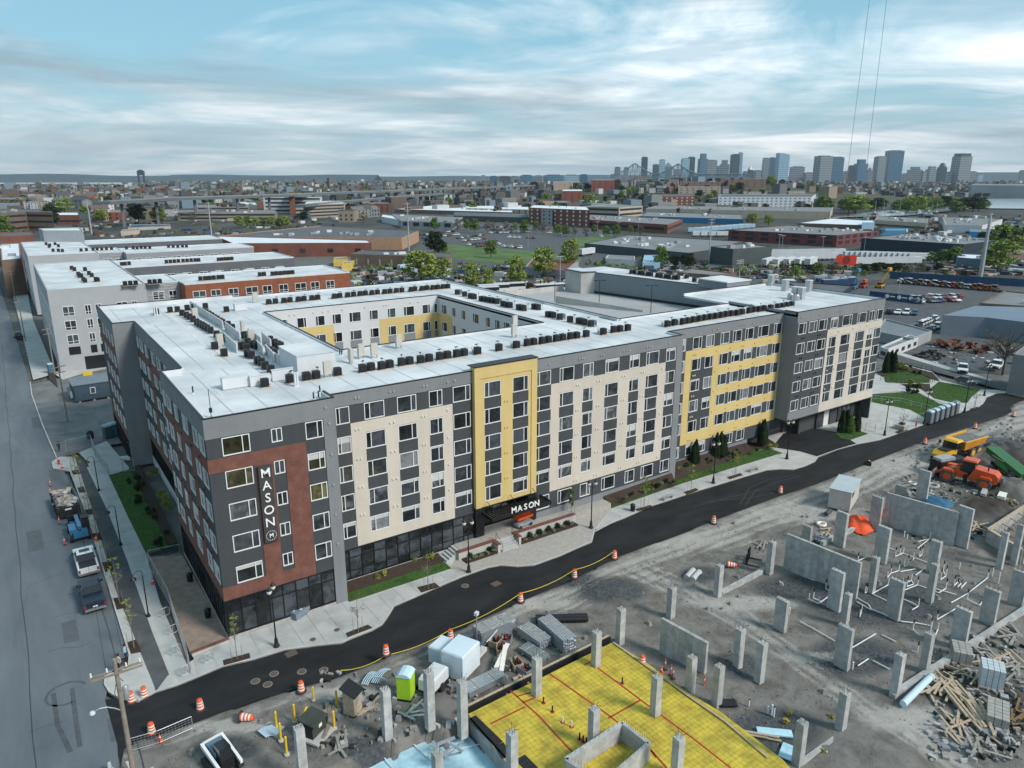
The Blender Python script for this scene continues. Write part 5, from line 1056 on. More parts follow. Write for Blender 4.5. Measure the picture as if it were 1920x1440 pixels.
t=thing('telehandler','blue telehandler parked between the debris container and the white pickup','telehandler');m_tb=paint('machine_blue',(.04,.16,.30))
MB().ext([(-2.2,.6),(2.2,.6),(2.3,1.0),(-1.0,1.15),(-1.4,1.4),(-2.2,1.4)],-.75,.75,'y').build('chassis',m_tb,t);MB().hexa([(-2.3,-.2,1.7),(2.6,-.2,1.2),(2.6,.2,1.2),(-2.3,.2,1.7),(-2.3,-.2,2.1),(2.6,-.2,1.6),(2.6,.2,1.6),(-2.3,.2,2.1)]).build('boom',m_tb,t);MB().frus((-.9,.7,-1.15,-.3),(-.7,.4,-1.1,-.35),1.15,2.3).build('cab',m_cglass,t);MB().box(-.75,.45,-1.15,-.3,2.303,2.38).build('cab_roof',m_blk,t);MB().box(-1.9,.2,.35,1.05,1.0,1.6).build('engine_cover',m_tb,t)
MB().box(2.6,2.75,-.9,.9,.3,1.6).build('carriage',m_blk,t)
for s in (-.5,.5):MB().box(2.75,3.9,s-.08,s+.08,.3,.38).build('fork',m_blk,t)
wheels(t,(-1.5,1.5),.95,.6,.4);place(t,150,1003,139,968)
place(mk_car('dark car parked far up the left street',c_bk,True),35,632,30,610);
cw=place(mk_car('dark silver car parked on the cross street at the far right',c_gy),1812,720,1830,724,.12)

a=g(214,1236,11.5);PX,PY=a.x,a.y
t=thing('utility_pole','weathered wooden utility pole with crossarms and a street light at the street corner','utility pole',(PX,PY,0));m_wood=M('weathered_wood',(.24,.20,.165),.9,.2,2)
MB().tube((0,0,0),(0,0,11.5),.19,.13,10).build('pole',m_wood,t)
dv=(g(247,1252,10.6)-g(185,1272,10.6));dv.normalize();n2=Vector((-dv.y,dv.x,0))
def bar(z,l0,l1,off):a=dv*l0+n2*off;b=dv*l1+n2*off;MB().hexa([(q.x,q.y,zz) for zz in (z,z+.12) for q in (a-n2*.05,b-n2*.05,b+n2*.05,a+n2*.05)]).build('crossarm',m_wood,t)
bar(10.5,-1.5,1.5,.2);bar(10.5,-1.5,1.5,-.2)
for k,l in enumerate((-1.4,-.5,.6,1.4)):q=dv*l+n2*.2;MB().lathe([(.06,10.62),(.07,10.7),(.04,10.75),(.07,10.8),(.03,10.9)],c=(q.x,q.y,0),n=8).build('insulator',m_refl,t)
MB().lathe([(.16,8.4),(.18,8.6),(.18,9.3),(.12,9.4)],c=(.35,0,0),n=10).build('transformer',m_galv,t)
MB().path([(0.0+math.cos(k)*.3,.2+math.sin(k)*.1,9.6-.15*k+.4*math.sin(k*1.3)) for k in range(8)],.02,5).build('cable_loop',m_blk,t)
al=g(174,1342,8.0)-Vector((PX,PY,8.0));al.z=0;L_=al.length;al.normalize()
MB().path([(0,0,7.6)]+[(al.x*L_*f,al.y*L_*f,7.6+.75*math.sin(f*2.2)) for f in (.25,.5,.75,.95)],.04).build('lamp_arm',m_galv,t)
q=al*L_;MB().lathe([(.16,8.1),(.2,8.18),(.12,8.3)],c=(q.x,q.y,0),n=10).build('lamp_head',m_rwhite,t)
def mast(px,py,h,lab,x2=None,name='utility_pole',mat=None,r=.15,arm=True,cat='utility pole',rz=.6):
    p=gt(px,py);t=thing(name,lab,cat,(p.x,p.y,0),rz);MB().tube((0,0,0),(0,0,h),r,r*.7,7).build('pole',mat or m_wood,t)
    if arm:MB().box(-1.3,1.3,-.06,.06,h-.8,h-.65).build('crossarm',mat or m_wood,t);MB().box(-1.1,1.1,-.06,.06,h-1.8,h-1.67).build('crossarm',mat or m_wood,t)
    return p
UP=[mast(127,790,10.5,'wooden utility pole by the blue-grey site trailer'),mast(103,700,10.5,'wooden utility pole by the grey apartment block corner'),mast(48,640,11,'wooden utility pole far up the left street'),mast(30,565,11,'wooden utility pole farthest up the left street')]
wr=thing('overhead_wires','sagging overhead wires running along the left street','wires',(0,0,0));pts_=[Vector((PX,PY,10.6))]+[Vector((p.x,p.y,9.8)) for p in UP]
for off in (-.9,.9):
    for a,b in zip(pts_,pts_[1:]):
        MB().path([a.lerp(b,k/6)+Vector((off*.6,0,-4*.6*(k/6)*(1-k/6))) for k in range(7)],.012,4).build('wire',m_blk,wr)


m_jb=M('barrier_concrete',(.45,.44,.42),.85,.12,1)
for i,(x,y,rz) in enumerate(((208,1452,.3),(243,1450,.5),(289,1462,.4))):
    p=gt(x,y);t=thing('concrete_barrier',['left','middle','right'][i]+' concrete barrier end at the bottom left','barrier',(p.x,p.y,0),rz+1.2);MB().ext([(-.3,0),(.3,0),(.3,.12),(.14,.35),(.09,.85),(-.09,.85),(-.14,.35),(-.3,.12)],-2.6,.3,'x').build('body',m_jb,t);MB().box(-1.6,-1.3,-.02,.02,.86,.95).build('lifting_loop',m_galv,t)

m_mesh=M('chain_link',(.40,.42,.44),.5,.1,metal=.4)
def meshfence(pp,l,h=1.8,z=.1,step=2.2,dens=.22):
    P_=[Vector((*p,z)) for p in pp];t=thing('mesh_fence',l,'fence',(0,0,0))
    for a,b in zip(P_,P_[1:]):
        n=max(1,int((b-a).length/step))
        for k in range(n):
            u,v=a.lerp(b,k/n),a.lerp(b,(k+1)/n);up_=Vector((0,0,h))
            MB().tube(u,u+up_,.03,.03,5).build('post',m_galv,t);MB().tube(u+up_,v+up_,.025,.025,4).build('top_rail',m_galv,t);MB().tube(u+up_*.05,v+up_*.05,.02,.02,4).build('bottom_rail',m_galv,t)
            w=MB();L2=(v-u).length;m=max(2,int(L2/dens));m2=max(2,int(h/dens))
            for j in range(1,m):q=u.lerp(v,j/m);w.tube(q+up_*.05,q+up_,.006,.006,3,False)
            for j in range(1,m2):w.tube(u+up_*(j/m2),v+up_*(j/m2),.006,.006,3,False)
            stuff(w.build('wire_mesh',m_mesh,t))
        MB().tube(b,b+Vector((0,0,h)),.03,.03,5).build('post',m_galv,t)
meshfence(pxs((242,1412),(300,1395),(362,1368)),'low silver mesh fence panels standing across the new road',1.1)
meshfence(pxs((358,1266),(352,1240),(318,1135),(280,1065)),'tall mesh fence along the patio edge')
meshfence(pxs((280,1052),(310,1046),(338,1040)),'short mesh fence between patio and lawn',1.2)
meshfence(pxs((205,893),(180,858),(172,836)),'mesh fence around the small concrete yard on the left side');meshfence(pxs((172,836),(125,848)),'mesh fence running from the kerb to the small concrete yard')
meshfence(pxs((205,893),(232,886),(253,884)),'mesh fence between the concrete yard and the lawn')

p0,p1=gt(360,1232),gt(430,1205);d=p1-p0;t=thing('seat_wall','low brick-capped wall at the front edge of the patio','wall',tuple(p0),math.atan2(d.y,d.x));MB().box(0,d.length,-.15,.15,.1,.45).build('wall',m_pwall,t)
n=int(d.length/.45)
for k in range(n):MB().box(d.length*k/n+.006,d.length*(k+1)/n-.006,-.2,.2,.453,.52).build('cap_brick',m_cap,t)
p0=gt(556,1168);t=thing('wrapped_crate','flat crate wrapped in torn blue-grey plastic before the corner storefront','crate',(p0.x,p0.y,.16),.42);MB().box(0,3.0,0,1.3,.1,.75).build('crate',M('dull_blue_wrap',(.16,.21,.25),.5,.25,3,bump=.03,bscale=5),t)
for k in range(9):x,y=R.uniform(.2,2.6),R.uniform(.1,1.0);MB().prism([(x,y),(x+.25,y+R.uniform(-.05,.1)),(x+.3,y+.2),(x+.05,y+.22)],.752,.77).build('torn_film',M('white_film',(.6,.66,.7),.4,.1),t)
for k in range(3):MB().box(.1+k*1.3,.3+k*1.3,0,1.3,0,.098).build('skid',m_tan,t)
def bundle(px,py,n,l,r,mat,lab,rz,z=.15,rows=3):
    p=gt(px,py);t=thing('pipe_bundle',lab,'pipes',(p.x,p.y,z),rz)
    for k in range(n):MB().tube((0,(k%rows)*r*2.05,r+(k//rows)*r*1.9),(l,(k%rows)*r*2.05,r+(k//rows)*r*1.9),r,r,8).build('pipe',mat,t)
bundle(226,863,7,2.6,.12,m_galv,'bundle of short silver pipes on the small concrete yard',-.9,.15,5)

p=gt(143,757);t=thing('site_trailer','dark blue-grey site trailer with a ribbed roof on the gravel yard','trailer',(p.x,p.y,0),.05);m_trl=M('trailer_blue_grey',(.055,.085,.115),.6,.1,1,wave=('Z',.15,.008))
MB().box(0,11,0,6.4,.4,3.4).build('wall',m_trl,t);MB().box(-.2,11.2,-.2,6.6,3.403,3.55).build('roof',M('trailer_roof',(.17,.20,.23),.6,.1,.5,wave=('X',.8,.03)),t)
wv=MB().box(2.6,3.5,-.05,.02,1.5,2.7).build('window',m_frame,t);MB().box(2.7,3.4,-.07,-.051,1.6,2.6).build('pane',m_glass,wv)
for k in range(3):MB().box(-.6,-.2,.8+k*2.0,1.6+k*2.0,1.0,2.2).build('air_conditioner',m_galv,t)
for k in range(5):MB().box(.5+k*2.4,.9+k*2.4,.2,.6,0,.4).build('pier',m_conc,t)
TOL=Proto(mk_toilet('portable_toilet',M('toilet_green',(.05,.09,.085),.6,.1),m_ptr,'x'));
p=gt(203,821);TOL.put((p.x,p.y,0),.3,'dark green portable toilet beside the left wing');TOB=mk_toilet('portable_toilet',M('toilet_blue',(.06,.13,.19),.6,.1),m_ptr,'blue portable toilet beside the dark green one');p=gt(214,817);TOB.location=(p.x,p.y,0);TOB.rotation_euler=(0,0,.3)
p=gt(170,822);t=thing('black_tank','upright black drum on the gravel yard','drum',(p.x,p.y,0));MB().lathe([(.5,0),(.55,.9),(.4,1.2),(.2,1.3)],n=12).build('body',m_rub,t);MB().lathe([(.18,1.301),(.18,1.38)],n=10).build('lid',m_blk,t)
TB2=dup(TOB,tuple(gt(97,700)),.2,'blue portable toilet by the grey apartment block corner')
p=gt(166,714);t=thing('yellow_board','upright yellow board on the apron of the grey apartment block','board',(p.x,p.y,0),.3);MB().box(-.9,.9,-.15,.15,.1,2.0).build('panel',M('safety_yellow',(.62,.42,.03),.5,.08),t);MB().box(-.9,-.7,-.3,.3,0,.098).build('foot',m_blk,t);MB().box(.7,.9,-.3,.3,0,.098).build('foot',m_blk,t)

def person(lab,px,py,h,top,trouser,skin,hair,rz,pose=0):
    ht=h/1.75;bm_=[((0,0,.95),.15),((0,0,1.12),.13),((0,0,1.32),.16),((0,0,1.45),.13),((0,0,1.53),.06),((0,.02,1.62),.10),((0,.02,1.71),.085),
        ((.10,0,.9),.10),((.11,.02,.5),.07),((.11,0,.1),.05),((.11,.12,.04),.04),((-.10,0,.9),.10),((-.11,-.02+.1*pose,.5),.07),((-.11,-.05*pose,.1),.05),((-.11,.12,.04),.04),
        ((.19,0,1.42),.065),((.25,.0,1.15),.05),((.24,.10+.1*pose,.92),.038),((.245,.14+.1*pose,.82),.03),((-.19,0,1.42),.065),((-.26,0,1.15),.05),((-.25,.14,.95),.038),((-.25,.2,.86),.03)]
    ed=[(0,1),(1,2),(2,3),(3,4),(4,5),(5,6),(0,7),(7,8),(8,9),(9,10),(0,11),(11,12),(12,13),(13,14),(3,15),(15,16),(16,17),(17,18),(3,19),(19,20),(20,21),(21,22)]
    me=bpy.data.meshes.new('body');me.from_pydata([Vector(p)*ht for p,_ in bm_],ed,[]);o=bpy.data.objects.new('tmpbody',me);C.objects.link(o)
    md=o.modifiers.new('skin','SKIN');sv_=me.skin_vertices[0].data
    for i,(_,r) in enumerate(bm_):sv_[i].radius=(r*ht,r*ht*.8);
    sv_[0].use_root=True
    o.modifiers.new('sub','SUBSURF').levels=1
    dg=bpy.context.evaluated_depsgraph_get();m2=bpy.data.meshes.new_from_object(o.evaluated_get(dg));bpy.data.objects.remove(o)
    m2.materials.clear();[m2.materials.append(x) for x in (top,trouser,skin)]
    for p in m2.polygons:
        z=p.center.z/ht;p.material_index=2 if z>1.5 or (z<.9 and abs(p.center.x)>.2*ht) else (1 if z<.98 else 0);p.use_smooth=True
    q=gt(px,py);t=thing('person',lab,'person',(q.x,q.y,.13),rz);b=ob('body',m2,t)
    hb=MB();hb.lathe([(.105*ht,1.62*ht),(.115*ht,1.7*ht),(.09*ht,1.79*ht),(.03*ht,1.82*ht)],c=(0,-.01,0),n=10);hb.build('hair',hair,b);return t
sk=M('skin',(.45,.29,.21),.6,.05);hr=M('dark_hair',(.02,.016,.013),.7,.1);tr=M('dark_trousers',(.02,.021,.025),.8,.1)
person('person in a beige top and dark trousers standing on the corner kerb',226,1262,1.75,M('beige_top',(.40,.34,.28),.8,.08),tr,sk,hr,2.2,1)
person('person in a light blue top standing behind on the corner pavement',238,1243,1.75,M('light_blue_top',(.25,.42,.55),.8,.08),tr,sk,hr,1.2)
person('person in dark clothes standing by the kerb of the left street',112,849,1.75,M('dark_top',(.03,.035,.045),.8,.1),tr,sk,hr,.5)
# ---------------------------------------------------------------- the construction site
from mathutils import noise as mnoise
def site_mat():
    m=bpy.data.materials.new('site_dirt');m.use_nodes=True;nt=m.node_tree;N=nt.nodes;L=nt.links;b=N['Principled BSDF'];b.inputs['Roughness'].default_value=.95;b.inputs['Specular IOR Level'].default_value=.2
    at=N.new('ShaderNodeAttribute');at.attribute_name='tone';sp=N.new('ShaderNodeSeparateColor');L.new(at.outputs['Color'],sp.inputs[0]);geo=N.new('ShaderNodeNewGeometry')
    def nz(sc,det,dist=0):t=N.new('ShaderNodeTexNoise');t.inputs['Scale'].default_value=sc;t.inputs['Detail'].default_value=det;t.inputs['Roughness'].default_value=.65;t.inputs['Distortion'].default_value=dist;L.new(geo.outputs['Position'],t.inputs['Vector']);return t.outputs['Fac']
    n1,n2,n3=nz(.55,8,.6),nz(3.2,6),nz(14,4)
    def mx(f,a,b_,ty='MIX'):
        q=N.new('ShaderNodeMix');q.data_type='RGBA';q.blend_type=ty
        for s,v in ((q.inputs['Factor'],f),(q.inputs['A'],a),(q.inputs['B'],b_)):
            if isinstance(v,tuple):s.default_value=(*v,1)
            elif isinstance(v,(int,float)):s.default_value=v
            else:L.new(v,s)
        return q.outputs['Result']
    def rng(v,a,b_):r=N.new('ShaderNodeMapRange');r.inputs[1].default_value=a;r.inputs[2].default_value=b_;L.new(v,r.inputs[0]);return r.outputs[0]
    dirt=mx(rng(n1,.35,.65),(.14,.128,.113),(.255,.243,.225));grav=mx(rng(n2,.35,.65),(.055,.06,.065),(.12,.126,.132));pale=mx(rng(n1,.3,.7),(.33,.312,.285),(.48,.46,.43))
    ad=N.new('ShaderNodeMath');ad.operation='MULTIPLY_ADD';ad.inputs[1].default_value=.7;L.new(n1,ad.inputs[0]);L.new(sp.outputs[0],ad.inputs[2])
    c=mx(rng(ad.outputs[0],.62,.95),dirt,grav);ad2=N.new('ShaderNodeMath');ad2.operation='MULTIPLY_ADD';ad2.inputs[1].default_value=.6;L.new(n2,ad2.inputs[0]);L.new(sp.outputs[1],ad2.inputs[2])
    c=mx(rng(ad2.outputs[0],.5,.95),c,pale);br=mx(sp.outputs[2],c,(.05,.042,.035));c=mx(rng(n3,.2,.8),br,mx(1.0,br,(.72,.72,.72),'MULTIPLY'))
    L.new(c,b.inputs['Base Color']);bp=N.new('ShaderNodeBump');bp.inputs['Distance'].default_value=.09;bp.inputs['Strength'].default_value=.9;sm=N.new('ShaderNodeMath');sm.operation='MULTIPLY_ADD';sm.inputs[1].default_value=.4;L.new(n3,sm.inputs[0]);L.new(n2,sm.inputs[2]);L.new(sm.outputs[0],bp.inputs['Height']);L.new(bp.outputs[0],b.inputs['Normal'])
    return m
def proj(p):
    v=Vector(p)-CAM;z=v.dot(_fw);return 960+FPX*v.dot(_r)/z,720-FPX*v.dot(_up)/z
rb_=sorted([(x,y) for x,y in road_bot if not (x<240 and y>1410)],key=lambda q:q[0])
def edge_y(x):
    for a,b in zip(rb_,rb_[1:]):
        if a[0]<=x<=b[0]:return a[1]+(b[1]-a[1])*(x-a[0])/max(1e-6,b[0]-a[0])
    return rb_[0][1] if x<rb_[0][0] else rb_[-1][1]+(x-rb_[-1][0])*.02
BLUEP=[(600,1470),(640,1436),(742,1392),(800,1362),(835,1376),(880,1345),(965,1445),(975,1500),(600,1500)]
blobs_g=[(1150,1110,90,34),(1090,1090,60,20),(1500,1100,120,30),(1650,1130,190,60),(1450,1370,130,60),(1320,1080,60,25),(1600,1230,120,50),(1380,1250,60,40),(430,1400,80,30),(560,1390,60,30),(680,1400,70,30),(1880,840,90,40),(1700,960,60,20)]
blobs_p=[(1250,1010,190,26),(1500,960,160,26),(1700,870,140,26),(1000,1130,120,18),(1400,1130,150,20),(1560,1230,140,16),(1700,1350,120,40),(1780,1400,80,40),(420,1360,120,16),(640,1300,120,18)]
blobs_d=[(1850,950,80,40),(1880,1330,90,70),(1800,1290,70,50),(1900,880,50,30)]
mounds=[((1150,1112),5,.55),((1320,1088),3.5,.5),((1880,850),9,1.6),((1850,960),6,.9),((1920,920),7,1.3),((1760,960),3,.6),((1560,1090),3,.4),((1640,1410),6,.5),((1330,1250),4,.6)]
mw=[(gt(*c),r,h) for c,r,h in mounds]
TRK=[(1180,1062),(1290,1105),(1400,1165),(1530,1262),(1650,1350),(1830,1450)]
def build_site():
    x0,x1,y0,y1,st=-14.0,150.0,-52.0,6.0,.42;nx,ny=int((x1-x0)/st),int((y1-y0)/st);V=[];TN=[];keep=[]
    for j in range(ny+1):
        for i in range(nx+1):
            x,y=x0+i*st,y0+j*st;px,py=proj((x,y,0));d=py-edge_y(px);k=max(0.0,min(1.0,d/14.0));z=-.02
            n=mnoise.noise(Vector((x*.22,y*.22,0)))*.10+mnoise.noise(Vector((x*.8,y*.8,3)))*.05+mnoise.noise(Vector((x*2.1,y*2.1,5)))*.02
            h=0.0
            for c,r,hh in mw:
                q=math.hypot(x-c.x,y-c.y)/r
                if q<1:h+=hh*(1-q*q)**2*(1+.5*mnoise.noise(Vector((x*.9,y*.9,9))))
            z=z-.04*(1-k)+(n-.06)*k+h*k
            if d<-4:z=-.4
            if inside((px,py),BLUEP):z=-1.5
            V.append((x,y,z))
            f= lambda B:max([0]+[1-((px-a)/w)**2-((py-b_)/hh)**2 for a,b_,w,hh in B])
            tk=min(abs((px-a[0])*(b_[1]-a[1])-(py-a[1])*(b_[0]-a[0]))/math.hypot(b_[0]-a[0],b_[1]-a[1]) if -.05<((px-a[0])*(b_[0]-a[0])+(py-a[1])*(b_[1]-a[1]))/((b_[0]-a[0])**2+(b_[1]-a[1])**2)<1.05 else 99 for a,b_ in zip(TRK,TRK[1:]))
            rut=.5+.5*math.sin(d*.42+2.5*mnoise.noise(Vector((x*.12,y*.12,7)))) if 8<d<75 else .5
            z-=.05*rut if 8<d<75 else 0;V[-1]=(x,y,z)
            gk=f(blobs_g);pk=max(f(blobs_p),.75*max(0,1-(tk/26)**4)*(.6+.4*math.sin(tk*.5)),(.62 if px>800 else .3)*max(0,min(1,d/8))*max(0,1-(d/max(30,30+(px-900)*.05))**4) if d>0 else 0);dk=f(blobs_d);TN.append((min(1,gk*.9),min(1,pk*.85+(.45*(rut-.4) if 8<d<75 else 0))*(1-.6*gk),min(1,dk),1));keep.append(d>-30)
    F=[]
    for j in range(ny):
        for i in range(nx):
            a=j*(nx+1)+i;q=(a,a+1,a+nx+2,a+nx+1)
            if any(keep[t] for t in q):F.append(q)
    me=bpy.data.meshes.new('site_ground');me.from_pydata(V,[],F);me.materials.append(site_mat());at=me.color_attributes.new('tone','FLOAT_COLOR','POINT');at.data.foreach_set('color',[c for t in TN for c in t]);me.polygons.foreach_set('use_smooth',[True]*len(F));me.update()
    struct(ob('site_ground',me))
build_site()
m_pc=M('cast_concrete',(.40,.40,.39),.85,.22,1.4,bump=.006,bscale=4,rnd=.10,dirt=.45);m_rebar=M('rusty_rebar',(.09,.06,.045),.8,.25,6)
# --- membranes
YZ=.35
ypts=[tuple(g(x,y,YZ)[:2]) for x,y in ((878,1339),(1150,1204),(1215,1245),(1292,1300),(1350,1334),(1467,1424),(1490,1450),(1480,1520),(990,1520),(962,1446))]
m_ymem=M('yellow_membrane',(.44,.33,.045),.6,.22,.9,bump=.06,bscale=2.0,col2=(.67,.52,.06));m_seam=M('red_seam_tape',(.42,.03,.02),.6,.1);m_bmem=M('blue_membrane',(.36,.60,.70),.45,.12,.9,bump=.06,bscale=1.6,col2=(.50,.72,.80))
YS=thing('membrane_slab','slab bed covered in bright yellow membrane in the foreground of the site','membrane',(0,0,0))
MB().prism(ypts,-1.6,YZ).build('slab',m_pc,YS);MB().prism([(p[0],p[1]) for p in ypts],YZ+.003,YZ+.02).build('membrane',m_ymem,YS)
def strip(pp,w,z,mat,name,par):
    P_=[g(x,y,z) for x,y in pp]
    for a,b in zip(P_,P_[1:]):
        d=(b-a).normalized();n=Vector((-d.y,d.x,0))*w/2;MB().hexa([(q.x,q.y,zz) for zz in (z,z+.012) for q in (a-n,b-n,b+n,a+n)]).build(name,mat,par)
z2=YZ+.024
for pp in (((957,1295),(1010,1342),(1065,1402),(1090,1425)),((1030,1263),(1140,1340),(1215,1400),(1250,1440)),((1120,1252),(1225,1330),(1300,1385),(1370,1440)),((920,1357),(985,1325)),((968,1306),(1000,1297)),((980,1317),(1012,1305)),((1140,1347),(1200,1313)),((1095,1247),(1120,1235)),((1230,1420),(1215,1400)),((880,1345),(965,1440))):strip(pp,.14,z2,m_seam,'seam_tape',YS)
strip(((884,1345),(935,1395),(950,1420)),.8,z2,m_blk,'black_mat',YS);strip(((975,1420),(1000,1445)),.9,z2,m_blk,'black_mat',YS)
strip(((1150,1204),(1215,1250),(1292,1305),(1360,1352),(1440,1420)),.18,YZ+.14,m_tan,'edge_board',YS)
rm=MB();c0=[(p[0],p[1]) for p in ypts];xa,xb,ya,yb=min(p[0] for p in c0),max(p[0] for p in c0),min(p[1] for p in c0),max(p[1] for p in c0)
def span(poly,axis,v):
    xs_=[]
    for a,b in zip(poly,poly[1:]+poly[:1]):
        if (a[axis]-v)*(b[axis]-v)<0:t_=(v-a[axis])/(b[axis]-a[axis]);xs_.append(a[1-axis]+(b[1-axis]-a[1-axis])*t_)
    return sorted(xs_)
v=xa+.3
while v<xb:
    s_=span(c0,0,v)
    if len(s_)>=2:rm.tube((v,s_[0]+.3,YZ+.09),(v,s_[-1]-.3,YZ+.09),.0055,.0055,3,False)
    v+=.42
v=ya+.3
while v<yb:
    s_=span(c0,1,v)
    if len(s_)>=2:rm.tube((s_[0]+.3,v,YZ+.11),(s_[-1]-.3,v,YZ+.11),.0055,.0055,3,False)
    v+=.42
stuff(rm.build('rebar_mat',m_rebar,YS))

a,b=g(870,1335,.5),g(1145,1197,.5);d=b-a;t=thing('edge_form','edge form: pale board over a gap filled in black, beside the yellow membrane','formwork',(a.x,a.y,0),math.atan2(d.y,d.x));MB().box(0,d.length,0,.35,-.05,.7).build('form',m_blk,t)  # solid black box paints in the dark gap under the board
for k in range(8):MB().box(d.length*k/8+.02,d.length*(k+1)/8-.02,.1,.3,.703,.76).build('plank',m_tan,t)
BM=thing('blue_membrane','pale blue membrane sheet over the sunken slab at the bottom edge','membrane',(0,0,0))
bp_=[g(x,y,-1.2) for x,y in ((630,1450),(745,1397),(795,1368),(834,1384),(870,1372),(960,1455),(990,1530),(560,1530))]
grid=MB();xs_=[p.x for p in bp_];ys_=[p.y for p in bp_];poly=[(p.x,p.y) for p in bp_];st=.5;x=min(xs_)
while x<max(xs_):
    y=min(ys_)
    while y<max(ys_):
        if inside((x+st/2,y+st/2),poly):
            grid.face([(xx,yy,-1.2+.10*mnoise.noise(Vector((xx*.7,yy*.7,1)))+.05*mnoise.noise(Vector((xx*2,yy*2,4)))) for xx,yy in ((x,y),(x+st,y),(x+st,y+st),(x,y+st))],True)
        y+=st
    x+=st
grid.build('sheet',m_bmem,BM);MB().prism(poly,-1.7,-1.36).build('slab',m_pc,BM)
for pp in (((720,1420),(790,1500)),((800,1420),(900,1395)),((770,1390),(870,1480))):strip(pp,.1,-1.05,M('membrane_tape',(.62,.72,.76),.5,.05),'tape',BM)
# --- columns
CM={}
def column(base,top,w,d,lab,z0=0.0,rebar=True,grp='cast concrete columns on the site'):
    p=g(*base,z0);p=Vector((p.x,p.y,z0));h=max(1.0,hgt(p,*top));t=thing('concrete_column',lab,'column',(p.x,p.y,z0-.05),R.uniform(-.02,.02),grp)
    MB().box(-w/2,w/2,-d/2,d/2,0,h).build('shaft',m_pc,t)
    n=6 if rebar else 0
    for k in range(n):
        a=k*math.tau/n;x,y=math.cos(a)*w*.34,math.sin(a)*d*.34;o=R.uniform(.15,.4);MB().path([(x,y,h-.05),(x,y,h+.3),(x+math.cos(a)*o,y+math.sin(a)*o,h+.45)],.016,4).build('rebar',m_rebar,t)
    return p,h
SQ,BL_=(.62,.62),(.42,1.3)
COLS=[((728,1403),(727,1290),SQ,'square column behind the small shed, left of the blue membrane',-1.0),((807,1365),(805,1257),SQ,'square column in front of the white water trailer',0),((868,1380),(867,1275),SQ,'square column at the corner where blue and yellow membranes meet',-.6),((822,1490),(820,1410),SQ,'square column at the bottom edge rising from the blue membrane',-1.1),
 ((1006,1303),(1006,1232),SQ,'square column on the yellow membrane nearest the steel stacks',YZ),((1117,1248),(1119,1183),SQ,'square column on the far corner of the yellow membrane',YZ),((1162,1205),(1164,1140),SQ,'square column just beyond the yellow membrane corner',0),((1228,1340),(1229,1266),SQ,'square column with bent rebar on the right part of the yellow membrane',YZ),((1112,1400),(1113,1327),SQ,'square column in the middle of the yellow membrane',YZ),((960,1462),(959,1372),SQ,'square column at the lower left edge of the yellow membrane',YZ),((1268,1457),(1268,1380),SQ,'square column at the bottom edge of the yellow membrane',YZ),((1257,1157),(1259,1100),SQ,'square column behind the short concrete wall',0),((570,1472),(562,1362),SQ,'square column beside the yellow bollards at the bottom edge',0),
 ((1345,1117),(1347,1058),(.6,.6),'square column beside the wrapped pipes',0),((1442,1075),(1445,1014),(.6,.6),'square column left of the long concrete wall',0),((1462,1180),(1465,1122),(.45,1.2),'short blade column on the dark gravel, left of the pipes',0),((1382,1253),(1385,1177),SQ,'square column with splayed rebar on the dirt ramp, left',0),((1423,1277),(1428,1203),SQ,'square column with splayed rebar on the dirt ramp, right',0),((1293,1297),(1297,1230),SQ,'square column at the end of the short concrete wall',0),((1343,1322),(1346,1246),SQ,'square column on gravel beside the yellow membrane edge',0),((1575,1370),(1583,1296),SQ,'square column where the dirt track turns at the bottom right',0),((1495,1432),(1498,1350),SQ,'square column near the bottom edge by the loose sheet metal',0),
 ((1577,1250),(1584,1173),BL_,'wide blade column by the bent white pipes',0),((1677,1302),(1683,1223),SQ,'square column at the end of the long footing wall',0),((1732,1257),(1742,1185),SQ,'square column along the footing wall, second from the front',0),((1795,1213),(1805,1140),BL_,'wide blade column along the footing wall, third from the front',0),((1850,1168),(1862,1104),BL_,'wide blade column along the footing wall, fourth from the front',0),((1903,1133),(1910,1069),BL_,'wide blade column at the right frame edge on the footing wall',0),((1673,1158),(1677,1085),BL_,'wide blade column in the middle of the pipe field',0),((1742,1128),(1752,1056),(.6,.6),'square column right of the pipe field',0),((1747,1073),(1757,1013),(.55,1.0),'blade column behind the pipe field, right',0),((1563,1142),(1572,1069),BL_,'wide blade column at the front end of the long wall',0),((1583,1173),(1592,1112),(.55,.55),'slim column in front of the blade column at the long wall',0),((1633,1110),(1635,1042),(.6,.6),'square column right of the long wall end',0),((1650,1052),(1655,986),(.45,1.4),'wide blade column between the two long walls',0),((1573,1022),(1578,959),(.45,1.3),'wide blade column left of the orange tarpaulin',0),((1512,1013),(1515,985),(.4,1.1),'short blade column left of the long wall top',0),((1767,1010),(1772,974),(.55,.55),'square column in front of the far wall',0),
 ((1727,937),(1728,880),(.35,1.4),'leaning tall slab column by the wheel loader',0),((1638,993),(1643,930),(.4,1.3),'blade column right of the orange tarpaulin',0),((1800,1023),(1808,949),(.35,1.6),'tall slab column at the right end of the far wall',0),((1873,1065),(1885,997),(.5,.6),'slim column by the timber-shored pit, left',0),((1900,1058),(1912,982),(.5,.6),'slim column by the timber-shored pit, right',0),((1688,927),(1690,910),(.3,1.4),'low slab stub beyond the far wall',0)]
for b_,t_,(w,d),l,z0 in COLS:column(b_,t_,w,d,l,z0,rebar=('slab' not in l))
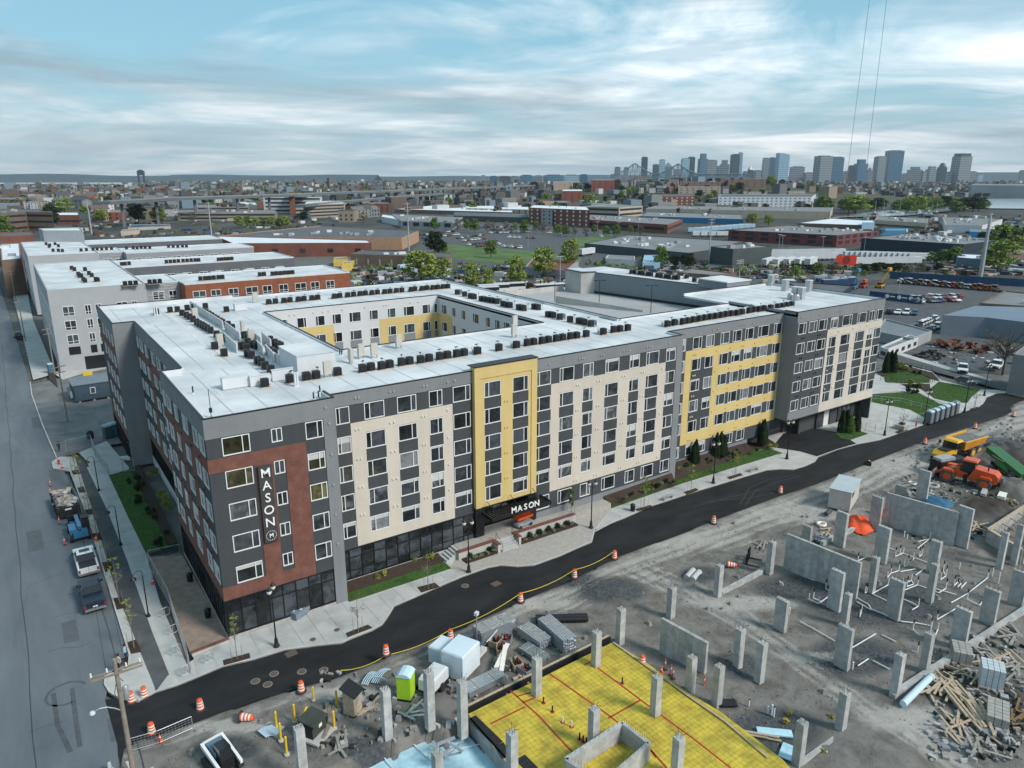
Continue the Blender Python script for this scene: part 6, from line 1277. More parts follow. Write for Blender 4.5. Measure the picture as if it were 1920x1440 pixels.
def cwall(b0,b1,top0,lab,z0=0.0,th=.3,name='concrete_wall',step=.62):
    a,b=g(*b0,z0),g(*b1,z0);d=b-a;d.z=0;h=hgt(Vector((a.x,a.y,z0)),*top0);L_=d.length;n=max(1,int(L_/step));t=thing(name,lab,'wall',(a.x,a.y,z0-.1),math.atan2(d.y,d.x))
    MB().box(0,L_,-th/2,th/2,0,h-.02).build('core',m_pc,t)
    for k in range(n):
        zs=[0,h*R.uniform(.35,.65),h] if h>1.6 else [0,h]
        for za,zb in zip(zs,zs[1:]):
            e=R.uniform(0,.006);MB().box(L_*k/n+.008,L_*(k+1)/n-.008,-th/2-.02-e,-th/2-.001,za+.008,zb-.008).build('form_panel',m_pc,t)
    if h>1.6:
        for k in range(0,n,2):x=L_*(k+.5)/n;MB().tube((x,0,h-.05),(x+.03,0,h+.25),.012,.012,4).build('rebar',m_rebar,t)
    return t
cwall((1470,1063),(1606,1123),(1470,997),'long concrete wall in the middle of the site');cwall((1655,981),(1788,1022),(1657,920),'long concrete wall by the orange tarpaulin');cwall((1238,1221),(1322,1270),(1240,1156),'short concrete wall near the yellow membrane')
cwall((1351,1114),(1434,1070),(1351,1106),'low concrete kerb wall between two columns',0,.4);cwall((1672,1307),(1925,1142),(1672,1298),'long low footing wall at the right of the site',0,.5);cwall((1540,1022),(1562,1011),(1540,1013),'low kerb wall by the timber stack',0,.4);cwall((1582,1003),(1626,982),(1582,995),'low kerb wall under the orange tarpaulin',0,.4);cwall((1500,1432),(1580,1375),(1500,1426),'low wall at the edge of the gravel bed, bottom right',0,.35)

q=[g(x,y,YZ) for x,y in ((1060,1455),(1165,1385),(1215,1425),(1130,1500))];t=thing('stair_core','open rectangular concrete core rising from the yellow membrane at the bottom edge','concrete core',(0,0,0))
for a,b in zip(q,q[1:]+q[:1]):
    d=(b-a).normalized();n=Vector((-d.y,d.x,0))*.15;MB().hexa([(v.x,v.y,z) for z in (YZ-.2,YZ+1.5) for v in (a-n,b-n,b+n,a+n)]).build('wall',m_pc,t)
    for k in range(12):v=a.lerp(b,k/12);MB().tube((v.x,v.y,YZ+1.45),(v.x,v.y,YZ+2.0),.012,.012,4).build('rebar',m_rebar,t)
# --- plumbing
m_pvc=M('white_pvc',(.70,.71,.72),.4,.06);m_abs=M('black_cap',(.015,.015,.016),.5,.1)
ZS= lambda x,y:(1280+x/3,960+y/3)
def pipe(pp,lab,up=(),r=.055,z=.07,h=.75):
    t=thing('drain_pipe',lab,'pipe',(0,0,0));P_=[g(*ZS(*q),z) for q in pp]
    for a,b in zip(P_,P_[1:]):MB().tube(a,b,r,r,7).build('run',m_pvc,t)
    for k in up:
        a=P_[k];hh=h*R.uniform(.8,1.2);MB().tube(a,a+Vector((0,0,hh)),r,r,7).build('riser',m_pvc,t)
        if R.random()<.7:MB().tube(a+Vector((0,0,hh)),a+Vector((0,0,hh+.4)),r*1.1,r*1.1,7).build('riser_cap',m_abs,t)
PP=[([(605,320),(770,400),(860,440)],(0,)),([(710,490),(765,515),(820,475)],(0,1)),([(735,485),(775,500)],(0,)),([(975,480),(1045,520),(1060,545),(1230,615),(1320,625),(1400,640)],(5,)),([(980,505),(1060,550)],()),([(1065,460),(1155,410)],(1,)),([(1065,460),(1150,500),(1190,520)],()),([(1155,200),(1380,285)],()),([(1195,250),(1220,240),(1240,230)],(0,1,2)),([(1215,330),(1170,345),(1150,370)],(0,1,2)),([(1225,335),(1310,320)],()),([(1310,355),(1365,315)],()),([(1235,410),(1285,385),(1300,405),(1260,420)],(0,1,2,3)),([(1245,440),(1320,410),(1380,430),(1440,455),(1480,430)],(1,4)),([(1230,485),(1290,510),(1325,530),(1290,550)],(2,)),([(1380,420),(1540,465)],()),([(1525,415),(1555,385)],(0,)),([(1545,425),(1575,390)],(0,)),([(1565,430),(1595,395)],(0,)),([(1510,510),(1600,460),(1715,370)],(2,)),([(1600,490),(1670,525),(1695,490)],(0,2)),([(1430,605),(1500,565),(1540,540)],(0,)),([(1295,660),(1330,690)],(0,)),([(1395,660),(1420,695),(1435,660)],(0,2)),([(660,615),(760,670),(855,725)],()),([(950,765),(1085,685)],()),([(1120,690),(1200,730)],()),([(985,865),(1045,825)],()),([(1070,835),(1165,885)],()),([(985,275),(1040,250)],(0,)),([(1310,170),(1390,150),(1350,180),(1320,205)],(1,)),([(1290,780),(1320,790)],(1,)),([(995,590),(1005,560)],(0,1)),([(805,430),(825,445)],(0,1)),([(1025,455),(1035,450)],(0,1)),([(1465,330),(1480,360),(1450,380)],(0,1,2)),([(1330,250),(1345,240)],(0,1)),([(1245,305),(1265,300)],(0,1)),([(1295,270),(1300,260)],(0,))]
for i,(pp,up) in enumerate(PP):pipe(pp,'white drain pipe run with risers in the gravel' if up else 'straight white drain pipe lying in the dark gravel',up);
for o in list(C.objects):
    if o.name.startswith('drain_pipe') and o.parent is None:o['group']='drain pipes in the gravel' if 'straight' in o['label'] else 'drain pipes with risers'
for i,(x,y,h) in enumerate(((372,1090,.6),(600,575,.7),(1555,320,.7),(1740,360,1.1),(1775,400,1.2),(1245,140,.7),(1262,150,.7),(850,830,.7),(478,1130,.6),(940,880,.7),(955,885,.7),(500,1140,.9),(512,1150,.9))):
    p=g(*ZS(x,y),0);t=thing('riser_pipe','short white riser pipe standing alone in the gravel','pipe',(p.x,p.y,-.03),0,'single riser pipes');MB().tube((0,0,0),(0,0,h),.06,.06,7).build('pipe',m_pvc,t);MB().lathe([(.075,h),(.075,h+.05)],n=8).build('collar',m_abs if i%3==0 else m_pvc,t)
for i,(x,y,c) in enumerate(((1137,1075,0),(1187,1125,0),(1245,1185,0),(1295,1210,0),(1340,1280,0),(1360,1295,0),(1378,1305,0),(1580,965,0))):
    p=g(640+x/3,960+y/3,YZ);t=thing('riser_pipe','%s black riser pipe with a red collar on the yellow membrane, from the left'%ORD[i],'pipe',(p.x,p.y,YZ+.02),0,'riser pipes on the yellow membrane');MB().tube((0,0,0),(0,0,.55),.06,.06,7).build('pipe',m_pvc if i in (2,3) else m_abs,t);MB().lathe([(.2,0),(.16,.02)],n=8).build('collar',m_seam,t)
bigp=[((1397,925),(1240,1080),.28,'large pale blue pipe leaning by the footing wall')]
for p0,p1,r,l in bigp:t=thing('large_pipe',l,'pipe',(0,0,0));MB().tube(g(*ZS(*p0),.4),g(*ZS(*p1),.4),r,r,12).build('barrel',M('pale_blue_pvc',(.50,.62,.70),.4,.06),t);MB().tube(g(*ZS(*p0),.4),g(*ZS(p0[0]-6,p0[1]+6),.4),r*1.15,r*1.15,12).build('socket',MATS['pale_blue_pvc'],t)
# --- stacks and stores beside the road
def fr(px,py):p=gt(px,py);return p
def stack(px,py,rz,n_w,n_h,l,w,h,mat,lab,name='steel_stack',cat='steel stack',straps=2,z=.12):
    p=fr(px,py);t=thing(name,lab,cat,(p.x,p.y,0),rz)
    for i in range(n_w):
        for j in range(n_h):MB().box(R.uniform(-.06,.06),l+R.uniform(-.06,.06),i*w,i*w+w*.88,z+j*h,z+j*h+h*.86).build('bar',mat,t)
    for k in range(straps):x=l*(k+.6)/(straps+.2);MB().box(x-.04,x+.04,-.02,n_w*w,z+n_h*h,z+n_h*h+.02).build('strap',m_tan,t)
    for k in range(2):x=l*(.2+.6*k);MB().box(x-.08,x+.08,-.1,n_w*w+.1,0,z).build('bearer',m_tan,t)
    return t
m_stl=M('galvanised_stud',(.42,.46,.50),.35,.12,3,metal=.6)
bd=gt(1145,1197)-gt(870,1335);br_=math.atan2(bd.y,bd.x)
def st2(p0,p1,nw,nh,w,h,mat,lab):a,b=gt(*p0),gt(*p1);return stack(p0[0],p0[1],math.atan2(b.y-a.y,b.x-a.x),nw,nh,(b-a).length,w,h,mat,lab)
st2((903,1214),(966,1187),6,9,.26,.15,m_stl,'tall stack of galvanised steel channels beside the yellow tape');st2((970,1192),(1012,1222),6,6,.24,.14,m_stl,'stack of galvanised steel studs in the middle');st2((1008,1183),(1056,1227),6,9,.24,.14,m_stl,'tallest stack of galvanised studs before the gravel heap')
st2((972,1222),(1012,1248),5,3,.26,.12,M('dull_stud',(.27,.31,.34),.4,.15,3,metal=.5),'low stack of dull steel studs between the taller stacks');st2((880,1312),(948,1278),6,4,.22,.14,m_stl,'low bundle of steel joists along the edge form');st2((928,1278),(962,1252),5,3,.2,.12,M('dark_bar',(.05,.055,.06),.5,.2,3),'dark steel bars beside the white wrapped pallets')
for i,(x,y,x2,y2) in enumerate(((930,1262,952,1225),(940,1268,948,1228))):a,b=gt(x,y),gt(x2,y2);d=b-a;t=thing('loose_board',['left','right'][i]+' pale board leaning on the dark steel bars','board',(a.x,a.y,.5),math.atan2(d.y,d.x));MB().hexa([(0,-.2,0),(d.length,-.2,.5),(d.length,.2,.5),(0,.2,0),(0,-.2,.05),(d.length,-.2,.55),(d.length,.2,.55),(0,.2,.05)]).build('board',m_refl,t);MB().box(-.05,0,-.2,.2,0,.05).build('end_cap',m_galv,t)
for i,(x,y,c) in enumerate(((930,1208,0),(950,1205,1),(940,1222,0),(968,1250,0),(985,1262,1))):p=fr(x,y);t=thing('open_crate','%s open timber crate of fittings among the steel stacks, from the rear'%ORD[i],'crate',(p.x,p.y,0),.5+i*.3,'open crates among the steel stacks');[MB().box(*q,0,.6).build('side',m_tan if c==0 else jm[2],t) for q in ((-.6,.6,-.45,-.4),(-.6,.6,.4,.45),(-.6,-.55,-.4,.4),(.55,.6,-.4,.4))];[MB().tube((R.uniform(-.4,.4),R.uniform(-.3,.3),.1),(R.uniform(-.4,.4),R.uniform(-.3,.3),R.uniform(.5,.9)),.09,.07,7).build('fitting',R.choice([m_blk,m_red,m_blk]),t) for k in range(6)]
m_wrap=M('white_shrink_wrap',(.62,.68,.72),.35,.06,.8,bump=.05,bscale=1.5)
def pallet(px,py,rz,l,w,h,lab):
    p=fr(px,py);t=thing('wrapped_pallet',lab,'pallet',(p.x,p.y,0),rz);MB().box(0,l,0,w,.14,h-.12).frus((0,l,0,w),(.06,l-.06,.06,w-.06),h-.12,h).build('wrapped_load',m_wrap,t);MB().box(.1,l-.1,.1,w-.1,h+.003,h+.02).build('top_sheet',M('wrap_top',(.58,.68,.75),.4,.05),t)
    for k in range(3):y=w*(.1+.38*k);MB().box(0,l,y-.05,y+.05,0,.138).build('runner',m_tan,t)
    MB().prism([(l*.3,-.01),(l*.35,-.01),(l*.55,-.05),(l*.5,-.05)],.2,.9).build('loose_film',m_wrap,t)
pallet(832,1254,.45,2.0,1.6,1.7,'white wrapped pallet behind, with loose film');pallet(868,1282,.45,2.7,2.2,2.5,'large white wrapped pallet stack in front')
p=fr(880,1235);t=thing('solar_panel_trailer','tilted three-panel solar board with a camera mast by the road','solar trailer',(p.x,p.y,0),.5)
for k in range(3):a0,a1=k*.8,k*.8+.76;MB().add([(0,-a0*.75,.5+a0*.75),(1.9,-a0*.75,.5+a0*.75),(1.9,-a1*.75,.5+a1*.75),(0,-a1*.75,.5+a1*.75)],[(0,1,2,3)]).add([(0,-a0*.75,.46+a0*.75),(1.9,-a0*.75,.46+a0*.75),(1.9,-a1*.75,.46+a1*.75),(0,-a1*.75,.46+a1*.75)],[(3,2,1,0)]).build('solar_panel',M('solar_cell',(.05,.075,.10),.2,.1),t)
for k in range(4):a0=k*.8;MB().box(-.05,1.95,-a0*.75-.03,-a0*.75+.03,.46+a0*.75,.54+a0*.75).build('frame_bar',m_rwhite,t)
MB().box(.3,1.6,-.9,.2,.1,.45).build('battery_box',m_rwhite,t);MB().tube((1.9,.3,0),(1.9,.3,3.2),.05).build('mast',m_galv,t);MB().box(1.7,2.1,.15,.45,3.2,3.5).build('camera_head',m_rwhite,t)

TG=mk_toilet('portable_toilet',M('toilet_lime',(.36,.60,.03),.5,.08),M('toilet_pale_roof',(.50,.66,.74),.5,.05),'lime green portable toilet beside the white water trailer');p=fr(762,1305);TG.location=(p.x,p.y,0);TG.rotation_euler=(0,0,.75);TG.scale=(1.05,1.05,1.05)

p=fr(815,1290);t=thing('compressor_trailer','white towable compressor trailer behind a concrete column','trailer',(p.x,p.y,0),.5);MB().box(-1.3,1.1,-.7,.7,.55,1.5).frus((-1.3,1.1,-.7,.7),(-1.1,.9,-.6,.6),1.5,1.75).build('hood',m_rwhite,t);MB().box(-1.4,1.3,-.75,.75,.4,.549).build('chassis',m_blk,t);MB().path([(-1.4,0,.45),(-2.3,0,.45)],.05).build('drawbar',m_blk,t)
for s in (-1,1):MB().tube((0,s*.78-.1,.36),(0,s*.78+.1,.36),.36,.36,12).build('wheel',m_tyre,t)
MB().lathe([(.34,0),(.34,.12)],c=(-1.6,-.5,.3),n=10).build('hose_reel',m_or,t)
p=fr(662,1335);t=thing('job_shed','small wooden site shed with a black sloping roof','shed',(p.x,p.y,0),.6);MB().prism([(-.55,-.5),(.55,-.5),(.55,.5),(-.55,.5)],.1, lambda q:1.9 if q[1]<0 else 2.3).build('wall',m_tan,t);MB().add([(-.7,-.7,1.86),(.7,-.7,1.86),(.7,.7,2.42),(-.7,.7,2.42),(-.7,-.7,1.93),(.7,-.7,1.93),(.7,.7,2.49),(-.7,.7,2.49)],[(0,3,2,1),(4,5,6,7),(0,1,5,4),(1,2,6,5),(2,3,7,6),(3,0,4,7)]).build('roof',m_blk,t);MB().box(-.25,.15,-.53,-.501,1.0,1.6).build('notice_board',m_galv,t);MB().box(-.5,.5,-.45,.45,0,.098).build('skid',m_blk,t)

p=fr(590,1375);t=thing('transformer_box','dark green pad-mounted transformer on a concrete pad','transformer',(p.x,p.y,0),.55);MB().box(-1.1,1.1,-1.2,1.0,0,.18).build('pad',m_conc,t);MB().box(-.8,.8,-.5,.8,.183,1.5).build('tank',M('transformer_green',(.045,.055,.045),.5,.1),t);MB().hexa([(-.85,-.75,1.3),(.85,-.75,1.3),(.85,.85,1.5),(-.85,.85,1.5),(-.85,-.75,1.38),(.85,-.75,1.38),(.85,.85,1.62),(-.85,.85,1.62)]).build('lid',MATS['transformer_green'],t);MB().box(-.05,.3,-.52,-.501,.7,1.1).build('notice',m_refl,t);MB().box(-.8,-.78,-.5,.8,.2,1.4).build('hinge_side',MATS['transformer_green'],t)
m_byl=M('bollard_yellow',(.70,.45,.02),.45,.06);BO=thing('bollard','x','bollard');MB().tube((0,0,.1),(0,0,1.55),.09,.09,10).build('post',m_byl,BO);MB().lathe([(.09,1.551),(.06,1.62),(.01,1.65)],n=10).build('cap',m_byl,BO);MB().lathe([(.22,-.02),(.2,.12)],n=10).build('footing',m_conc,BO);BOP=Proto(BO)
for i,(x,y) in enumerate(((519,1367),(527,1389),(538,1415),(553,1353),(588,1313),(632,1327),(627,1366))):p=fr(x,y);BOP.put((p.x,p.y,0),0,['front left yellow bollard by the transformer','second yellow bollard by the transformer','yellow bollard nearest the camera by the transformer','rear left yellow bollard by the transformer','short yellow bollard behind the transformer','yellow bollard right of the transformer by the timber','yellow bollard at the foot of the timber post'][i],'yellow bollards by the transformer',1.0 if i!=4 else .8)
p=fr(560,1358);t=thing('fallen_bollard','yellow bollard leaning against the transformer','bollard',tuple(p));MB().tube((0,0,.1),(.9,.5,.9),.085,.085,10).build('post',m_byl,t);MB().lathe([(.1,0),(.1,.1)],n=8).build('cap',m_byl,t)

p=fr(498,1385);t=thing('conduit_elbows','heap of pale blue curved conduit elbows on the dirt','conduit',(p.x,p.y,.05),.4)
for k in range(9):MB().path([(math.cos(a)*(.5+k*.11),math.sin(a)*(.5+k*.11)-.5,.06+.02*k) for a in [i*.26 for i in range(7)]],.045,6).build('elbow',M('conduit_blue',(.38,.50,.58),.4,.1),t)
for i,(x,y,x2,y2) in enumerate(((678,1285,700,1262),(696,1282,722,1256),(690,1275,715,1278))):a,b=gt(x,y),gt(x2,y2);t=thing('conduit_sweep',['left','middle','right'][i]+' bundle of pale conduit sweeps by the road edge','conduit',(0,0,0));[MB().path([(a.x+(b.x-a.x)*f+k*.12,a.y+(b.y-a.y)*f-k*.12,.1+.35*math.sin(f*3)) for f in (0,.25,.5,.75,1)],.05,6).build('pipe',MATS['conduit_blue'],t) for k in range(4)]

p=fr(418,1436);t=thing('skid_steer','compact white skid-steer machine at the bottom edge','machine',(p.x,p.y,0),-1.35);m_mw=paint('machine_white',(.68,.69,.70))
MB().box(-1.3,1.0,-.5,.5,.35,1.15).build('chassis',m_blk,t);MB().box(-1.35,.2,-.55,.55,1.15,1.5).build('engine_hood',M('machine_blue_grey',(.10,.16,.22),.4,.1),t)
for s in (-1,1):MB().hexa([(-1.4,s*.75-.1,1.25),(1.5,s*.75-.1,.7),(1.5,s*.75+.1,.7),(-1.4,s*.75+.1,1.25),(-1.4,s*.75-.1,1.6),(1.5,s*.75-.1,.95),(1.5,s*.75+.1,.95),(-1.4,s*.75+.1,1.6)]).build('lift_arm',m_mw,t);MB().ext([(-1.3,.1),(-1.0,0),(1.0,0),(1.3,.15),(1.3,.5),(1.0,.7),(-1.0,.7),(-1.3,.5)],s*.8-.2,s*.8+.2,'y').build('track',m_rub,t)
MB().box(-1.45,-1.3,-.65,.65,1.3,1.6).build('rear_bar',m_mw,t);MB().frus((-.3,.9,-.45,.45),(-.25,.7,-.42,.42),1.15,2.0).build('cab',m_cglass,t)

def planks(px,py,n,l,spread,lab,mat=None,rz=0.0,jit=.5,w=.14,th=.05,z=.05,grp=None):
    p=fr(px,py)
    t=thing('plank_heap',lab,'timber',(p.x,p.y,0),rz)
    for k in range(n):
        a=R.gauss(0,jit);x,y=R.uniform(-spread,spread),R.uniform(-spread,spread)*.6;ll=l*R.uniform(.6,1.1);zz=z+R.uniform(0,.22);c,s=math.cos(a),math.sin(a);q=[(-ll/2,-w/2),(ll/2,-w/2),(ll/2,w/2),(-ll/2,w/2)];tl=R.uniform(-.12,.12)
        MB().hexa([(x+u*c-v*s,y+u*s+v*c,zz+u*tl*.3+dz) for dz in (0,th) for u,v in q]).build('plank',mat or m_tan,t)
planks(1805,1318,9,4.2,1.6,'loose pale timber beams fanned out on the muddy ground',None,.9,.25,.2,.15);planks(1835,1345,5,4.0,1.0,'parallel pale timber beams nearest the mud',None,.75,.08,.22,.18);planks(1765,1275,14,2.0,1.3,'tangled timber pile against the footing wall',None,.3,1.2);planks(1815,1255,10,1.8,1.6,'scattered timber beside the block pallets',None,.2,1.0);planks(1535,1010,10,2.2,1.2,'stack of boards behind the long wall',jm[2],.2,.5,.3);planks(1890,1190,8,3.0,1.5,'boards scattered by the right frame edge',M('grey_board',(.28,.26,.23),.9,.2,2),.5,.6,.25);planks(1790,945,8,2.0,1.2,'loose pallet wood beyond the far wall',M('grey_board',(.28,.26,.23),.9,.2,2),.2,.6,.16);planks(838,1408,8,2.2,.9,'steel and timber offcuts beside the membrane corner',m_stl,.6,.8,.2,.04);planks(1385,1375,3,6.0,.3,'long boards along the edge of the yellow membrane',None,-.85,.03,.2);planks(620,1350,6,3.0,.8,'upright-looking weathered boards by the yellow bollards',m_wood,1.1,.2,.25)
def blocks(px,py,nx_,ny_,nz_,s,mat,lab,rz,gap=.02):
    p=fr(px,py);t=thing('block_pallet',lab,'block pallet',(p.x,p.y,0),rz);MB().box(-.05,nx_*s[0]+.05,-.05,ny_*s[1]+.05,0,.12).build('pallet',m_tan,t)
    for i in range(nx_):
        for j in range(ny_):
            for k in range(nz_):
                if i in (0,nx_-1) or j in (0,ny_-1) or k==nz_-1:MB().box(i*s[0]+gap,(i+1)*s[0]-gap,j*s[1]+gap,(j+1)*s[1]-gap,.123+k*s[2],.123+(k+1)*s[2]-gap).build('block',mat,t)
m_blk2=M('concrete_block',(.33,.32,.30),.9,.15,2)
blocks(1822,1252,5,3,5,(.4,.5,.22),m_blk2,'pallet of grey concrete blocks by the scattered timber',.55);blocks(1880,1300,4,4,6,(.42,.42,.3),M('pale_block',(.48,.52,.55),.7,.1,2),'tall pallet of pale wrapped blocks at the right edge',.5);blocks(1890,1375,6,3,4,(.45,.5,.22),m_blk2,'long pallet of grey blocks at the bottom right',.4)
planks(1862,1318,7,1.6,.8,'rusty formwork crate pieces beside the pale blocks',M('rust_timber',(.20,.13,.06),.9,.25,2),.4,.7,.3)

def drape(px,py,r,h,mat,lab,name,cat,seed,sx=1.0):
    p=fr(px,py);t=thing(name,lab,cat,(p.x,p.y,0));rnd=random.Random(seed);n=14;mb=MB();V=[]
    for j in range(n+1):
        for i in range(n+1):u,v=i/n*2-1,j/n*2-1;q=max(0,1-(u*u+v*v));V.append((u*r*sx,v*r,.02+h*q**.7*(1+.7*mnoise.noise(Vector((u*2.5+seed,v*2.5,seed)))) if q>0 else .02+.1*rnd.random()))
    mb.add(V,[(j*(n+1)+i,j*(n+1)+i+1,(j+1)*(n+1)+i+1,(j+1)*(n+1)+i) for j in range(n) for i in range(n)],True);mb.build('sheet',mat,t);MB().frus((-r*.5,r*.5,-r*.5,r*.5),(-r*.3,r*.3,-r*.3,r*.3),0,h*.6).build('covered_load',jm[0],t)
m_tarp=M('orange_tarp',(.70,.08,.02),.55,.12,1.5,bump=.05,bscale=2);drape(1608,985,2.0,1.0,m_tarp,'bright orange tarpaulin over a load between two blade columns','tarpaulin','tarpaulin',2);drape(1652,965,1.0,1.2,m_tarp,'orange tarpaulin hanging behind the right blade column','tarpaulin','tarpaulin',5,.6);drape(1760,945,2.0,.7,M('blue_tarp',(.03,.12,.20),.5,.15,1.5,bump=.04,bscale=2),'dark blue tarpaulin on the rubble beyond the far wall','tarpaulin','tarpaulin',7)
p=fr(1592,962);t=thing('storage_unit','white storage container with a flat grey roof behind the orange tarpaulin','container',(p.x,p.y,0),.35);m_stor=M('storage_white',(.50,.48,.45),.6,.1,1,wave=('X',.5,.01));MB().box(0,5.4,0,2.6,.15,2.7).build('body',m_stor,t);MB().box(-.1,5.5,-.1,2.7,2.703,2.8).build('roof',M('storage_roof',(.42,.47,.50),.5,.08),t);MB().box(.4,1.8,-.03,-.001,1.9,2.4).build('sign',M('storage_sign',(.05,.09,.12),.5,.1),t);MB().box(5.401,5.43,.5,2.1,1.5,2.4).build('sign',MATS['storage_sign'],t);MB().box(.1,5.3,.1,2.5,0,.148).build('skid',m_blk,t)
for i,(x,y,r) in enumerate(((1540,985,.6),(1748,912,.9),(1710,908,.6))):p=fr(x,y);t=thing('pipe_ring',['pale ring lying by the orange tarpaulin','concrete manhole ring by the wheel loader','blue-grey ring behind the far wall'][i],'ring',(p.x,p.y,0));MB().lathe([(r*.65,0),(r,.02),(r,.3),(r*.65,.32),(r*.65,.0)],n=16,cap=False).build('ring',[m_refl,m_pc,m_galv][i],t);MB().lathe([(r*.6,0),(r*.6,.02)],n=14).build('painted_inner_shade',m_soil,t)  # dark soil-coloured disc stands in for the shade inside each ring
bundle(1298,1092,2,1.9,.33,M('silver_duct',(.45,.46,.46),.5,.15,6,bump=.04,bscale=9),'two wrapped silver ducts beside the square column',.35,0,2);bundle(1548,968,1,1.4,.3,M('dark_duct',(.07,.08,.09),.5,.15),'short dark corrugated duct behind the orange tarpaulin',.2,0,1);bundle(1005,1168,2,5.0,.26,m_blk,'two thick black pipes behind the steel stacks',-.55,0,2)
p=fr(1402,1052);t=thing('fork_attachment','black pallet-fork attachment standing on the dirt','machine part',(p.x,p.y,0),.5);MB().box(-.9,.9,-.08,.08,.1,.3).build('lower_bar',m_blk,t);MB().box(-.9,.9,-.08,.08,.9,1.1).build('upper_bar',m_blk,t)
for s in (-.85,.85):MB().box(s-.08,s+.08,-.1,.1,0,1.3).build('upright',m_blk,t);MB().box(s-.06,s+.06,-1.4,-.101,.0,.08).build('fork',m_blk,t)
MB().box(-.1,.1,-.1,.1,.3,1.5).build('mast',m_blk,t)
# --- big machines
m_dtyre=M('dusty_tyre',(.10,.097,.092),.95,.3,4)
def bigwheels(t,xs,y,r,w,rim):wheels(t,xs,y,r,w,rim,m_dtyre)
m_ry=paint('machine_yellow',(.72,.38,.02));m_ro=paint('machine_orange',(.62,.09,.02));m_gn=paint('machine_green',(.03,.13,.035))
t=thing('wheel_loader','orange wheel loader working beside the excavation','wheel loader')
MB().ext([(-3.9,1.2),(-3.9,2.0),(-3.5,2.4),(-1.2,2.6),(-.6,1.3),(-.6,.9),(-3.4,.9)],-.95,.95,'y').build('rear_body',m_ro,t);MB().ext([(-.4,.9),(-.4,1.7),(1.4,2.0),(2.4,1.5),(2.4,.9)],-.8,.8,'y').build('front_frame',m_ro,t);MB().frus((-1.3,.5,-.8,.8),(-1.1,.2,-.7,.7),1.9,3.3).build('cab',m_cglass,t);MB().frus((-1.35,.4,-.85,.85),(-1.2,.25,-.75,.75),3.303,3.5).build('cab_roof',m_ro,t)
for s in (-1,1):MB().hexa([(.6,s*.6-.12,1.9),(3.4,s*.6-.12,.6),(3.4,s*.6+.12,.6),(.6,s*.6+.12,1.9),(.6,s*.6-.12,2.35),(3.4,s*.6-.12,1.0),(3.4,s*.6+.12,1.0),(.6,s*.6+.12,2.35)]).build('lift_arm',m_ro,t);MB().box(-.55,-.1,s*1.0-.2,s*1.0+.2,.5,1.5).build('ladder',m_blk,t);MB().ext([(1.0,1.6),(1.2,1.9),(2.3,1.9),(2.6,1.6)],s*1.15-.35,s*1.15+.35,'y').build('fender',m_ro,t);MB().ext([(-3.3,1.6),(-3.1,1.9),(-2.0,1.9),(-1.7,1.6)],s*1.15-.35,s*1.15+.35,'y').build('fender',m_ro,t)
MB().ext([(3.3,.2),(4.4,.1),(4.5,.2),(3.7,.5),(3.5,1.2),(3.3,1.3)],-1.4,1.4,'y').build('bucket',m_galv,t);MB().box(-4.2,-3.9,-.9,.9,.9,1.5).build('counterweight',m_blk,t);bigwheels(t,(-2.5,1.75),1.1,.85,.6,m_ro);MB().tube((-2.6,.4,2.5),(-2.6,.4,3.1),.08).build('exhaust',m_blk,t)
place(t,1806,905,1745,890);t.scale=(1.05,1.05,1.05)
t=thing('dump_truck','yellow articulated dump truck at the edge of the dirt track','dump truck')
MB().ext([(2.2,1.2),(2.2,2.1),(4.3,1.9),(4.9,1.4),(4.9,.9),(2.2,.9)],-1.1,1.1,'y').build('hood',m_ry,t);MB().box(2.3,4.2,-.8,.8,2.08,2.14).build('hood_top',m_dkpl,t);MB().frus((.9,2.6,-1.1,1.1),(1.0,2.2,-.95,.95),1.5,3.1).build('cab',m_cglass,t);MB().frus((.8,2.5,-1.15,1.15),(1.0,2.2,-.95,.95),3.103,3.35).build('cab_roof',m_ry,t)
MB().add([(.5,-1.3,1.6),(.5,1.3,1.6),(-5.0,1.4,1.9),(-5.0,-1.4,1.9),(.9,-1.5,3.0),(.9,1.5,3.0),(-5.2,1.6,2.9),(-5.2,-1.6,2.9)],[(3,2,1,0),(0,1,5,4),(1,2,6,5),(3,0,4,7)]).build('body',M('dump_body',(.55,.22,.03),.6,.15,1),t)
for s in (-1,1):MB().hexa([(.9,s*1.52-.08,2.95),(-5.2,s*1.62-.08,2.85),(-5.2,s*1.62+.08,2.85),(.9,s*1.52+.08,2.95),(.9,s*1.52-.08,3.12),(-5.2,s*1.62-.08,3.02),(-5.2,s*1.62+.08,3.02),(.9,s*1.52+.08,3.12)]).build('body_rail',m_ry,t);MB().box(2.2,2.5,s*1.5-.1,s*1.5+.1,2.4,2.9).build('mirror',m_blk,t)
MB().add([(.7,-1.42,2.75),(.7,1.42,2.75),(-5.0,1.5,2.7),(-5.0,-1.5,2.7)],[(3,2,1,0)]).build('load',M('dark_load',(.15,.15,.15),.9,.25,1.5),t);MB().box(-4.8,2.3,-.5,.5,.8,1.3).build('frame',m_blk,t);MB().box(4.9,5.1,-1.1,1.1,.6,1.0).build('bumper',m_blk,t);bigwheels(t,(-3.8,-2.0,3.3),1.15,.8,.55,m_ry)
place(t,1792,858,1752,872)
t=thing('screening_machine','green mobile screening machine behind the wheel loader','screener');MB().hexa([(-5,-1.1,1.2),(4.5,-1.1,2.2),(4.5,1.1,2.2),(-5,1.1,1.2),(-5,-1.1,2.0),(4.5,-1.1,3.2),(4.5,1.1,3.2),(-5,1.1,2.0)]).build('hopper',m_gn,t);MB().box(-4,3,-.9,.9,.6,1.15).build('chassis',m_blk,t)
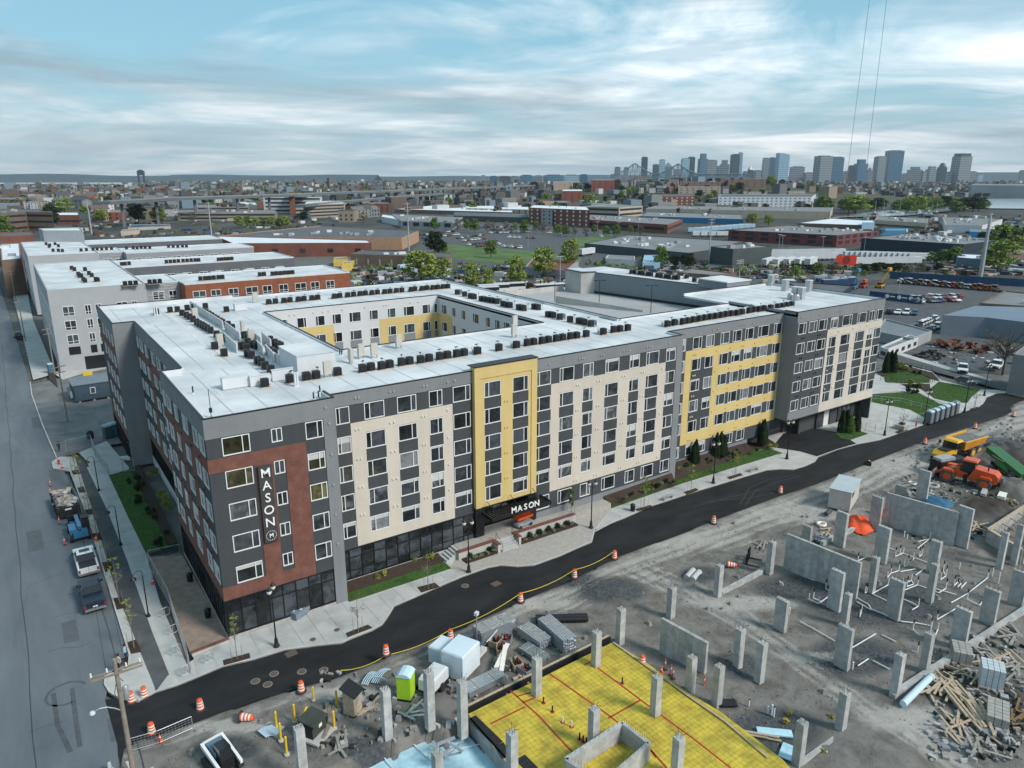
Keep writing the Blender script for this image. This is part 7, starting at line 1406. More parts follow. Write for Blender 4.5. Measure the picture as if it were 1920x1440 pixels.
for k,y in enumerate((1.12,-1.18)):MB().ext([(-2.6,.9),(1.2,1.2),(1.6,2.0),(-1.0,1.9)],y,y+.06,'y').build('side_panel',paint('bright_green',(.05,.30,.08)),t);MB().hexa([(x,y+.07*(1-2*k),z) for z,x in ((2.3,-.8),(2.5,-.8))for x in (x,x+3.2,x+3.2,x)]).build('name_stripe',m_refl,t)
MB().hexa([(-8.0,-.5,2.6),(-4.6,-.5,1.2),(-4.6,.5,1.2),(-8.0,.5,2.6),(-8.0,-.5,2.8),(-4.6,-.5,1.4),(-4.6,.5,1.4),(-8.0,.5,2.8)]).build('conveyor',m_blk,t);wheels(t,(-3.2,),1.3,.8,.4,None,m_dtyre)
place(t,1886,888,1850,866);t.scale=(.85,.85,.85)

p=fr(1775,885);t=thing('crusher','black and grey crusher body between the dump truck and the wheel loader','crusher',(p.x,p.y,0),-.25);MB().box(-2.5,2.5,-.9,.9,.4,2.1).build('body',m_blk,t);MB().box(-2.3,.4,-.7,.7,2.103,2.5).build('hopper',m_galv,t);MB().box(-2.6,2.6,-1.0,-.7,0,.7).build('track',m_rub,t);MB().box(-2.6,2.6,.7,1.0,0,.7).build('track',m_rub,t)

q=[g(x,y,0) for x,y in ((1850,1015),(1925,965),(1990,1000),(1915,1055))];t=thing('shored_pit','concrete pit with timber shoring at the right edge of the site','pit',(0,0,0))
for a,b in zip(q,q[1:]+q[:1]):
    d=(b-a).normalized();n=Vector((-d.y,d.x,0))*.15;MB().hexa([(v.x,v.y,z) for z in (-.1,1.5) for v in (a-n,b-n,b+n,a+n)]).build('wall',m_pc,t);MB().hexa([(v.x,v.y,z) for z in (1.503,1.6) for v in (a-n*1.4,b-n*1.4,b+n*1.4,a+n*1.4)]).build('top_timber',m_tan,t)
for k in range(5):a=q[0].lerp(q[1],(k+.5)/5);b=q[3].lerp(q[2],(k+.5)/5);MB().tube((a.x,a.y,1.3),(b.x,b.y,1.3),.07,.07,5).build('strut',m_tan,t)

for i,(x,y,l,w,rz,m_,lab) in enumerate(((1452,1375,2.6,.7,-.75,m_bmem,'loose pale blue sheet lying on the gravel bed'),(1475,1412,1.6,.9,.4,m_bmem,'short pale blue sheet near the bottom edge column'),(1362,1320,1.6,.8,-.6,m_blk,'dark board on the gravel by the yellow membrane'),(1880,930,3.4,.9,.25,m_refl,'pale concrete slab lying on the rubble, upper right'),(1845,925,3.2,.6,.3,m_pc,'long grey beam lying on the rubble beyond the wall'))):
    p=fr(x,y);t=thing('loose_sheet',lab,'sheet',(p.x,p.y,.12),rz);MB().box(-l/2,l/2,-w/2,w/2,0,.06 if i<3 else .4).build('sheet',m_,t);MB().box(-l/2,l/2,-w/2-.04,-w/2-.002,-.05,.07).build('folded_edge',m_,t)
for i,(x,y) in enumerate(((1480,1340),(1560,1347),(1472,1355),(1503,1412),(1545,1412),(1307,1275))):p=fr(x,y);t=thing('yellow_scrap','crumpled scrap of yellow membrane on the gravel','scrap',(p.x,p.y,.05),i,'yellow scraps on the gravel',(.9,.6,.8));mb=MB();leaves(mb,(0,0,.1),(.4,.4,.15),10,.3,R);mb.build('film',m_ymem,t)

sb=MB()
for k in range(5200):
    while True:
        x,y=R.uniform(-10,130),R.uniform(-50,-4);px,py=proj((x,y,0))
        if py>edge_y(px)+6 and not inside((x,y),c0) and not inside((px,py),BLUEP):break
    big=R.random()<.03 or (px>1700 and py<1000 and R.random()<.3);s=R.uniform(.15,.4) if big else R.uniform(.025,.08);n=5;ph=R.uniform(0,6)
    bt=[(x+math.cos(ph+i*1.257)*s*R.uniform(.7,1.1),y+math.sin(ph+i*1.257)*s*R.uniform(.7,1.1),-.08) for i in range(n)];tp_=[(x+math.cos(ph+i*1.257)*s*R.uniform(.3,.7),y+math.sin(ph+i*1.257)*s*R.uniform(.3,.7),s*R.uniform(.5,.8)) for i in range(n)]
    sb.add(bt+tp_,[(i,(i+1)%n,(i+1)%n+n,i+n) for i in range(n)]+[tuple(range(n,2*n))])
stuff(sb.build('site_stones',M('site_stone',(.24,.23,.215),.9,.35,.8)),'loose stones and clods strewn over the construction site','stones')

gb=MATS['grey_board'];rt=MATS['rust_timber']
for i,(x,y,n,l,sp,m_,rz,j) in enumerate(((1760,1300,9,2.6,1.2,None,.4,.6),(1790,1365,10,2.8,1.5,None,.9,.5),(1850,1395,10,2.2,1.6,gb,.3,.9),(1905,1340,9,2.0,1.4,rt,.2,.9),(1845,1225,10,2.2,1.6,gb,.8,.9),(1885,1245,9,2.4,1.5,None,.2,.7),(1905,1265,8,2.0,1.2,gb,.6,.8),(1830,990,9,2.6,1.6,None,.3,.8),(1870,960,9,3.0,2.0,gb,.8,.9),(1900,945,8,2.6,1.8,rt,.2,.9),(1760,975,7,2.2,1.2,gb,.5,.8),(1700,905,8,2.0,1.4,gb,.2,.9),(1735,955,8,2.0,1.4,None,.6,.9),(1430,1020,6,2.0,1.0,gb,.2,.8),(1550,1000,7,1.6,.9,None,.5,.9),(780,1340,5,2.4,1.0,m_stl,.4,.8),(700,1330,5,2.0,.8,None,.2,.6),(640,1400,6,2.0,1.0,gb,.9,.7),(990,1265,6,1.6,.8,None,.3,.9))):planks(x,y,n,l,sp,'%s scattered heap of loose boards across the site, left to right'%ORD[sorted([1760,1790.1,1850,1905,1845,1885,1905.1,1830,1870,1900,1760.1,1700,1735,1430,1550,780,700,640,990]).index([1760,1790.1,1850,1905,1845,1885,1905.1,1830,1870,1900,1760.1,1700,1735,1430,1550,780,700,640,990][i])],m_,rz,j,.18,.06,grp=None)
rb2=MB();rm_=[jm[2],m_pc,m_soil,gb]
for k in range(900):
    u=R.random();px,py=(R.uniform(1690,1920),R.uniform(900,1010)) if u<.4 else (R.uniform(1740,1920),R.uniform(1190,1430)) if u<.75 else (R.uniform(600,1000),R.uniform(1260,1400))
    p=gt(px,py);q=(p.x,p.y)
    if inside(q,c0) or inside((px,py),BLUEP):continue
    s=R.uniform(.06,.3);z=R.uniform(0,.1);a=R.uniform(0,3);c,w=math.cos(a)*s,math.sin(a)*s;k2=R.uniform(.15,.8);rb2.mat(R.randrange(4));rb2.add([(p.x+x_+R.uniform(-.1,.1)*s,p.y+y_+R.uniform(-.1,.1)*s,z_) for z_ in (-.1,z+s*R.uniform(.3,.9)) for x_,y_ in ((-c+w*k2,-w-c*k2),(c+w*k2,w-c*k2),(c-w*k2,w+c*k2),(-c-w*k2,-w+c*k2))],[(4,5,6,7),(0,1,5,4),(1,2,6,5),(2,3,7,6),(3,0,4,7)])
stuff(rb2.build('site_rubble',rm_),'broken concrete and scraps strewn around the site edges','rubble')
# ---------------------------------------------------------------- neighbouring blocks
KID.clear()
m_ngrey=M('neighbour_grey',(.36,.37,.385),.8,.05,.3);m_nband=M('neighbour_grey_band',(.27,.28,.30),.8,.06,.3);m_nwhite=M('neighbour_white_band',(.52,.53,.55),.8,.05);m_nred=M('neighbour_red_brick',(.24,.085,.045),.85,.15,.8);m_ndark=M('neighbour_dark_siding',(.115,.125,.14),.8,.08,.4)
def neighbour(lab,Y0,zt,dx,wingm):
    B_=thing('apartment_block',lab,'building',(0,0,0))
    X0=-5.2+dx;d=16
    def wing(x0,x1,y0,y1,mat,nm='wall'):
        MB().box(x0,x1,y0,y1,0,zt-.3).build(nm,mat,B_);MB().box(x0+.25,x1-.25,y0+.25,y1-.25,zt-.297,zt-.2).build('roof',m_roof,B_)
        for q in ((x0,x1,y0,y0+.25),(x0,x1,y1-.25,y1),(x0,x0+.25,y0+.25,y1-.25),(x1-.25,x1,y0+.25,y1-.25)):MB().box(*q,zt-.298,zt).build('parapet',m_rwhite if mat is not m_ngrey else m_ngrey,B_)
    wing(X0,X0+19,Y0,Y0+60,m_ngrey);wing(X0+19.02,X0+26,Y0+.4,Y0+d,m_nband);wing(X0+26.02,60,Y0-6,Y0+d-4,wingm);wing(X0+19.02,60,Y0+37,Y0+56,m_ndark)
    for k in range(16):MB().box(X0+19.2+R.uniform(0,4),X0+21+R.uniform(0,4.5),Y0+.3,Y0+.39,12.4+k*.33,12.5+k*.33).build('pale_board',m_nwhite,B_)
    fr_=m_frame
    def win(x,y,z,w,h,rz=0.0):
        k=('nw',w,h)
        if k not in WM:
            mb=MB();f=.1;mb.box(0,w,-.05,.05,0,f).box(0,w,-.05,.05,h-f,h).box(0,f,-.05,.05,f,h-f).box(w-f,w,-.05,.05,f,h-f).box(w/2-.05,w/2+.05,-.045,.05,f,h-f).box(f,w/2-.05,-.04,.05,h*.3-.04,h*.3+.04).box(w/2+.05,w-f,-.04,.05,h*.3-.04,h*.3+.04);WM[k]=(mb.mesh('window',fr_),MB().box(f,w-f,-.02,.02,f,h-f).mesh('pane',m_glass))
        o=ob('window',WM[k][0],B_,(x,y,z),rz);ob('pane',WM[k][1],o)
    for fl in range(3):
        z=12.2-fl*3.1
        for x,w in ((X0+2.2,2.2),(X0+6.4,1.2),(X0+8.4,1.2),(X0+12.6,2.2),(X0+15.6,1.2)):win(x,Y0-.03,z,w,2.1)
        for k in range(14):win(X0-.03,Y0+3+k*4.1+1.2,z,1.6,2.0,-math.pi/2)
    for x,w in ((X0+20.2,2.4),(X0+23.6,1.7)):win(x,Y0+.36,14.0,w,1.9)
    for k in range(9):win(X0+27.5+k*3.9,Y0-6.04,14.3,2.2 if k%3 else 2.8,1.9)
    for k in range(10):win(X0+21+k*4.3,Y0+36.96,13.6,2.2,1.9);
    for k in range(5):MB().box(X0+23+k*9,X0+26+k*9,Y0+36.0,Y0+36.98,15.1,15.35).build('awning',m_nwhite,B_)
    return B_,X0
NB1,nx=neighbour('grey apartment block with a white roof and red brick wing behind the main building',120,18,0,m_nred)
for x in (-.9,4.1):MB().box(x+.6,x+4.8,119.9,119.97,.05,3.0).build('garage_opening_shade',m_blk,NB1)  # solid black panels on the wall paint the shade inside the garage openings
for x,w in ((-3.0,2.2),(1.2,1.2),(3.2,1.2),(7.4,2.2)):MB().box(x,x+w,119.9,119.97,3.7,5.4).build('open_bay_shade',m_blk,NB1)  # black panels again, painting the dark inside of the unglazed bays
NB2,nx2=neighbour('farther grey apartment block with a white roof along the left street',205,18,-.4,m_nband)
def nrow(pts,lab,grp,z=17.8):
    for i,(x,y) in enumerate(pts):p=g(x,y,z);COND.put((p.x,p.y,z),0,lab%ORD[i],grp,1.15)
NZ= lambda x,y:(x/4,300+y/4)
nrow([NZ(*p) for p in ((540,825),(560,835),(590,872),(612,885),(600,880),(628,912),(640,922),(640,835),(670,865),(690,880),(722,912),(735,915))],'%s dark condenser in the file on the grey block roof, from the rear','condensers on the grey block, file')
nrow([NZ(*p) for p in ((940,945),(980,942),(1020,940),(1125,932),(1162,930),(1200,927),(1505,907),(1540,905),(1572,903),(1605,900),(1640,897),(1670,895))]+[ZG(*p) for p in ((30,875),(62,872),(125,870),(155,867),(187,865),(218,862),(248,860),(275,858))],'%s dark condenser from the left on the red brick wing roof','condensers on the brick wing')
nrow([NZ(*p) for p in ((915,795),(940,793),(970,790),(1250,778),(1280,776),(1310,774),(1340,772),(1375,770),(1405,768),(1435,766),(1465,765),(1492,764),(1640,760),(1665,758),(1690,756),(1715,755),(1740,753))],'%s dark condenser from the left on the dark-sided wing roof','condensers on the dark-sided wing')
nrow([NZ(*p) for p in ((348,640),(375,650),(370,660),(400,690),(415,640),(440,655),(440,690),(470,692),(610,688),(650,685),(700,682),(730,680),(765,680),(800,678),(838,676),(950,672),(1000,670),(1030,672),(1060,668),(1090,668),(1125,668),(1265,660),(1300,660),(1335,660),(1370,658),(1400,658))],'%s dark condenser from the left on the farther grey block','condensers on the farther grey block')
# ---------------------------------------------------------------- mid-ground buildings
def hill(x,y):
    h=0.0
    for cx,cy,rx,ry,hh in HILLS:
        c,s=math.cos(-YAW),math.sin(-YAW);dx,dy=x-cx,y-cy;a=dx*math.cos(YAW)-dy*math.sin(YAW);b=dx*math.sin(YAW)+dy*math.cos(YAW);q=(a/rx)**2+(b/ry)**2
        if q<1:h+=hh*(1-q)**1.5
    return h
def at_d(px,d):v=ray(px,333);v.z=0;v=v/(v.dot(_h));return Vector((CAM.x+v.x*d,CAM.y+v.y*d,0))
_c1,_c2,_c3=at_d(1215,1500),at_d(1430,1650),at_d(640,2500)
HILLS=[(_c1.x,_c1.y,330,330,27),(_c2.x,_c2.y,300,330,22),(_c3.x,_c3.y,1300,500,16)]
def gh(px,py):
    """ground point incl. the wooded hill"""
    d=ray(px,py)
    if d.z>=-.5:return gt(px,340)
    t=60/d.length
    while t<9000/d.length:
        p=CAM+d*t
        if p.z<=hill(p.x,p.y):
            if hill(p.x,p.y)<.01:return gt(px,py)
            return Vector((p.x,p.y,hill(p.x,p.y)))
        t+=max(6,.004*t*d.length)/d.length
    return gt(px,py)
mb=MB()
for (cx,cy,rx,ry,hh) in HILLS:
    n=26;V=[(cx+(i/n*2-1)*max(rx,ry)*1.05,cy+(j/n*2-1)*max(rx,ry)*1.05) for j in range(n+1) for i in range(n+1)];mb.add([(x,y,hill(x,y)-.52) for x,y in V],[(j*(n+1)+i,j*(n+1)+i+1,(j+1)*(n+1)+i+1,(j+1)*(n+1)+i) for j in range(n) for i in range(n)],True)
struct(mb.build('wooded_hill',M('hill_scrub',(.06,.065,.04),.95,.3,.03)))
MW={}
def far_win(w,h,mat):
    k=(round(w,1),round(h,1),mat.name)
    if k not in MW:MW[k]=MB().box(-w/2,w/2,-.08,.08,0,h).mesh('window',mat)
    return MW[k]
m_fwin=M('far_window',(.03,.035,.042),.15,.2,rnd=.3,spec=.5);m_fwinw=M('far_window_white',(.62,.62,.6),.6,.1)
REG=[]
def pb(name,lab,roof,base,wall,roofm=None,rows=0,gap=5.0,wh=1.6,ww=1.8,strip=False,cat='building',k0=0,units=0,par=.5,wmat=None,first=1.8,z=None,eaves=None):
    """building from its roof outline; base = ground pixel under roof corner k0"""
    b=gh(*base);zt=z if z else b.z+hgt(b,*roof[k0]);P_=[g(x,y,zt) for x,y in roof];poly=[(p.x,p.y) for p in P_];z0=min(0,b.z)-.6+b.z*0
    if sum(a[0]*c[1]-c[0]*a[1] for a,c in zip(poly,poly[1:]+poly[:1]))<0:poly.reverse()
    cx,cy=sum(p[0] for p in poly)/len(poly),sum(p[1] for p in poly)/len(poly);t=thing(name,lab,cat,(cx,cy,0));L=[(p[0]-cx,p[1]-cy) for p in poly]
    MB().prism(L,max(-.6,b.z-6),zt-par).build('wall',wall,t);roofm=roofm or M('far_roof_grey',(.20,.205,.21),.8,.15,.2)
    MB().prism([(p[0]*.995,p[1]*.995) for p in L],zt-par+.003,zt-par+.12).build('roof',roofm,t)
    n=len(L)
    for i in range(n):
        a,c=Vector((*L[i],0)),Vector((*L[(i+1)%n],0));d=c-a;ln=d.length
        if ln<2:continue
        nrm=Vector((d.y,-d.x,0)).normalized();mid=(a+c)/2
        q=nrm*-.35;MB().hexa([(v.x,v.y,zz) for zz in (zt-par+.004,zt) for v in (a,c,c+q,a+q)]).build('parapet',wall,t)
        vw=Vector((CAM.x-cx-mid.x,CAM.y-cy-mid.y,0)).normalized()
        if nrm.dot(vw)<.08 or not rows:continue
        fh=(zt-par-b.z)/rows
        for r_ in range(rows):
            zz=b.z+r_*fh+min(first,fh*.35)
            if strip:
                s_=a+d*.03+nrm*.06;e_=a+d*.97+nrm*.06;MB().hexa([(v.x,v.y,z_) for z_ in (zz,zz+min(wh,fh*.45)) for v in (s_-nrm*.08,e_-nrm*.08,e_+nrm*.02,s_+nrm*.02)][::1]).build('window_band',m_fwin,t)
            else:
                m=max(1,int(ln/gap));m=min(m,26);me=far_win(ww,min(wh,fh*.6),wmat or m_fwin);rz=math.atan2(d.y,d.x)
                for k in range(m):q=a+d*((k+.5)/m)+nrm*.05;ob('window',me,t,(q.x,q.y,zz),rz)
    for k in range(units):
        f=R.choice(range(n));u,v=R.uniform(.15,.85),R.uniform(.2,.8);a,c,e=Vector(L[0]),Vector(L[1]),Vector(L[-1]);q=a+(c-a)*u+(e-a)*v;s=R.uniform(.8,2.0);MB().box(q.x-s,q.x+s,q.y-s*.6,q.y+s*.6,zt-par+.1,zt-par+R.uniform(.9,1.8)).build('roof_unit',R.choice([m_galv,m_rwhite,m_nband]),t)
    REG.append([(min(x for x,_ in roof)-3,max(x for x,_ in roof)+3,min(y for _,y in roof)-1,base[1]+4)])
    return t
c_tan=M('tan_stucco',(.44,.30,.18),.85,.1,.3);c_yst=M('yellow_stucco',(.52,.40,.20),.85,.08);c_brk=M('far_red_brick',(.19,.075,.055),.85,.15,.2);c_brn=M('far_brown_brick',(.17,.12,.095),.85,.15,.2);c_stn=M('far_stone',(.30,.26,.22),.85,.1,.2);c_bei=M('far_beige',(.42,.36,.28),.85,.1,.2);c_gry=M('far_grey',(.30,.31,.32),.85,.1,.2);c_drk=M('far_dark_grey',(.065,.075,.085),.8,.12,.2);c_grn=M('far_green_grey',(.06,.075,.08),.8,.1,.2);c_nav=M('far_navy',(.022,.032,.05),.7,.12,.2);c_blu=M('far_blue',(.03,.17,.32),.6,.1,.2);c_whi=M('far_white',(.54,.55,.56),.75,.08,.2);c_cyn=M('far_pale_blue',(.30,.46,.58),.6,.08,.2);c_sid=M('far_blue_grey_metal',(.17,.20,.24),.6,.06,.3,wave=('X',1.2,.04));c_ora=M('orange_brick',(.40,.24,.15),.85,.12,.4)
rf_g,rf_w,rf_d=M('far_roof_mid',(.19,.195,.20),.8,.15,.12),M('far_roof_white',(.66,.69,.72),.6,.06,.2),M('far_roof_dark',(.10,.105,.115),.8,.2,.12)
t=pb('big_box_store','wide tan and yellow big-box store with a dark flat roof',[(753,446),(785,433),(600,423),(398,443)],(753,467),c_ora,rf_d,units=16)
pb('brick_warehouse','long dark red brick warehouse with a white roof beside the tan store',[(696,455),(690,450),(403,442),(436,456)],(696,479),c_brk,rf_w,k0=0,rows=1,gap=14,ww=3,wh=2)
pb('low_warehouse','low brown warehouse with dark roof and pale posts behind the courtyard',[(657,476),(836,482),(848,474),(682,468)],(836,503),c_brn,rf_d,k0=1,rows=1,gap=6,ww=.7,wh=4,wmat=c_bei,units=3,first=.2)
pb('yellow_shed','small yellow shed beside the grey block yard',[(640,495),(660,492),(664,488),(645,490)],(640,508),M('shed_yellow',(.55,.40,.10),.7,.1),rf_g);pb('yellow_shed','yellow shed with a taller roof by the brick warehouse',[(625,487),(652,486),(650,481),(628,482)],(625,498),MATS['shed_yellow'],rf_g)
pb('shop_row','row of low grey shops before the far car park',[(752,414),(849,417),(868,407),(735,401)],(752,427),c_gry,rf_g,rows=1,gap=9,ww=6,wh=3,units=14);pb('shop_pylon','white sign-topped shop with a brick base',[(715,406),(750,412),(752,406),(718,402)],(715,416),c_whi,rf_w)
pb('stone_office','long low brown stone office with window bands',[(332,399),(520,399),(516,394),(336,394)],(332,413),c_stn,rf_g,rows=2,strip=True,units=10);pb('stone_office','second brown stone office behind the long low one',[(368,388),(468,388),(465,384),(372,384)],(368,399),c_stn,rf_g,rows=2,strip=True,units=4)
pb('white_office','white banded office with a red brick stair tower',[(493,369),(603,369),(598,365),(498,365)],(493,399),c_whi,rf_g,rows=4,strip=True,wh=2.2,units=4);pb('brick_tower','red brick stair tower on the white banded office',[(541,360),(552,360),(551,358),(542,358)],(541,401),M('bright_brick',(.28,.10,.06),.85,.1),rf_g)
pb('tan_office','tan banded office block with white roof equipment',[(568,384),(647,381),(640,376),(575,378)],(568,409),c_stn,rf_w,rows=4,strip=True,units=6);pb('white_hall','white blank-sided hall behind the stone offices',[(440,382),(482,384),(478,379),(444,379)],(482,396),c_whi,rf_w,k0=1);pb('white_hall','white hall right of the tan office',[(640,382),(664,380),(660,376),(642,377)],(640,393),c_whi,rf_w)
pb('brick_flats','red brick flats beyond the tan office',[(690,382),(731,382),(728,379),(693,379)],(690,398),c_brk,rf_g,rows=3,gap=6);pb('brick_hotel','red brick and grey hotel with rows of pale windows behind the car park',[(992,389),(1106,394),(1100,387),(1000,384)],(992,419),c_brk,rf_w,rows=4,gap=7,wmat=m_fwinw,units=4);pb('hotel_wing','grey end wing of the brick hotel',[(1015,392),(1036,393),(1035,391),(1016,390)],(1015,421),c_gry,rf_w,rows=4,gap=7)
pb('beige_office','beige two-storey office with a dark window band',[(1092,387),(1161,389),(1205,386),(1150,382)],(1161,408),c_bei,rf_g,k0=1,rows=2,strip=True,wh=2.4);pb('long_brick_low','long low red brick building behind the second lawn',[(1075,410),(1252,421),(1280,411),(1110,402)],(1252,437),c_brk,rf_g,k0=1,rows=1,strip=True,units=18,wh=2.2)
pb('dark_low_building','low dark blue-grey building with machinery on its roof',[(1096,456),(1290,474),(1335,468),(1392,452),(1180,440)],(1096,470),c_drk,rf_g,units=26);pb('green_grey_cube','tall dark green-grey windowless building',[(1330,462),(1375,467),(1448,462),(1400,456)],(1330,491),c_grn,rf_g,units=5)
pb('red_factory','two-storey dark red brick factory with a wide grey roof',[(1366,431),(1570,441),(1648,433),(1480,422)],(1366,450),M('factory_red',(.15,.05,.05),.85,.12,.2),rf_g,rows=2,gap=9,ww=5,wh=2.4,units=16);pb('navy_building','wide dark navy building with many roof lights',[(1616,446),(1807,458),(1893,448),(1707,437)],(1616,469),c_nav,rf_g,units=34);pb('brown_shopfront','brown lower front of the dark navy building',[(1720,460),(1806,465),(1808,464),(1722,459)],(1720,472),c_brn,rf_d,rows=1,gap=6)
pb('beige_long_building','very long beige warehouse below the white apartments',[(1211,391),(1557,397),(1562,389),(1230,386)],(1211,404),c_bei,rf_g,units=12);pb('blue_warehouse','long bright blue warehouse with trailers before it',[(1200,405),(1394,411),(1390,402),(1215,397)],(1200,414),c_blu,rf_g,units=14);pb('gable_hall','brown hall with a wide white roof',[(1496,418),(1617,422),(1625,413),(1560,409)],(1496,427),c_brn,rf_w)
pb('pale_blue_shed','small pale blue building beside the brown hall',[(1617,417),(1640,417),(1638,413),(1619,413)],(1617,433),c_cyn,rf_w);pb('beige_sheds','low beige sheds left of the marina',[(1640,412),(1738,418),(1740,409),(1645,405)],(1640,427),c_bei,rf_g,rows=1,strip=True,units=8);pb('blue_arch_shed','blue round-topped shed behind the navy building',[(1648,432),(1700,432),(1698,428),(1650,428)],(1648,440),M('shed_blue',(.06,.22,.36),.6,.1),M('shed_blue_roof',(.08,.26,.40),.6,.1))
pb('white_depot','large white depot with a flat roof by the marina',[(1773,421),(1842,423),(1880,411),(1768,407)],(1773,435),c_whi,rf_g,units=10);pb('bright_blue_shed','bright blue shed right of the white depot',[(1818,434),(1866,436),(1866,430),(1820,429)],(1818,446),M('vivid_blue',(.05,.30,.55),.6,.08),rf_g);pb('slate_box','slate blue box building behind the equipment yard',[(1793,482),(1842,486),(1845,477),(1800,475)],(1842,504),M('slate_blue',(.10,.15,.22),.7,.1),rf_w,k0=1,units=1);pb('brown_flat','brown brick building at the right edge behind the trees',[(1877,476),(1925,474),(1925,468),(1880,470)],(1877,491),c_brn,rf_g)
pb('white_apartments','long white four-storey apartment house with blue balconies',[(1347,369),(1522,369),(1530,364),(1352,364)],(1347,391),M('apt_white',(.50,.53,.56),.8,.06,.1),rf_d,rows=4,gap=6,ww=2.6,wmat=M('apt_blue',(.10,.16,.24),.6,.1));pb('town_houses','brick town house row with white gables on the hillside',[(1208,368),(1303,368),(1300,364),(1212,364)],(1208,385),c_brk,rf_d,rows=3,gap=7,wmat=m_fwinw)
pb('brick_high_rise','broad red brick high-rise on the wooded hill',[(1109,338),(1153,338),(1150,336),(1112,336)],(1109,360),M('rise_brick',(.21,.07,.055),.85,.1,.1),rf_g,rows=7,gap=10,ww=1.4);pb('brick_high_rise','white-striped brick high-rise on the wooded hill',[(1038,342),(1088,341),(1085,339),(1041,340)],(1038,358),c_stn,rf_g,rows=6,gap=8);pb('brick_high_rise','nearer brick high-rise with a white flank below the hill',[(1053,358),(1093,358),(1091,355),(1056,355)],(1053,382),MATS['rise_brick'],rf_w,rows=7,gap=11,ww=1.3);pb('hill_flats','brick flats with grey roofs among the hill trees',[(1275,341),(1352,341),(1350,338),(1278,338)],(1275,353),c_brn,rf_g,rows=3,gap=10);pb('hill_flats','second row of brick flats lower on the hill',[(1272,350),(1352,350),(1350,347),(1275,347)],(1272,365),c_stn,rf_g,rows=3,gap=10);pb('hill_flats','dark brick flats at the right of the hill',[(1365,336),(1437,336),(1434,334),(1368,334)],(1365,352),c_brn,rf_d,rows=4,gap=12);pb('hill_flats','tan flats just above the white apartments',[(1402,360),(1510,358),(1508,356),(1405,357)],(1402,367),c_stn,rf_d,rows=2,gap=7)
pb('brick_church_hall','domed brick synagogue-like hall with twin towers on the left skyline',[(146,365),(178,365),(176,362),(148,362)],(146,378),M('hall_brick',(.30,.17,.10),.85,.1),rf_d,rows=1,gap=9,ww=4,wh=5);pb('orange_school','orange brick school at the left frame edge',[(-5,373),(42,374),(42,370),(-3,369)],(42,385),M('school_orange',(.42,.20,.11),.85,.1),rf_g,k0=1,rows=2,gap=8,ww=4);pb('white_row_house','leftmost white row house in the left background',[(44,381),(53,381),(53,378),(45,378)],(44,394),c_whi,rf_d,rows=3,gap=4,ww=1);pb('white_row_house','middle white row house in the left background',[(55,380),(70,380),(69,377),(56,377)],(55,395),c_whi,rf_d,rows=3,gap=4,ww=1);pb('cream_row_house','cream row house in the left background',[(71,379),(90,379),(88,376),(72,376)],(71,392),c_bei,rf_d,rows=3,gap=4,ww=1)
pb('brown_complex','large brown brick complex behind the grey blocks, left',[(0,400),(48,397),(98,398),(96,392),(0,392)],(48,432),c_brn,rf_d,k0=1,rows=3,strip=True,units=4);pb('low_brick_house','low brick building with a white roof left of the tall pole',[(105,403),(148,403),(146,398),(108,398)],(105,420),c_brk,rf_w,rows=1,strip=True);pb('brick_fire_station','red brick building with a square tower and arched bays',[(200,398),(236,398),(234,393),(203,394)],(200,413),MATS['bright_brick'],rf_g,rows=2,gap=5);pb('white_row_house','white three-storey house behind the brick arched building',[(190,383),(213,382),(212,379),(192,379)],(190,397),c_whi,rf_d,rows=3,gap=5,ww=1.2);pb('blue_canopy_station','long blue-roofed filling station canopy',[(240,427),(320,424),(318,420),(246,421)],(240,431),c_bei,M('canopy_blue',(.03,.11,.22),.5,.1));pb('cream_low_building','low cream wall building right of the white roofed blocks',[(226,434),(262,431),(260,428),(230,430)],(226,441),c_bei,rf_g)
pb('grey_plant_box','plain grey windowless box behind the farther grey block',[(80,432),(156,432),(150,426),(72,428)],(80,452),M('plant_grey',(.30,.32,.34),.7,.05),rf_w,z=22);pb('left_brick_block','red brick block with pale dormers at the left edge behind',[(0,443),(62,441),(60,434),(0,435)],(62,456),c_brk,rf_d,k0=1,rows=1,gap=6,wmat=m_fwinw,z=14);pb('white_roof_annex','brown flank building with a white roof at the left frame edge',[(2,488),(40,484),(37,455),(0,457)],(2,530),c_brn,rf_w,z=13,units=4)
pb('white_long_shed','long white-roofed factory beyond the shops',[(740,392),(960,398),(965,390),(820,384)],(960,405),c_brn,rf_w,k0=1,units=10);pb('cream_factory','cream factory with small windows left of the brick hotel',[(875,390),(992,393),(990,385),(880,386)],(992,402),c_bei,rf_w,k0=1,rows=2,gap=8);pb('dark_long_shed','dark long shed behind the car park trees',[(850,404),(992,408),(985,400),(852,397)],(992,418),c_drk,rf_d,k0=1)
pb('rust_roof_barn','long barn with a rusty red roof behind the parking deck',[(985,500),(1062,507),(1085,487),(1000,483)],(1062,523),c_gry,M('rusty_roof',(.16,.06,.04),.85,.2,.3),k0=1);pb('blue_gable_house','pale blue barn-shaped house behind the rear wing',[(1205,492),(1238,492),(1236,478),(1208,478)],(1205,503),c_cyn,M('blue_gable_roof',(.26,.42,.54),.6,.08));pb('cinder_block_shed','low white shed among bare trees behind the rear wing',[(1135,484),(1190,487),(1190,480),(1140,478)],(1135,495),c_whi,rf_g)
pb('flat_dark_roof','low building with a dark flat roof behind the rear wing',[(1500,541),(1575,552),(1600,535),(1470,526)],(1575,560),c_nav,rf_d,k0=1)
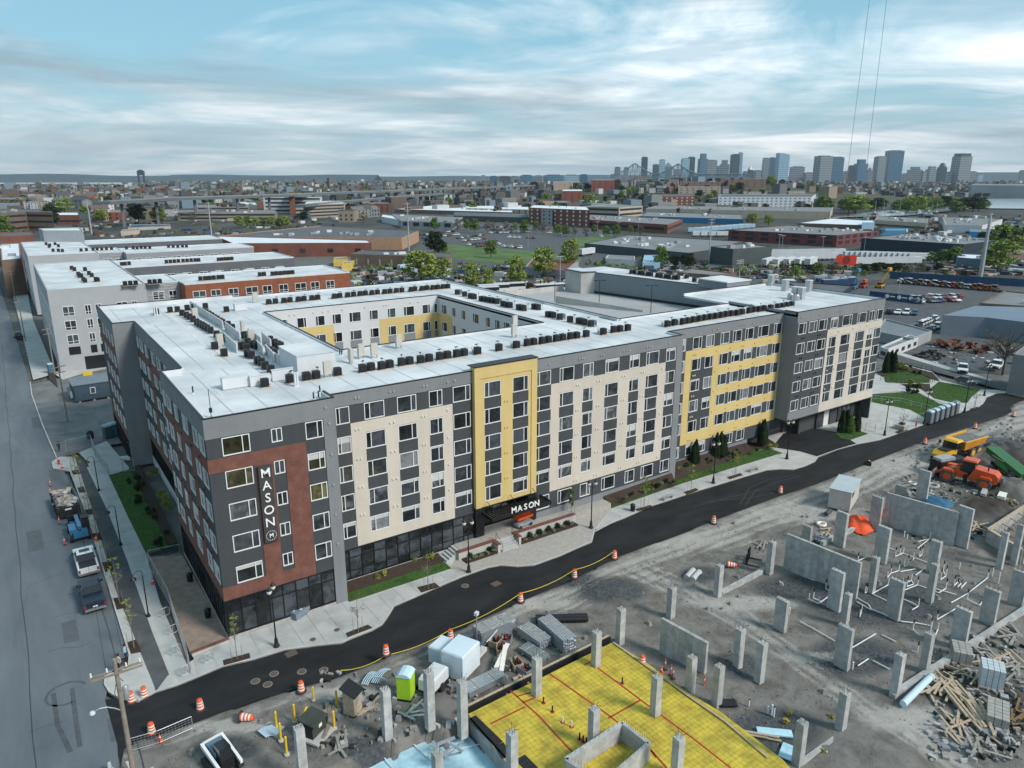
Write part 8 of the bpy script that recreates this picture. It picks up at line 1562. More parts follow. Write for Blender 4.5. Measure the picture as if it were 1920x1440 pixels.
pb('metal_warehouse','blue-grey metal warehouse with a shallow pitched roof at the right',[(1768,591),(1849,595),(1990,612),(1990,578),(1830,573)],(1765,625),c_sid,M('warehouse_roof',(.15,.19,.24),.5,.06,.1),par=.15);pb('tilt_up_unit','low workshop with a grey ribbed roof right of the building end',[(1640,620),(1712,635),(1748,620),(1660,597)],(1712,652),c_gry,M('ribbed_roof',(.16,.18,.20),.6,.1,.3,wave=('X',1.5,.05)),k0=1);pb('garage_row','row of white garage units with a grey roof by the dog lawn',[(1650,650),(1665,655),(1722,633),(1705,627)],(1665,671),c_whi,rf_g,k0=1,rows=1,gap=3.5,ww=1.6,wh=2.2,first=.3);pb('siding_house','grey-sided house with a garage door at the right frame edge',[(1900,664),(1990,676),(1990,650),(1925,645)],(1897,707),M('house_siding',(.22,.22,.225),.8,.05,wave=('Z',.2,.015)),rf_g,rows=2,gap=4,ww=1.4,wmat=m_fwinw,z=8);pb('flat_roof_shop','low flat-roofed shop with blue trim above the metal warehouse',[(1838,568),(1990,578),(1990,555),(1885,545)],(1838,583),c_brn,rf_g,rows=1,gap=4,ww=3,units=3);pb('rear_rail_shed','low brown shed behind the white roof enclosures',[(1270,510),(1330,515),(1380,512),(1300,503)],(1270,520),c_brn,rf_g)

def ywall(a,b,h,lab,mat,n=12):
    A,B_=gt(*a),gt(*b);d=B_-A;t=thing('yard_wall',lab,'wall',(A.x,A.y,-.4),math.atan2(d.y,d.x))
    for k in range(n):MB().box(d.length*k/n+.05,d.length*(k+1)/n-.05,-.1,.1,0,h).build('panel',mat,t)
    for k in range(n+1):MB().box(d.length*k/n-.05,d.length*k/n+.048,-.14,.14,0,h+.05).build('post',m_blk,t)
    return t,d.length
m_yb=M('yard_blue',(.02,.06,.13),.6,.12)
ywall((1668,521),(1920,536),3.0,'long blue wall behind the row of parked machines',m_yb,24);yw,L_=ywall((1630,557),(1728,568),2.6,'dark blue banner fence with round white logos by the building end',m_yb,8)
for f in (.35,.58,.8,.93):MB().lathe([(.7,0),(.7,.02)],n=14).build('logo_disc',m_refl,yw,(L_*f,-.2,1.5)).rotation_euler=(math.pi/2,0,0);MB().box(L_*f+.9,L_*f+2.6,-.22,-.2,1.3,1.7).build('logo_text',m_refl,yw)
# ---------------------------------------------------------------- trees
TR=[Proto(mk_tree('leafy_tree','x',11,4.2,None,m_leafs,60,34,.42,21)),Proto(mk_tree('leafy_tree','x',12,4.6,None,m_leafg,66,34,.45,22)),Proto(mk_tree('dark_tree','x',11,4.0,None,m_leafd,60,34,.42,23)),Proto(mk_tree('budding_tree','x',10,4.0,None,M('grey_bud',(.13,.115,.085),.85,.3,.5),40,20,.30,24,nl=12)),Proto(mk_tree('bare_tree','x',10,4.0,None,None,0,0,0,26,nl=22))]
def tree(k,px,py,ytop,lab,grp=None,wide=1.0):
    p=gh(px,py);h=hgt(p,px,ytop);b=(11,12,11,10,10)[k];s=max(.15,h/b)*1.12;wide*=1.25;return TR[k].put((p.x,p.y,p.z-.3),R.uniform(0,6),lab,grp,(s*wide,s*wide,s))
for k,x,y,yt,w,l in ((0,790,532,478,1.3,'large fresh green tree behind the rear roof, left of centre'),(0,830,528,490,1.0,'fresh green tree right of the large one behind the rear roof'),(0,1018,520,470,.9,'yellow-green tree left of the rusty-roofed barn'),(0,1068,505,456,.8,'tall yellow-green tree at the end of the rusty-roofed barn'),(0,885,545,500,.7,'slim green tree behind the rear roof by the yellow excavator'),(0,915,545,508,.6,'second slim green tree behind the rear roof'),(0,968,540,488,.7,'slender light green tree left of the parked coaches'),(2,815,480,440,1.2,'dark tree beside the tan store corner'),(1,828,478,455,1.0,'small green tree at the edge of the lawn, left'),(1,921,482,453,.9,'round green tree standing on the big lawn'),(1,1237,500,466,.9,'dark green tree behind the blue barn-shaped house'),(2,1290,505,478,1.3,'dark bushy tree right of the blue house'),(2,1265,503,480,1.0,'dark low tree beside the blue house'),(0,1491,524,500,.8,'yellow-green tree by the railway behind the rear wing'),(1,1790,495,465,1.1,'big green tree before the navy building'),(1,1770,493,470,1.2,'green tree left of the big one before the navy building'),(1,1745,492,473,1.0,'small green tree beside the white trailers'),(0,1870,512,458,1.2,'tall light green tree right of the steel monopole'),(0,1905,470,445,1.3,'light green tree at the right edge behind the navy building'),(1,10,445,408,1.2,'bright green tree at the left frame edge'),(2,100,428,390,1.0,'dark conifer-like tree before the brown complex'),(0,122,402,375,1.2,'yellow-green round tree in the left background'),(2,260,420,388,1.3,'dark spreading tree left of the stone offices'),(1,300,418,390,1.2,'green spreading tree beside the dark one'),(0,190,415,395,1.2,'small yellow-green tree by the brick arched building'),(0,1105,395,368,1.0,'fresh green tree in front of the near brick high-rise'),(0,1410,422,402,1.2,'yellow-green tree beside the blue warehouse'),(0,1440,424,405,1.0,'second yellow-green tree beside the blue warehouse'),(4,1880,700,600,.8,'tall bare tree before the metal warehouse'),(3,1650,440,425,1.3,'bare bushy tree behind the navy building, left'),(3,1720,438,424,1.2,'bare bushy tree behind the navy building, centre')):tree(k,x,y,yt,l,None,w)
for i,x in enumerate((560,575,590,606,620,635,645)):tree(1 if i%2 else 0,x-110,425+R.uniform(-2,4),406+R.uniform(-2,4),'%s green tree from the left in the row before the stone offices'%ORD[i],'trees before the stone offices')
for i in range(14):tree(R.choice([1,1,0,3]),820+i*18+R.uniform(-5,5),428+i*.6+R.uniform(-3,6),412+i*.6+R.uniform(-3,3),'small round green tree among the parked cars','car park trees',.9)
for i in range(9):tree(R.choice([1,3]),1040+i*20+R.uniform(-6,6),440+R.uniform(-2,4),424+R.uniform(-2,2),'small round green tree along the road behind the second lawn','roadside trees behind the second lawn',.9)
n_h=0
for i in range(78):
    x=R.uniform(1000,1560);y=R.uniform(347,388);k=R.choice([0,1,1,2,3,1])
    if any(q[0][0]<x<q[0][1] and q[0][2]<y<q[0][3] for q in REG):continue
    tree(k,x,y,y-R.uniform(9,17),['light green','green','dark','grey budding','light green'][k]+' tree growing on the wooded hill',['light green','green','dark','grey budding','light green'][k]+' trees on the hill',R.uniform(1.1,1.6))
for i in range(46):k=R.choice([0,1,1,2]);x=R.uniform(1530,1850);tree(k,x,R.uniform(388,402)-max(0,(x-1700)*.03),R.uniform(370,380),['light green','green','dark'][k]+' tree in the belt behind the marina',['light green','green','dark'][k]+' trees behind the marina',R.uniform(1.2,1.8))
for i in range(26):tree(R.choice([3,2,1]),R.uniform(1480,1760),R.uniform(502,512),R.uniform(492,500),'low tree or bush along the railway edge','bushes along the railway',R.uniform(1.4,2.2))
for i in range(70):
    x=R.uniform(0,980);y=352+(R.random()**1.4)*66;k=R.choice([3,3,1,2,0,3])
    if any(q[0][0]<x<q[0][1] and q[0][2]<y<q[0][3] for q in REG):continue
    h=6+(y-350)*.16;tree(k,x,y,y-h,['light green','green','dark','grey budding','light green'][k]+' tree scattered in the left town',['light green','green','dark','grey budding','light green'][k]+' trees in the left town',R.uniform(1.1,1.6))
for i in range(24):tree(R.choice([3,1,0,2]),R.uniform(1840,1925),R.uniform(440,475),R.uniform(425,445),'tree in the thicket at the right frame edge','thicket trees at the right edge',R.uniform(.9,1.3))
# ---------------------------------------------------------------- houses of the town
def mk_house(name,wall,roofm,w,d,h,gable,seed):
    rnd=random.Random(seed);t=thing(name,'x','house');MB().box(-w/2,w/2,-d/2,d/2,-.6,h).build('wall',wall,t)
    if gable:MB().ext([(-d/2-.3,h),(d/2+.3,h),(0,h+d*.38)],-w/2-.3,w/2+.3,'x').build('roof',roofm,t)
    else:MB().box(-w/2-.15,w/2+.15,-d/2-.15,d/2+.15,h+.003,h+.3).build('roof',roofm,t)
    for r_ in range(max(1,int(h/3))):
        for k in range(3):
            for s in (-1,):ob('window',far_win(1.2,1.6,m_fwin),t,(-w/2+w*(k+.5)/3,-d/2-.05,.9+r_*3))
    MB().box(w*.2,w*.2+.6,-.3,.3,h,h+d*.38+.6).build('chimney',c_brk,t);return t
hw=[M('house_white',(.46,.46,.45),.8,.05),M('house_grey',(.19,.20,.21),.8,.05),M('house_tan',(.26,.215,.165),.8,.05),M('house_brick',(.15,.07,.055),.85,.1),M('house_blue',(.16,.22,.27),.8,.05)]
hr_=[M('shingle_dark',(.075,.075,.08),.9,.1),M('shingle_grey',(.14,.14,.145),.9,.1),M('shingle_brown',(.12,.09,.075),.9,.1)]
HN=['white','grey','tan','brick','pale blue']
HS=[[Proto(mk_house('town_house',hw[k],hr_[(k+j)%3],(9,12,16)[j],(8,9,11)[j],(6,8.5,9)[j],j!=1,k*3+j)) for j in range(3)] for k in range(5)]
cnt=0
while cnt<290:
    u=R.random();x=R.uniform(0,1100) if u<.72 else R.uniform(960,1920);y=346.5+(R.random()**1.25)*(70 if x<700 else 36)
    if x>1100:y=R.uniform(346,362) if x<1560 else R.uniform(343,372)
    if any(q[0][0]-3<x<q[0][1]+3 and q[0][2]-1<y<q[0][3]+1 for q in REG):continue
    p=gh(x,y);k=R.choice([0,0,1,1,2,3,4]);j=R.choice([0,1,2]);HS[k][j].put((p.x,p.y,p.z),R.choice([-.6,.95,.2,-1.0])+R.uniform(-.1,.1),'%s %s in the far town among trees'%(HN[k],['small gabled house','flat-roofed house','wide gabled house'][j]),'%s %s in the far town'%(HN[k],['small gabled houses','flat-roofed houses','wide gabled houses'][j]),R.uniform(.9,1.35));cnt+=1

ft=MB();mats_=hw+hr_
for i in range(4200):
    d_=900+R.random()**.8*5200;px=R.uniform(-40,1960);p=at_d(px,d_)
    if px<250 and d_>3900:continue
    if px>1560 and d_<1600:continue
    w,h=R.uniform(8,26),R.uniform(5,11)+(R.random()<.06)*R.uniform(5,16);ft.mat(R.choice([0,1,1,2,3,4,5,5,6,6,7]));z=hill(p.x,p.y);ft.box(p.x-w/2,p.x+w/2,p.y-w*.4,p.y+w*.4,z-.6,z+h)
o=ft.build('distant_town',mats_);stuff(o,'far-off roofs and walls of the town spread to the horizon','town')
fw=MB();fm=[m_leafd,MATS['grey_bud'],m_leafg,M('far_wood_brown',(.075,.065,.045),.9,.3,.02)]
for i in range(5200):
    d_=800+R.random()**.7*6500;px=R.uniform(-40,1960);p=at_d(px,d_)
    if px<250 and d_>3900:continue
    if px>1560 and d_<1500:continue
    z=hill(p.x,p.y);r=R.uniform(4,8);fw.mat(R.choice([0,1,1,2,3,3]));n=7
    for q in range(5):a=R.uniform(0,6.28);cx,cy,cz=p.x+math.cos(a)*r*.5,p.y+math.sin(a)*r*.5,z+R.uniform(2,8);s=r*R.uniform(.4,.7);u=Vector((R.gauss(0,1),R.gauss(0,1),R.gauss(0,1))).normalized();v=u.orthogonal().normalized();w=u.cross(v);[fw.face([(cx+(A*s).x,cy+(A*s).y,cz+(A*s).z),(cx+(B_*s).x,cy+(B_*s).y,cz+(B_*s).z),(cx-(A*s*.8).x,cy-(A*s*.8).y,cz-(A*s*.8).z),(cx-(B_*s).x,cy-(B_*s).y,cz-(B_*s).z)]) for A,B_ in ((u,v),(v,w),(w,u))]
stuff(fw.build('distant_woods',fm),'far-off trees spread through the town to the horizon','woods')
# ---------------------------------------------------------------- vehicles in the distance
CP=[Proto(mk_car('x',c,s)) for c,s in ((c_wh,False),(c_bk,True),(c_si,False),(c_gy,True),(c_bl,False),(c_rd,False),(c_wh,True))];CN_=['white','black','silver','dark grey','blue','red','white'];CT=['saloon','tall car','saloon','tall car','saloon','saloon','tall car']
def carrow(p0,p1,n,rz,lab,skip=.12):
    a,b=gt(*p0),gt(*p1)
    for i in range(n):
        if R.random()<skip:continue
        q=a.lerp(b,i/max(1,n-1));k=R.randrange(7);CP[k].put((q.x,q.y,-.3),rz+R.choice([0,math.pi])+R.uniform(-.04,.04),'%s %s parked %s'%(CN_[k],CT[k],lab),'%s %ss %s'%(CN_[k],CT[k],lab))
for a,b,n in (((790,441),(850,434),14),((795,447),(858,440),14),((860,447),(905,441),9),((865,452),(915,447),9),((880,459),(930,453),9),((890,463),(935,458),8),((915,432),(985,430),12),((920,437),(990,435),12),((945,462),(975,465),5),((900,427),(960,426),10),((955,445),(1000,447),6),((985,430),(1030,430),6)):carrow(a,b,n,.6,'in the large car park',.15)
carrow((1668,586),(1715,588),4,.35,'beside the banner fence',0);carrow((1706,618),(1752,598),10,.3,'beside the metal warehouse',0);carrow((1722,626),(1765,610),6,.3,'nearest the metal warehouse',.1);carrow((1705,560),(1795,556),14,1.2,'in the equipment yard cluster',.1);carrow((1712,566),(1790,563),9,1.2,'at the equipment yard front',.2);carrow((1765,510),(1830,512),10,.5,'along the yard behind the blue wall',.1);carrow((1030,437),(1180,447),7,.5,'on the road behind the second lawn',.2)
def mk_mach(col):
    t=thing('skid_loader','x','machine');MB().box(-1.3,1.0,-.7,.7,.4,1.2).build('chassis',m_blk,t);MB().frus((-.9,.5,-.6,.6),(-.8,.4,-.55,.55),1.2,2.1).build('cab',m_cglass,t);MB().box(-.95,.5,-.65,.65,2.103,2.2).build('cab_roof',col,t);MB().box(-1.5,-1.0,-.7,.7,.7,1.6).build('engine_cover',col,t)
    for s in (-1,1):MB().hexa([(-1.3,s*.8-.1,1.3),(1.5,s*.8-.1,.5),(1.5,s*.8+.1,.5),(-1.3,s*.8+.1,1.3),(-1.3,s*.8-.1,1.6),(1.5,s*.8-.1,.8),(1.5,s*.8+.1,.8),(-1.3,s*.8+.1,1.6)]).build('lift_arm',col,t)
    MB().box(1.5,2.0,-.9,.9,.1,.7).build('bucket',m_blk,t);wheels(t,(-.7,.6),.8,.4,.3);return t
MCH=[Proto(mk_mach(c)) for c in (m_mw,m_ro,M('machine_tan',(.35,.25,.14),.5,.1))]
a,b=gt(1690,530),gt(1868,545)
for i in range(20):q=a.lerp(b,(i+R.uniform(-.25,.25))/19);MCH[R.choice([0,0,2,2,1])].put((q.x,q.y,-.35),-1.9+R.uniform(-.5,.5),'%s small loader from the left in the row along the blue wall'%ORD[i],'small loaders along the blue wall',R.uniform(.85,1.15))

def mk_trailer(name,body,l=13.5,cab=None):
    t=thing(name,'x','trailer');MB().box(-l/2,l/2,-1.28,1.28,1.1,3.9).build('box',body,t);MB().box(-l/2,l/2,-1.3,1.3,3.903,3.96).build('roof',m_rwhite,t);MB().box(-l/2+.5,l/2-.5,-.5,.5,.8,1.099).build('chassis',m_blk,t);wheels(t,(-l/2+1.5,-l/2+2.8),1.0,.5,.5);MB().box(l/2-2.5,l/2-2.3,-.8,.8,.0,.799).build('landing_leg',m_blk,t)
    MB().box(-l/2-.04,-l/2-.002,-1.2,1.2,1.2,3.8).build('rear_door',m_galv,t);return t
TRL=Proto(mk_trailer('semi_trailer',c_whi));TRB=Proto(mk_trailer('semi_trailer',c_cyn))
def trailers(p0,p1,n,rz,lab,proto=None):
    a,b=gt(*p0),gt(*p1)
    for i in range(n):q=a.lerp(b,i/max(1,n-1));(proto or TRL).put((q.x,q.y,-.35),rz+R.uniform(-.02,.02),'%s white trailer from the left %s'%(ORD[i],lab),'trailers '+lab)
trailers((1440,498),(1520,497),5,.35,'in the front row left of the red board');trailers((1430,489),(1545,487),13,-.55,'in the middle row left of the red board');trailers((1450,481),(1560,479),12,-.55,'in the rear row left of the red board');trailers((1625,497),(1700,495),8,-.55,'in the front row right of the red board');trailers((1605,484),(1725,488),13,-.55,'in the rear row right of the red board');trailers((1305,436),(1400,428),9,-.5,'before the blue warehouse',TRB);trailers((1315,443),(1360,443),4,-.5,'before the red factory');trailers((1100,478),(1102,478),1,.3,'on the street behind the deck');trailers((770,510),(815,524),3,.2,'on the yard behind the rear roof',TRB)
def mk_bus():
    t=thing('coach','x','coach');MB().box(-6,6,-1.25,1.25,.5,1.9).build('lower_body',m_rwhite,t);MB().box(-5.95,5.9,-1.24,1.24,1.903,3.1).build('window_band',m_cglass,t);MB().box(-6,6,-1.25,1.25,3.103,3.4).build('roof',m_rwhite,t);wheels(t,(-3.5,3.8),1.05,.5,.4);return t
BU=Proto(mk_bus())
for i,(x,y) in enumerate(((1030,547),(955,545),(925,548),(905,553))):p=gt(x,y);BU.put((p.x,p.y,-.35),-.25,['rightmost','second from right','second from left','leftmost'][i]+' white coach parked behind the courtyard wing','coaches behind the courtyard wing')
place(mk_pickup('white pickup with a dark dump bed in the scrap yard',c_wh),1804,697,1804,712);place(mk_pickup('white pickup under the bare tree at the right edge',c_wh),1868,690,1855,700)

def boom(px,py,tip,col,lab,name='boom_lift',tele=False):
    p=gt(px,py);t=thing(name,lab,'boom lift',(p.x,p.y,-.35));MB().box(-1.5,1.5,-1,1,.5,1.3).build('chassis',col,t);MB().box(-1.0,.8,-.8,.8,1.3,2.0).build('turret',m_blk,t);wheels(t,(-1.1,1.1),1.0,.5,.4)
    q=gt(px,py);e=g(tip[0],tip[1],0);v=ray(*tip);s=(Vector((q.x-CAM.x,q.y-CAM.y)).length)/Vector((v.x,v.y)).length;w=CAM+v*s;e=Vector((w.x-q.x,w.y-q.y,w.z+.35))
    MB().tube((0,0,1.7),e,.35,.22,6).build('boom',col,t);MB().box(e.x-.9,e.x+.9,e.y-.5,e.y+.5,e.z-.2,e.z+.9).build('basket',col,t)
boom(1650,538,(1668,506),M('boom_yellow',(.65,.32,.02),.5,.1),'orange-yellow telescopic handler with its boom raised in the yard');boom(1600,540,(1610,508),M('boom_blue',(.05,.20,.38),.5,.1),'blue boom lift beside the yard containers');boom(1618,538,(1622,528),m_ro,'small orange lift beside the blue boom lift')
for i,(x,y) in enumerate(((1555,535),(1572,533),(1590,531))):p=gt(x,y);t=thing('yard_container',['left','middle','right'][i]+' dark blue storage container at the yard corner','container',(p.x,p.y,-.38),-.55);MB().box(-3,3,-1.2,1.2,0,2.6).build('body',m_yb,t);MB().box(-3.05,3.05,-1.25,1.25,2.603,2.7).build('roof',M('container_roof',(.22,.27,.32),.6,.1),t)

p=gt(1585,502);t=thing('red_board','large red board on a post before the white trailers','billboard',(p.x,p.y,-.4),-YAW);zb=hgt(p,1585,495);zt_=hgt(p,1585,477);w_=34/FPX*dist(p);MB().box(-w_/2,w_/2,-.15,.15,zb,zt_).build('board',M('board_red',(.55,.04,.02),.6,.15,.6),t);MB().tube((0,0,0),(0,0,zb),.25).build('post',m_blk,t);MB().lathe([(w_*.2,0),(w_*.2,.03)],n=16).build('dark_disc',M('board_dark_red',(.18,.02,.015),.7,.2,.5),t,(0,-.2,(zb+zt_)/2)).rotation_euler=(math.pi/2,0,0)
for k in range(3):MB().box(-w_/2+w_*.12+k*w_*.32,-w_/2+w_*.28+k*w_*.32,-.1,.1,zb-1.0,zb-.003).build('lower_tab',MATS['board_red'],t)

p=gt(1742,667);t=thing('tyre_heap','heap of old black tyres in the scrap yard','tyres',(p.x,p.y,-.35))
for k in range(60):
    a=R.uniform(0,6.28);q=R.random()**.6;z=1.9*(1-q)*R.uniform(.6,1);c=(math.cos(a)*q*5,math.sin(a)*q*3,z);o=MB().lathe([(.25,0),(.4,.03),(.42,.12),(.4,.2),(.25,.22)],n=9,cap=False).build('tyre',m_tyre,t,c);o.rotation_euler=(R.uniform(-.7,.7),R.uniform(-.7,.7),0)
for i,(x,y) in enumerate(((1760,645),(1775,650),(1800,655),(1790,645),(1820,650),(1835,660),(1850,655))):p=gt(x,y);t=thing('scrap_heap','%s rusty scrap heap from the left beside the metal warehouse'%ORD[i],'scrap',(p.x,p.y,-.35),0,'scrap heaps by the metal warehouse');[MB().hexa([(R.uniform(-2,2)+a*.8,R.uniform(-1,1)+b*.5,c*.7+R.uniform(0,.9)) for c in (0,1) for a,b in ((0,0),(1,0),(1,1),(0,1))]).build('scrap_piece',[M('scrap_rust',(.10,.05,.035),.9,.3,1),m_soil,M('scrap_orange',(.17,.06,.03),.8,.2)][k%3],t) for k in range(9)]
# ---------------------------------------------------------------- elevated road, poles, bridge, skyline
m_steel=M('highway_steel',(.11,.135,.15),.7,.1,.05);m_deck=M('highway_deck',(.22,.225,.23),.8,.1,.05)
def viaduct(pts,z,lab,piers):
    t=thing('elevated_road',lab,'bridge',(0,0,0));P_=[g(x,y,z) for x,y in pts];a,b=P_[0],P_[-1]
    for u,v in zip(P_,P_[1:]):
        d=(v-u).normalized();n=Vector((-d.y,d.x,0))*7;MB().hexa([(q.x,q.y,zz) for zz in (z-2.4,z) for q in (u-n,v-n,v+n,u+n)]).build('girder',m_steel,t);MB().hexa([(q.x,q.y,zz) for zz in (z+.003,z+1.1) for q in (u-n,v-n,v-n*.94,u-n*.94)]).build('parapet',m_deck,t)
        m=max(1,int((v-u).length/piers))
        for k in range(m):q=u.lerp(v,(k+.5)/m);MB().box(q.x-1.2,q.x+1.2,q.y-1.2,q.y+1.2,-.6,z-2.41).build('pier',m_steel,t)
viaduct([(190,378),(320,371),(480,366.5),(640,360.5),(800,355),(960,349),(1010,347)],22,'long elevated highway crossing the background from the left',45);viaduct([(560,384),(640,377),(760,367),(890,359)],14,'lower ramp of the elevated highway',40)
m_pole=M('steel_pole',(.33,.35,.37),.5,.1)
def pole(px,py,yt,r,lab,arm=False):p=gt(px,py);h=hgt(p,px,yt);t=thing('tall_pole',lab,'pole',(p.x,p.y,-.4));MB().tube((0,0,0),(0,0,h),r,r*.5,8).build('shaft',m_pole,t);[MB().box(-2.2,2.2,-.1,.1,h*f,h*f+.2).build('crossarm',m_pole,t) for f in ((.97,.9,.83) if arm else (.97,))]
pole(1838,519,397,1.0,'thick grey steel transmission pole behind the equipment yard',True);pole(767,474,378,.5,'tall slim pole rising beside the tan store',True);pole(172,438,372,.6,'tall slim pole in the left background',True);pole(397,444,378,.6,'tall slim pole by the big dark roof',True);pole(1329,492,408,.4,'tall pole left of the green-grey building',True);pole(813,480,442,.25,'lamp pole at the lawn edge');pole(1050,530,478,.2,'slim pole left of the stair tower');pole(1385,528,485,.2,'wooden pole behind the rear wing',True)
for i,(x,y,yt) in enumerate(((1683,560,522),(990,462,432),(1120,432,414),(1160,438,415),(1196,441,415),(1460,468,438),(1542,468,442),(1620,470,443),(1466,468,440))):pole(x,y,yt,.15,'slim lamp pole standing in the yards and car parks');
for o in list(C.objects):
    if o.parent is None and o.get('label')=='slim lamp pole standing in the yards and car parks':o['group']='slim lamp poles in the yards'
for i,(x,y) in enumerate(((1735,404),(1745,405),(1755,400),(1640,402),(1655,401),(1670,400),(1685,402),(1700,401),(1712,400),(1722,399))):p=gt(x,y);t=thing('sailing_boat','white sailing boat with a bare mast moored in the marina','boat',(p.x,p.y,.9),R.uniform(0,6),'boats in the marina');MB().prism([(-5,-1.2),(2,-1.4),(6,0),(2,1.4),(-5,1.2)],0,1.3).build('hull',c_whi,t);MB().frus((-2,2,-.8,.8),(-1.6,1.2,-.6,.6),1.303,2.0).build('cabin',c_whi,t);MB().tube((.5,0,1.3),(.5,0,15),.12,.08,5).build('mast',m_rwhite,t)

t=thing('truss_bridge','grey steel cantilever truss bridge with two humps before the skyline','bridge',(0,0,0));D_=2600;A_,B2=at_d(1146,D_),at_d(1405,D_*.93);n=60;dz=hgt(A_,1146,333);up_= lambda f:3+36*max(0,1-abs(f-.18)/.16)**1.5+33*max(0,1-abs(f-.50)/.16)**1.5;top_,bot_=[],[]
for k in range(n+1):f=k/n;q=A_.lerp(B2,f);bz=hgt(q,1146+259*f,333);bot_.append(Vector((q.x,q.y,bz)));top_.append(Vector((q.x,q.y,bz+8+up_(f))))
mt=M('bridge_steel',(.17,.24,.29),.7,.1,.02)
for s in (0,14):
    off=Vector((_h.x*s,_h.y*s,0))
    for k in range(n):
        MB().tube(bot_[k]+off,bot_[k+1]+off,1.6,1.6,4).build('lower_chord',mt,t);MB().tube(top_[k]+off,top_[k+1]+off,1.3,1.3,4).build('upper_chord',mt,t);MB().tube(bot_[k]+off,top_[k]+off,.8,.8,4).build('vertical',mt,t);MB().tube(bot_[k]+off,top_[k+1]+off,.7,.7,4).build('diagonal',mt,t) if k%2 else MB().tube(top_[k]+off,bot_[k+1]+off,.7,.7,4).build('diagonal',mt,t)

def tower_mat(name,c,cw,sx,sz):
    m=bpy.data.materials.new(name);m.use_nodes=True;nt=m.node_tree;N=nt.nodes;L=nt.links;b=N['Principled BSDF'];b.inputs['Roughness'].default_value=.35
    br=N.new('ShaderNodeTexBrick');br.offset=0;br.inputs['Color1'].default_value=(*cw,1);br.inputs['Color2'].default_value=(*[v*.75 for v in cw],1);br.inputs['Mortar'].default_value=(*c,1);br.inputs['Scale'].default_value=1;br.inputs['Mortar Size'].default_value=2.4;br.inputs['Brick Width'].default_value=sx;br.inputs['Row Height'].default_value=sz;br.inputs['Mortar Smooth'].default_value=.1
    geo=N.new('ShaderNodeNewGeometry');sp=N.new('ShaderNodeSeparateXYZ');L.new(geo.outputs['Position'],sp.inputs[0]);ad=N.new('ShaderNodeMath');ad.operation='SUBTRACT';L.new(sp.outputs[0],ad.inputs[0]);L.new(sp.outputs[1],ad.inputs[1]);cb=N.new('ShaderNodeCombineXYZ');L.new(ad.outputs[0],cb.inputs[0]);L.new(sp.outputs[2],cb.inputs[1]);L.new(cb.outputs[0],br.inputs['Vector']);L.new(br.outputs['Color'],b.inputs['Base Color']);return m
tm=[tower_mat('tower_glass_blue',(.06,.16,.25),(.02,.07,.12),12,15),tower_mat('tower_stone',(.24,.26,.28),(.06,.08,.10),10,15),tower_mat('tower_dark',(.035,.06,.085),(.015,.025,.04),12,15),tower_mat('tower_pale_glass',(.30,.45,.54),(.14,.26,.35),14,15)]
TW=[(1151,1164,314,1,'f'),(1169,1177,314,1,'f'),(1200,1214,295,2,'f'),(1223,1234,309,2,'f'),(1234,1246,300,3,'f'),(1242,1261,305,1,'p'),(1275,1291,298,3,'f'),(1287,1302,295,2,'f'),(1307,1325,288,0,'s'),(1321,1343,301,1,'f'),(1346,1367,300,1,'s'),(1367,1384,290,2,'f'),(1380,1390,287,3,'f'),(1401,1411,312,2,'p'),(1427,1440,297,1,'f'),(1438,1452,296,0,'f'),(1452,1476,287,3,'c'),(1479,1507,313,1,'f'),(1525,1556,293,1,'f'),(1554,1578,295,0,'f'),(1588,1602,311,2,'f'),(1600,1623,299,0,'s'),(1624,1636,314,1,'d'),(1636,1656,294,1,'f'),(1656,1687,283,0,'f'),(1700,1727,313,1,'s'),(1735,1755,312,1,'s'),(1756,1772,305,2,'d'),(1783,1814,288,1,'m'),(1812,1830,322,1,'f'),(1690,1702,326,1,'f'),(1262,1275,318,1,'f'),(1391,1401,322,1,'f'),(1412,1427,320,1,'f'),(1507,1524,324,1,'f'),(1578,1590,322,1,'f'),(1727,1736,322,1,'f'),(1772,1783,323,1,'f'),(1343,1347,312,0,'f'),(1830,1842,327,3,'f'),(1910,1924,320,1,'f'),(974,1000,329,0,'f'),(1000,1019,330,1,'f'),(1019,1056,328.5,0,'f'),(1056,1086,328.5,3,'f'),(1086,1104,328,0,'f'),(900,912,330,1,'f'),(918,934,331,0,'f'),(934,958,331,2,'f'),(955,972,331,1,'f')]
tl=['blue glass','grey stone','dark','pale glass'];seen={}
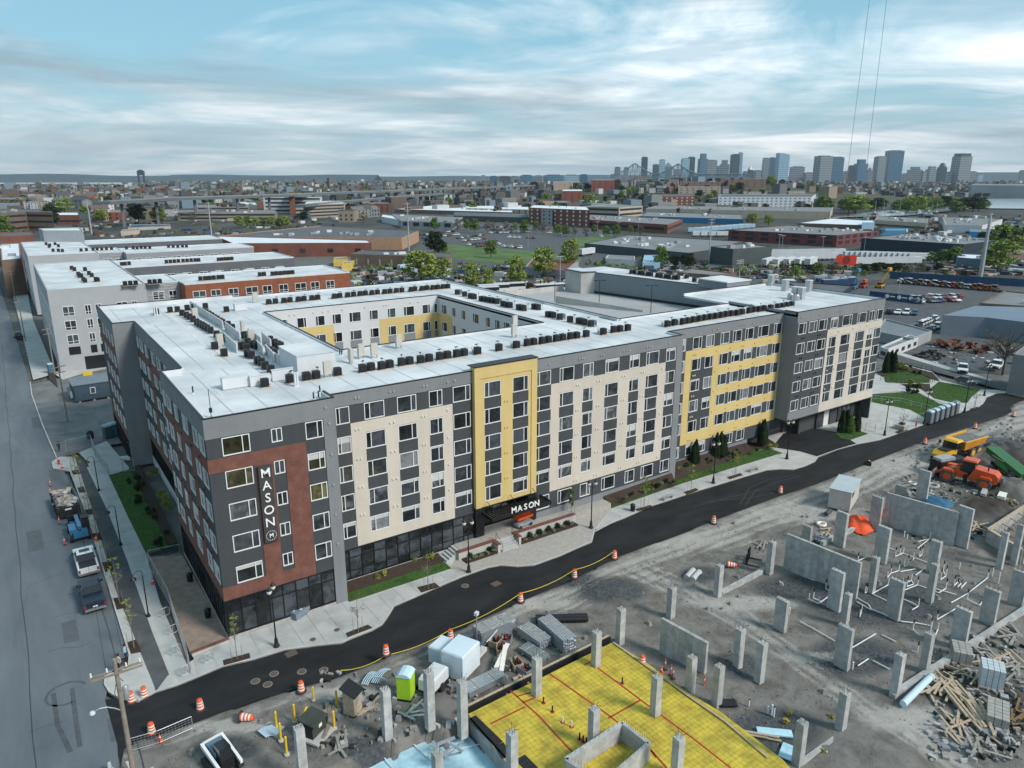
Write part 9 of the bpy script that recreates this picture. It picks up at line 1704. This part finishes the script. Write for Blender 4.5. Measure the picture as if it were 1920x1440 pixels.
for i,(x0,x1,yt,k,sh) in enumerate(TW):
    D_=5200+((i*37)%9)*90-(900 if x1<1110 else 0);p=at_d((x0+x1)/2,D_);w=(x1-x0)/FPX*D_*.80;h=hgt(p,(x0+x1)/2,yt)
    kx='%s%s'%(tl[k],{'f':' flat-topped','s':' stepped','p':' pyramid-topped','c':' curved-top','d':' domed','m':' mast-topped'}[sh]);seen[kx]=seen.get(kx,0)+1
    t=thing('city_tower','%s %s tower of its kind from the left on the skyline'%(ORD[sorted([a for a in TW if (a[3],a[4])==(k,sh)]).index(TW[i])],kx),'tower',(p.x,p.y,0),-YAW+((i*13)%5-2)*.12,'towers of the city skyline')
    hb=h if sh in 'f' else h*{'s':.82,'p':.8,'c':.88,'d':.78,'m':.9}[sh];dp=w*.8
    MB().box(-w/2,w/2,-dp/2,dp/2,-1,hb).build('shaft',tm[k],t)
    if sh=='f':MB().box(-w*.35,w*.35,-dp*.3,dp*.3,hb+.01,hb+4).build('plant_room',tm[2],t)
    if sh=='s':MB().box(-w*.32,w*.32,-dp*.32,dp*.32,hb,h).build('upper_shaft',tm[k],t)
    if sh=='p':MB().frus((-w/2,w/2,-dp/2,dp/2),(-w*.08,w*.08,-dp*.08,dp*.08),hb,h).build('pyramid_roof',tm[k],t)
    if sh=='c':MB().add([(-w/2,-dp/2,hb),(w/2,-dp/2,hb),(w/2,dp/2,hb),(-w/2,dp/2,hb),(-w/2,-dp/2,h),(0,-dp/2,h*.985),(w/2,-dp/2,h*.93),(-w/2,dp/2,h),(0,dp/2,h*.985),(w/2,dp/2,h*.93)],[(0,1,6,5,4),(1,2,9,6),(2,3,7,8,9),(3,0,4,7),(4,5,8,7),(5,6,9,8)]).build('curved_top',tm[k],t)
    if sh=='d':MB().lathe([(w*.45*math.cos(a),(h-hb)*math.sin(a)) for a in (0,.4,.8,1.2,1.5)],c=(0,0,hb),n=14).build('dome',tm[k],t)
    if sh=='m':MB().box(-w*.42,w*.42,-dp*.42,dp*.42,hb,h).build('crown',tm[2],t);MB().tube((0,0,h),(0,0,h+24),1.5,.6,6).build('mast',m_galv,t)

p=at_d(265,4300);t=thing('control_tower','dark two-legged control tower rising above the left horizon','tower',(p.x,p.y,0),-YAW);w=12/FPX*4300;h=hgt(p,265,318)
for s in (-1,1):MB().box(s*w*.4-w*.09,s*w*.4+w*.09,-5,5,-1,h*.62).build('leg',tm[2],t)
MB().box(-w*.5,w*.5,-7,7,h*.62,h*.93).build('cross_block',tm[2],t);MB().frus((-w*.3,w*.3,-6,6),(-w*.22,w*.22,-5,5),h*.93,h).build('cab',tm[2],t)

def ridge(d0,x0,x1,hts,mat):
    mb=MB();n=80;P0=[]
    for k in range(n+1):
        f=k/n;p=at_d(x0+(x1-x0)*f,d0);h=hts(f);P0.append((p,h))
    for (a,h0),(b,h1) in zip(P0,P0[1:]):q=Vector((_h.x,_h.y,0))*700;mb.face([(a.x,a.y,-5),(b.x,b.y,-5),((b+q*.5).x,(b+q*.5).y,h1),((a+q*.5).x,(a+q*.5).y,h0)],True);mb.face([((a+q*.5).x,(a+q*.5).y,h0),((b+q*.5).x,(b+q*.5).y,h1),((b+q).x,(b+q).y,-5),((a+q).x,(a+q).y,-5)],True)
    return struct(mb.build('distant_hills',mat))
m_hl=M('distant_hill_wood',(.035,.06,.075),.95,.15,.002)
ridge(9500,-250,700, lambda f:66+14*math.sin(f*7)+6*math.sin(f*23),m_hl);ridge(10500,300,1500, lambda f:62+10*math.sin(f*9+1)+5*math.sin(f*31),m_hl);ridge(9000,1750,2300, lambda f:74+24*math.sin(f*4+.4),m_hl)
pb('river_terminal','long pale ribbed terminal building beyond the river',[(1822,347),(1930,348),(1930,345),(1824,345)],(1822,368),M('terminal_pale',(.36,.38,.40),.7,.1,.02,wave=('X',14,.6)),rf_g)

for i,(a,b) in enumerate((((1634,-30),(1590,318)),((1666,-30),(1624,320)))):
    d_=420;t=thing('hanging_cable',['left','right'][i]+' of two thin cables hanging down in the upper right sky','cable',(0,0,0));P_=[]
    for q in (a,b):v=ray(*q);P_.append(CAM+v*(d_/v.dot(_h)))
    low=P_[1]+(P_[1]-P_[0]).normalized()*60
    MB().tube(P_[0]+(P_[0]-P_[1]).normalized()*40,P_[1],.11,.11,5).build('cable',M('cable_grey',(.25,.26,.27),.6,.1),t);MB().tube(P_[1]-Vector((0,0,.6)),P_[1],.25,.12,6).build('end_weight',m_blk,t)

# ---------------------------------------------------------------- yard clutter and undergrowth between the buildings
yc=MB();cm=[c_whi,c_drk,c_brn,m_galv,c_bei,m_yb,m_soil,MATS['scrap_rust']]
for i in range(1500):
    u=R.random();px,py=(R.uniform(640,1100),R.uniform(500,545)) if u<.25 else (R.uniform(1200,1600),R.uniform(500,530)) if u<.4 else (R.uniform(1760,1920),R.uniform(490,515)) if u<.6 else (R.uniform(1740,1900),R.uniform(640,680)) if u<.68 else (R.uniform(0,640),R.uniform(405,445)) if u<.85 else (R.uniform(1500,1920),R.uniform(405,440))
    p=gt(px,py);s=R.uniform(.3,1.3)*(.45 if py>600 else 1+(p-CAM).length/500);h=s*R.uniform(.4,1.0);a=R.uniform(0,3);c,q=math.cos(a)*s,math.sin(a)*s;k=R.uniform(.3,.8);yc.mat(R.randrange(8));yc.add([(p.x+x_,p.y+y_,z_) for z_ in (-.6,h-.4) for x_,y_ in ((-c+q*k,-q-c*k),(c+q*k,q-c*k),(c-q*k,q+c*k),(-c-q*k,-q+c*k))],[(4,5,6,7),(0,1,5,4),(1,2,6,5),(2,3,7,6),(3,0,4,7)])
stuff(yc.build('yard_clutter',cm),'pallets, scrap and boxes strewn over the yards behind the building','clutter')
ug=MB();um=[m_leafs,m_leafg,m_leafd,MATS['grey_bud']]
for i in range(420):
    u=R.random();px,py=(R.uniform(640,1060),R.uniform(495,545)) if u<.3 else (R.uniform(1330,1780),R.uniform(500,516)) if u<.6 else (R.uniform(1100,1330),R.uniform(485,505)) if u<.75 else (R.uniform(0,640),R.uniform(408,445))
    p=gt(px,py);r=R.uniform(.8,2.4);ug.mat(R.choice([0,1,1,2,3,3]));leaves(ug,(p.x,p.y,r*.5-.4),(r,r,r*.7),26,r*.32,R)
stuff(ug.build('undergrowth',um),'rough bushes and weeds along the yards and the railway','bushes')
# ---------------------------------------------------------------- air
hz=MB().box(-14800,14800,-3300,14800,-3.2,380).build('haze',None)
hm=bpy.data.materials.new('haze_air');hm.use_nodes=True;nt=hm.node_tree;nt.nodes.remove(nt.nodes['Principled BSDF']);pv=nt.nodes.new('ShaderNodeVolumePrincipled');pv.inputs['Color'].default_value=(.74,.87,.97,1);pv.inputs['Density'].default_value=3.4e-5;pv.inputs['Anisotropy'].default_value=.2;nt.links.new(pv.outputs[0],nt.nodes['Material Output'].inputs['Volume'])
hz.data.materials.clear();hz.data.materials.append(hm);hz['kind']='stuff';hz['label']='thin bluish haze over the whole scene';hz['category']='haze'


sets={}
for o in C.objects:
    if o.parent is None and o.get('label') and o.get('category'):sets.setdefault(o['label'],[]).append(o)
for lab,os_ in sets.items():
    if 1<len(os_)<=40 and not lab.startswith('short green grass'):
        ctr= lambda o:proj(o.location if o.location.length>.01 else next((Vector(v.co) for c in o.children if c.data for v in c.data.vertices),o.location))[0]
        for i,o in enumerate(sorted(os_,key=ctr)):o['label']=lab+', %s from the left'%ORD[i] if len(lab.split())<13 else ORD[i]+' from left: '+lab
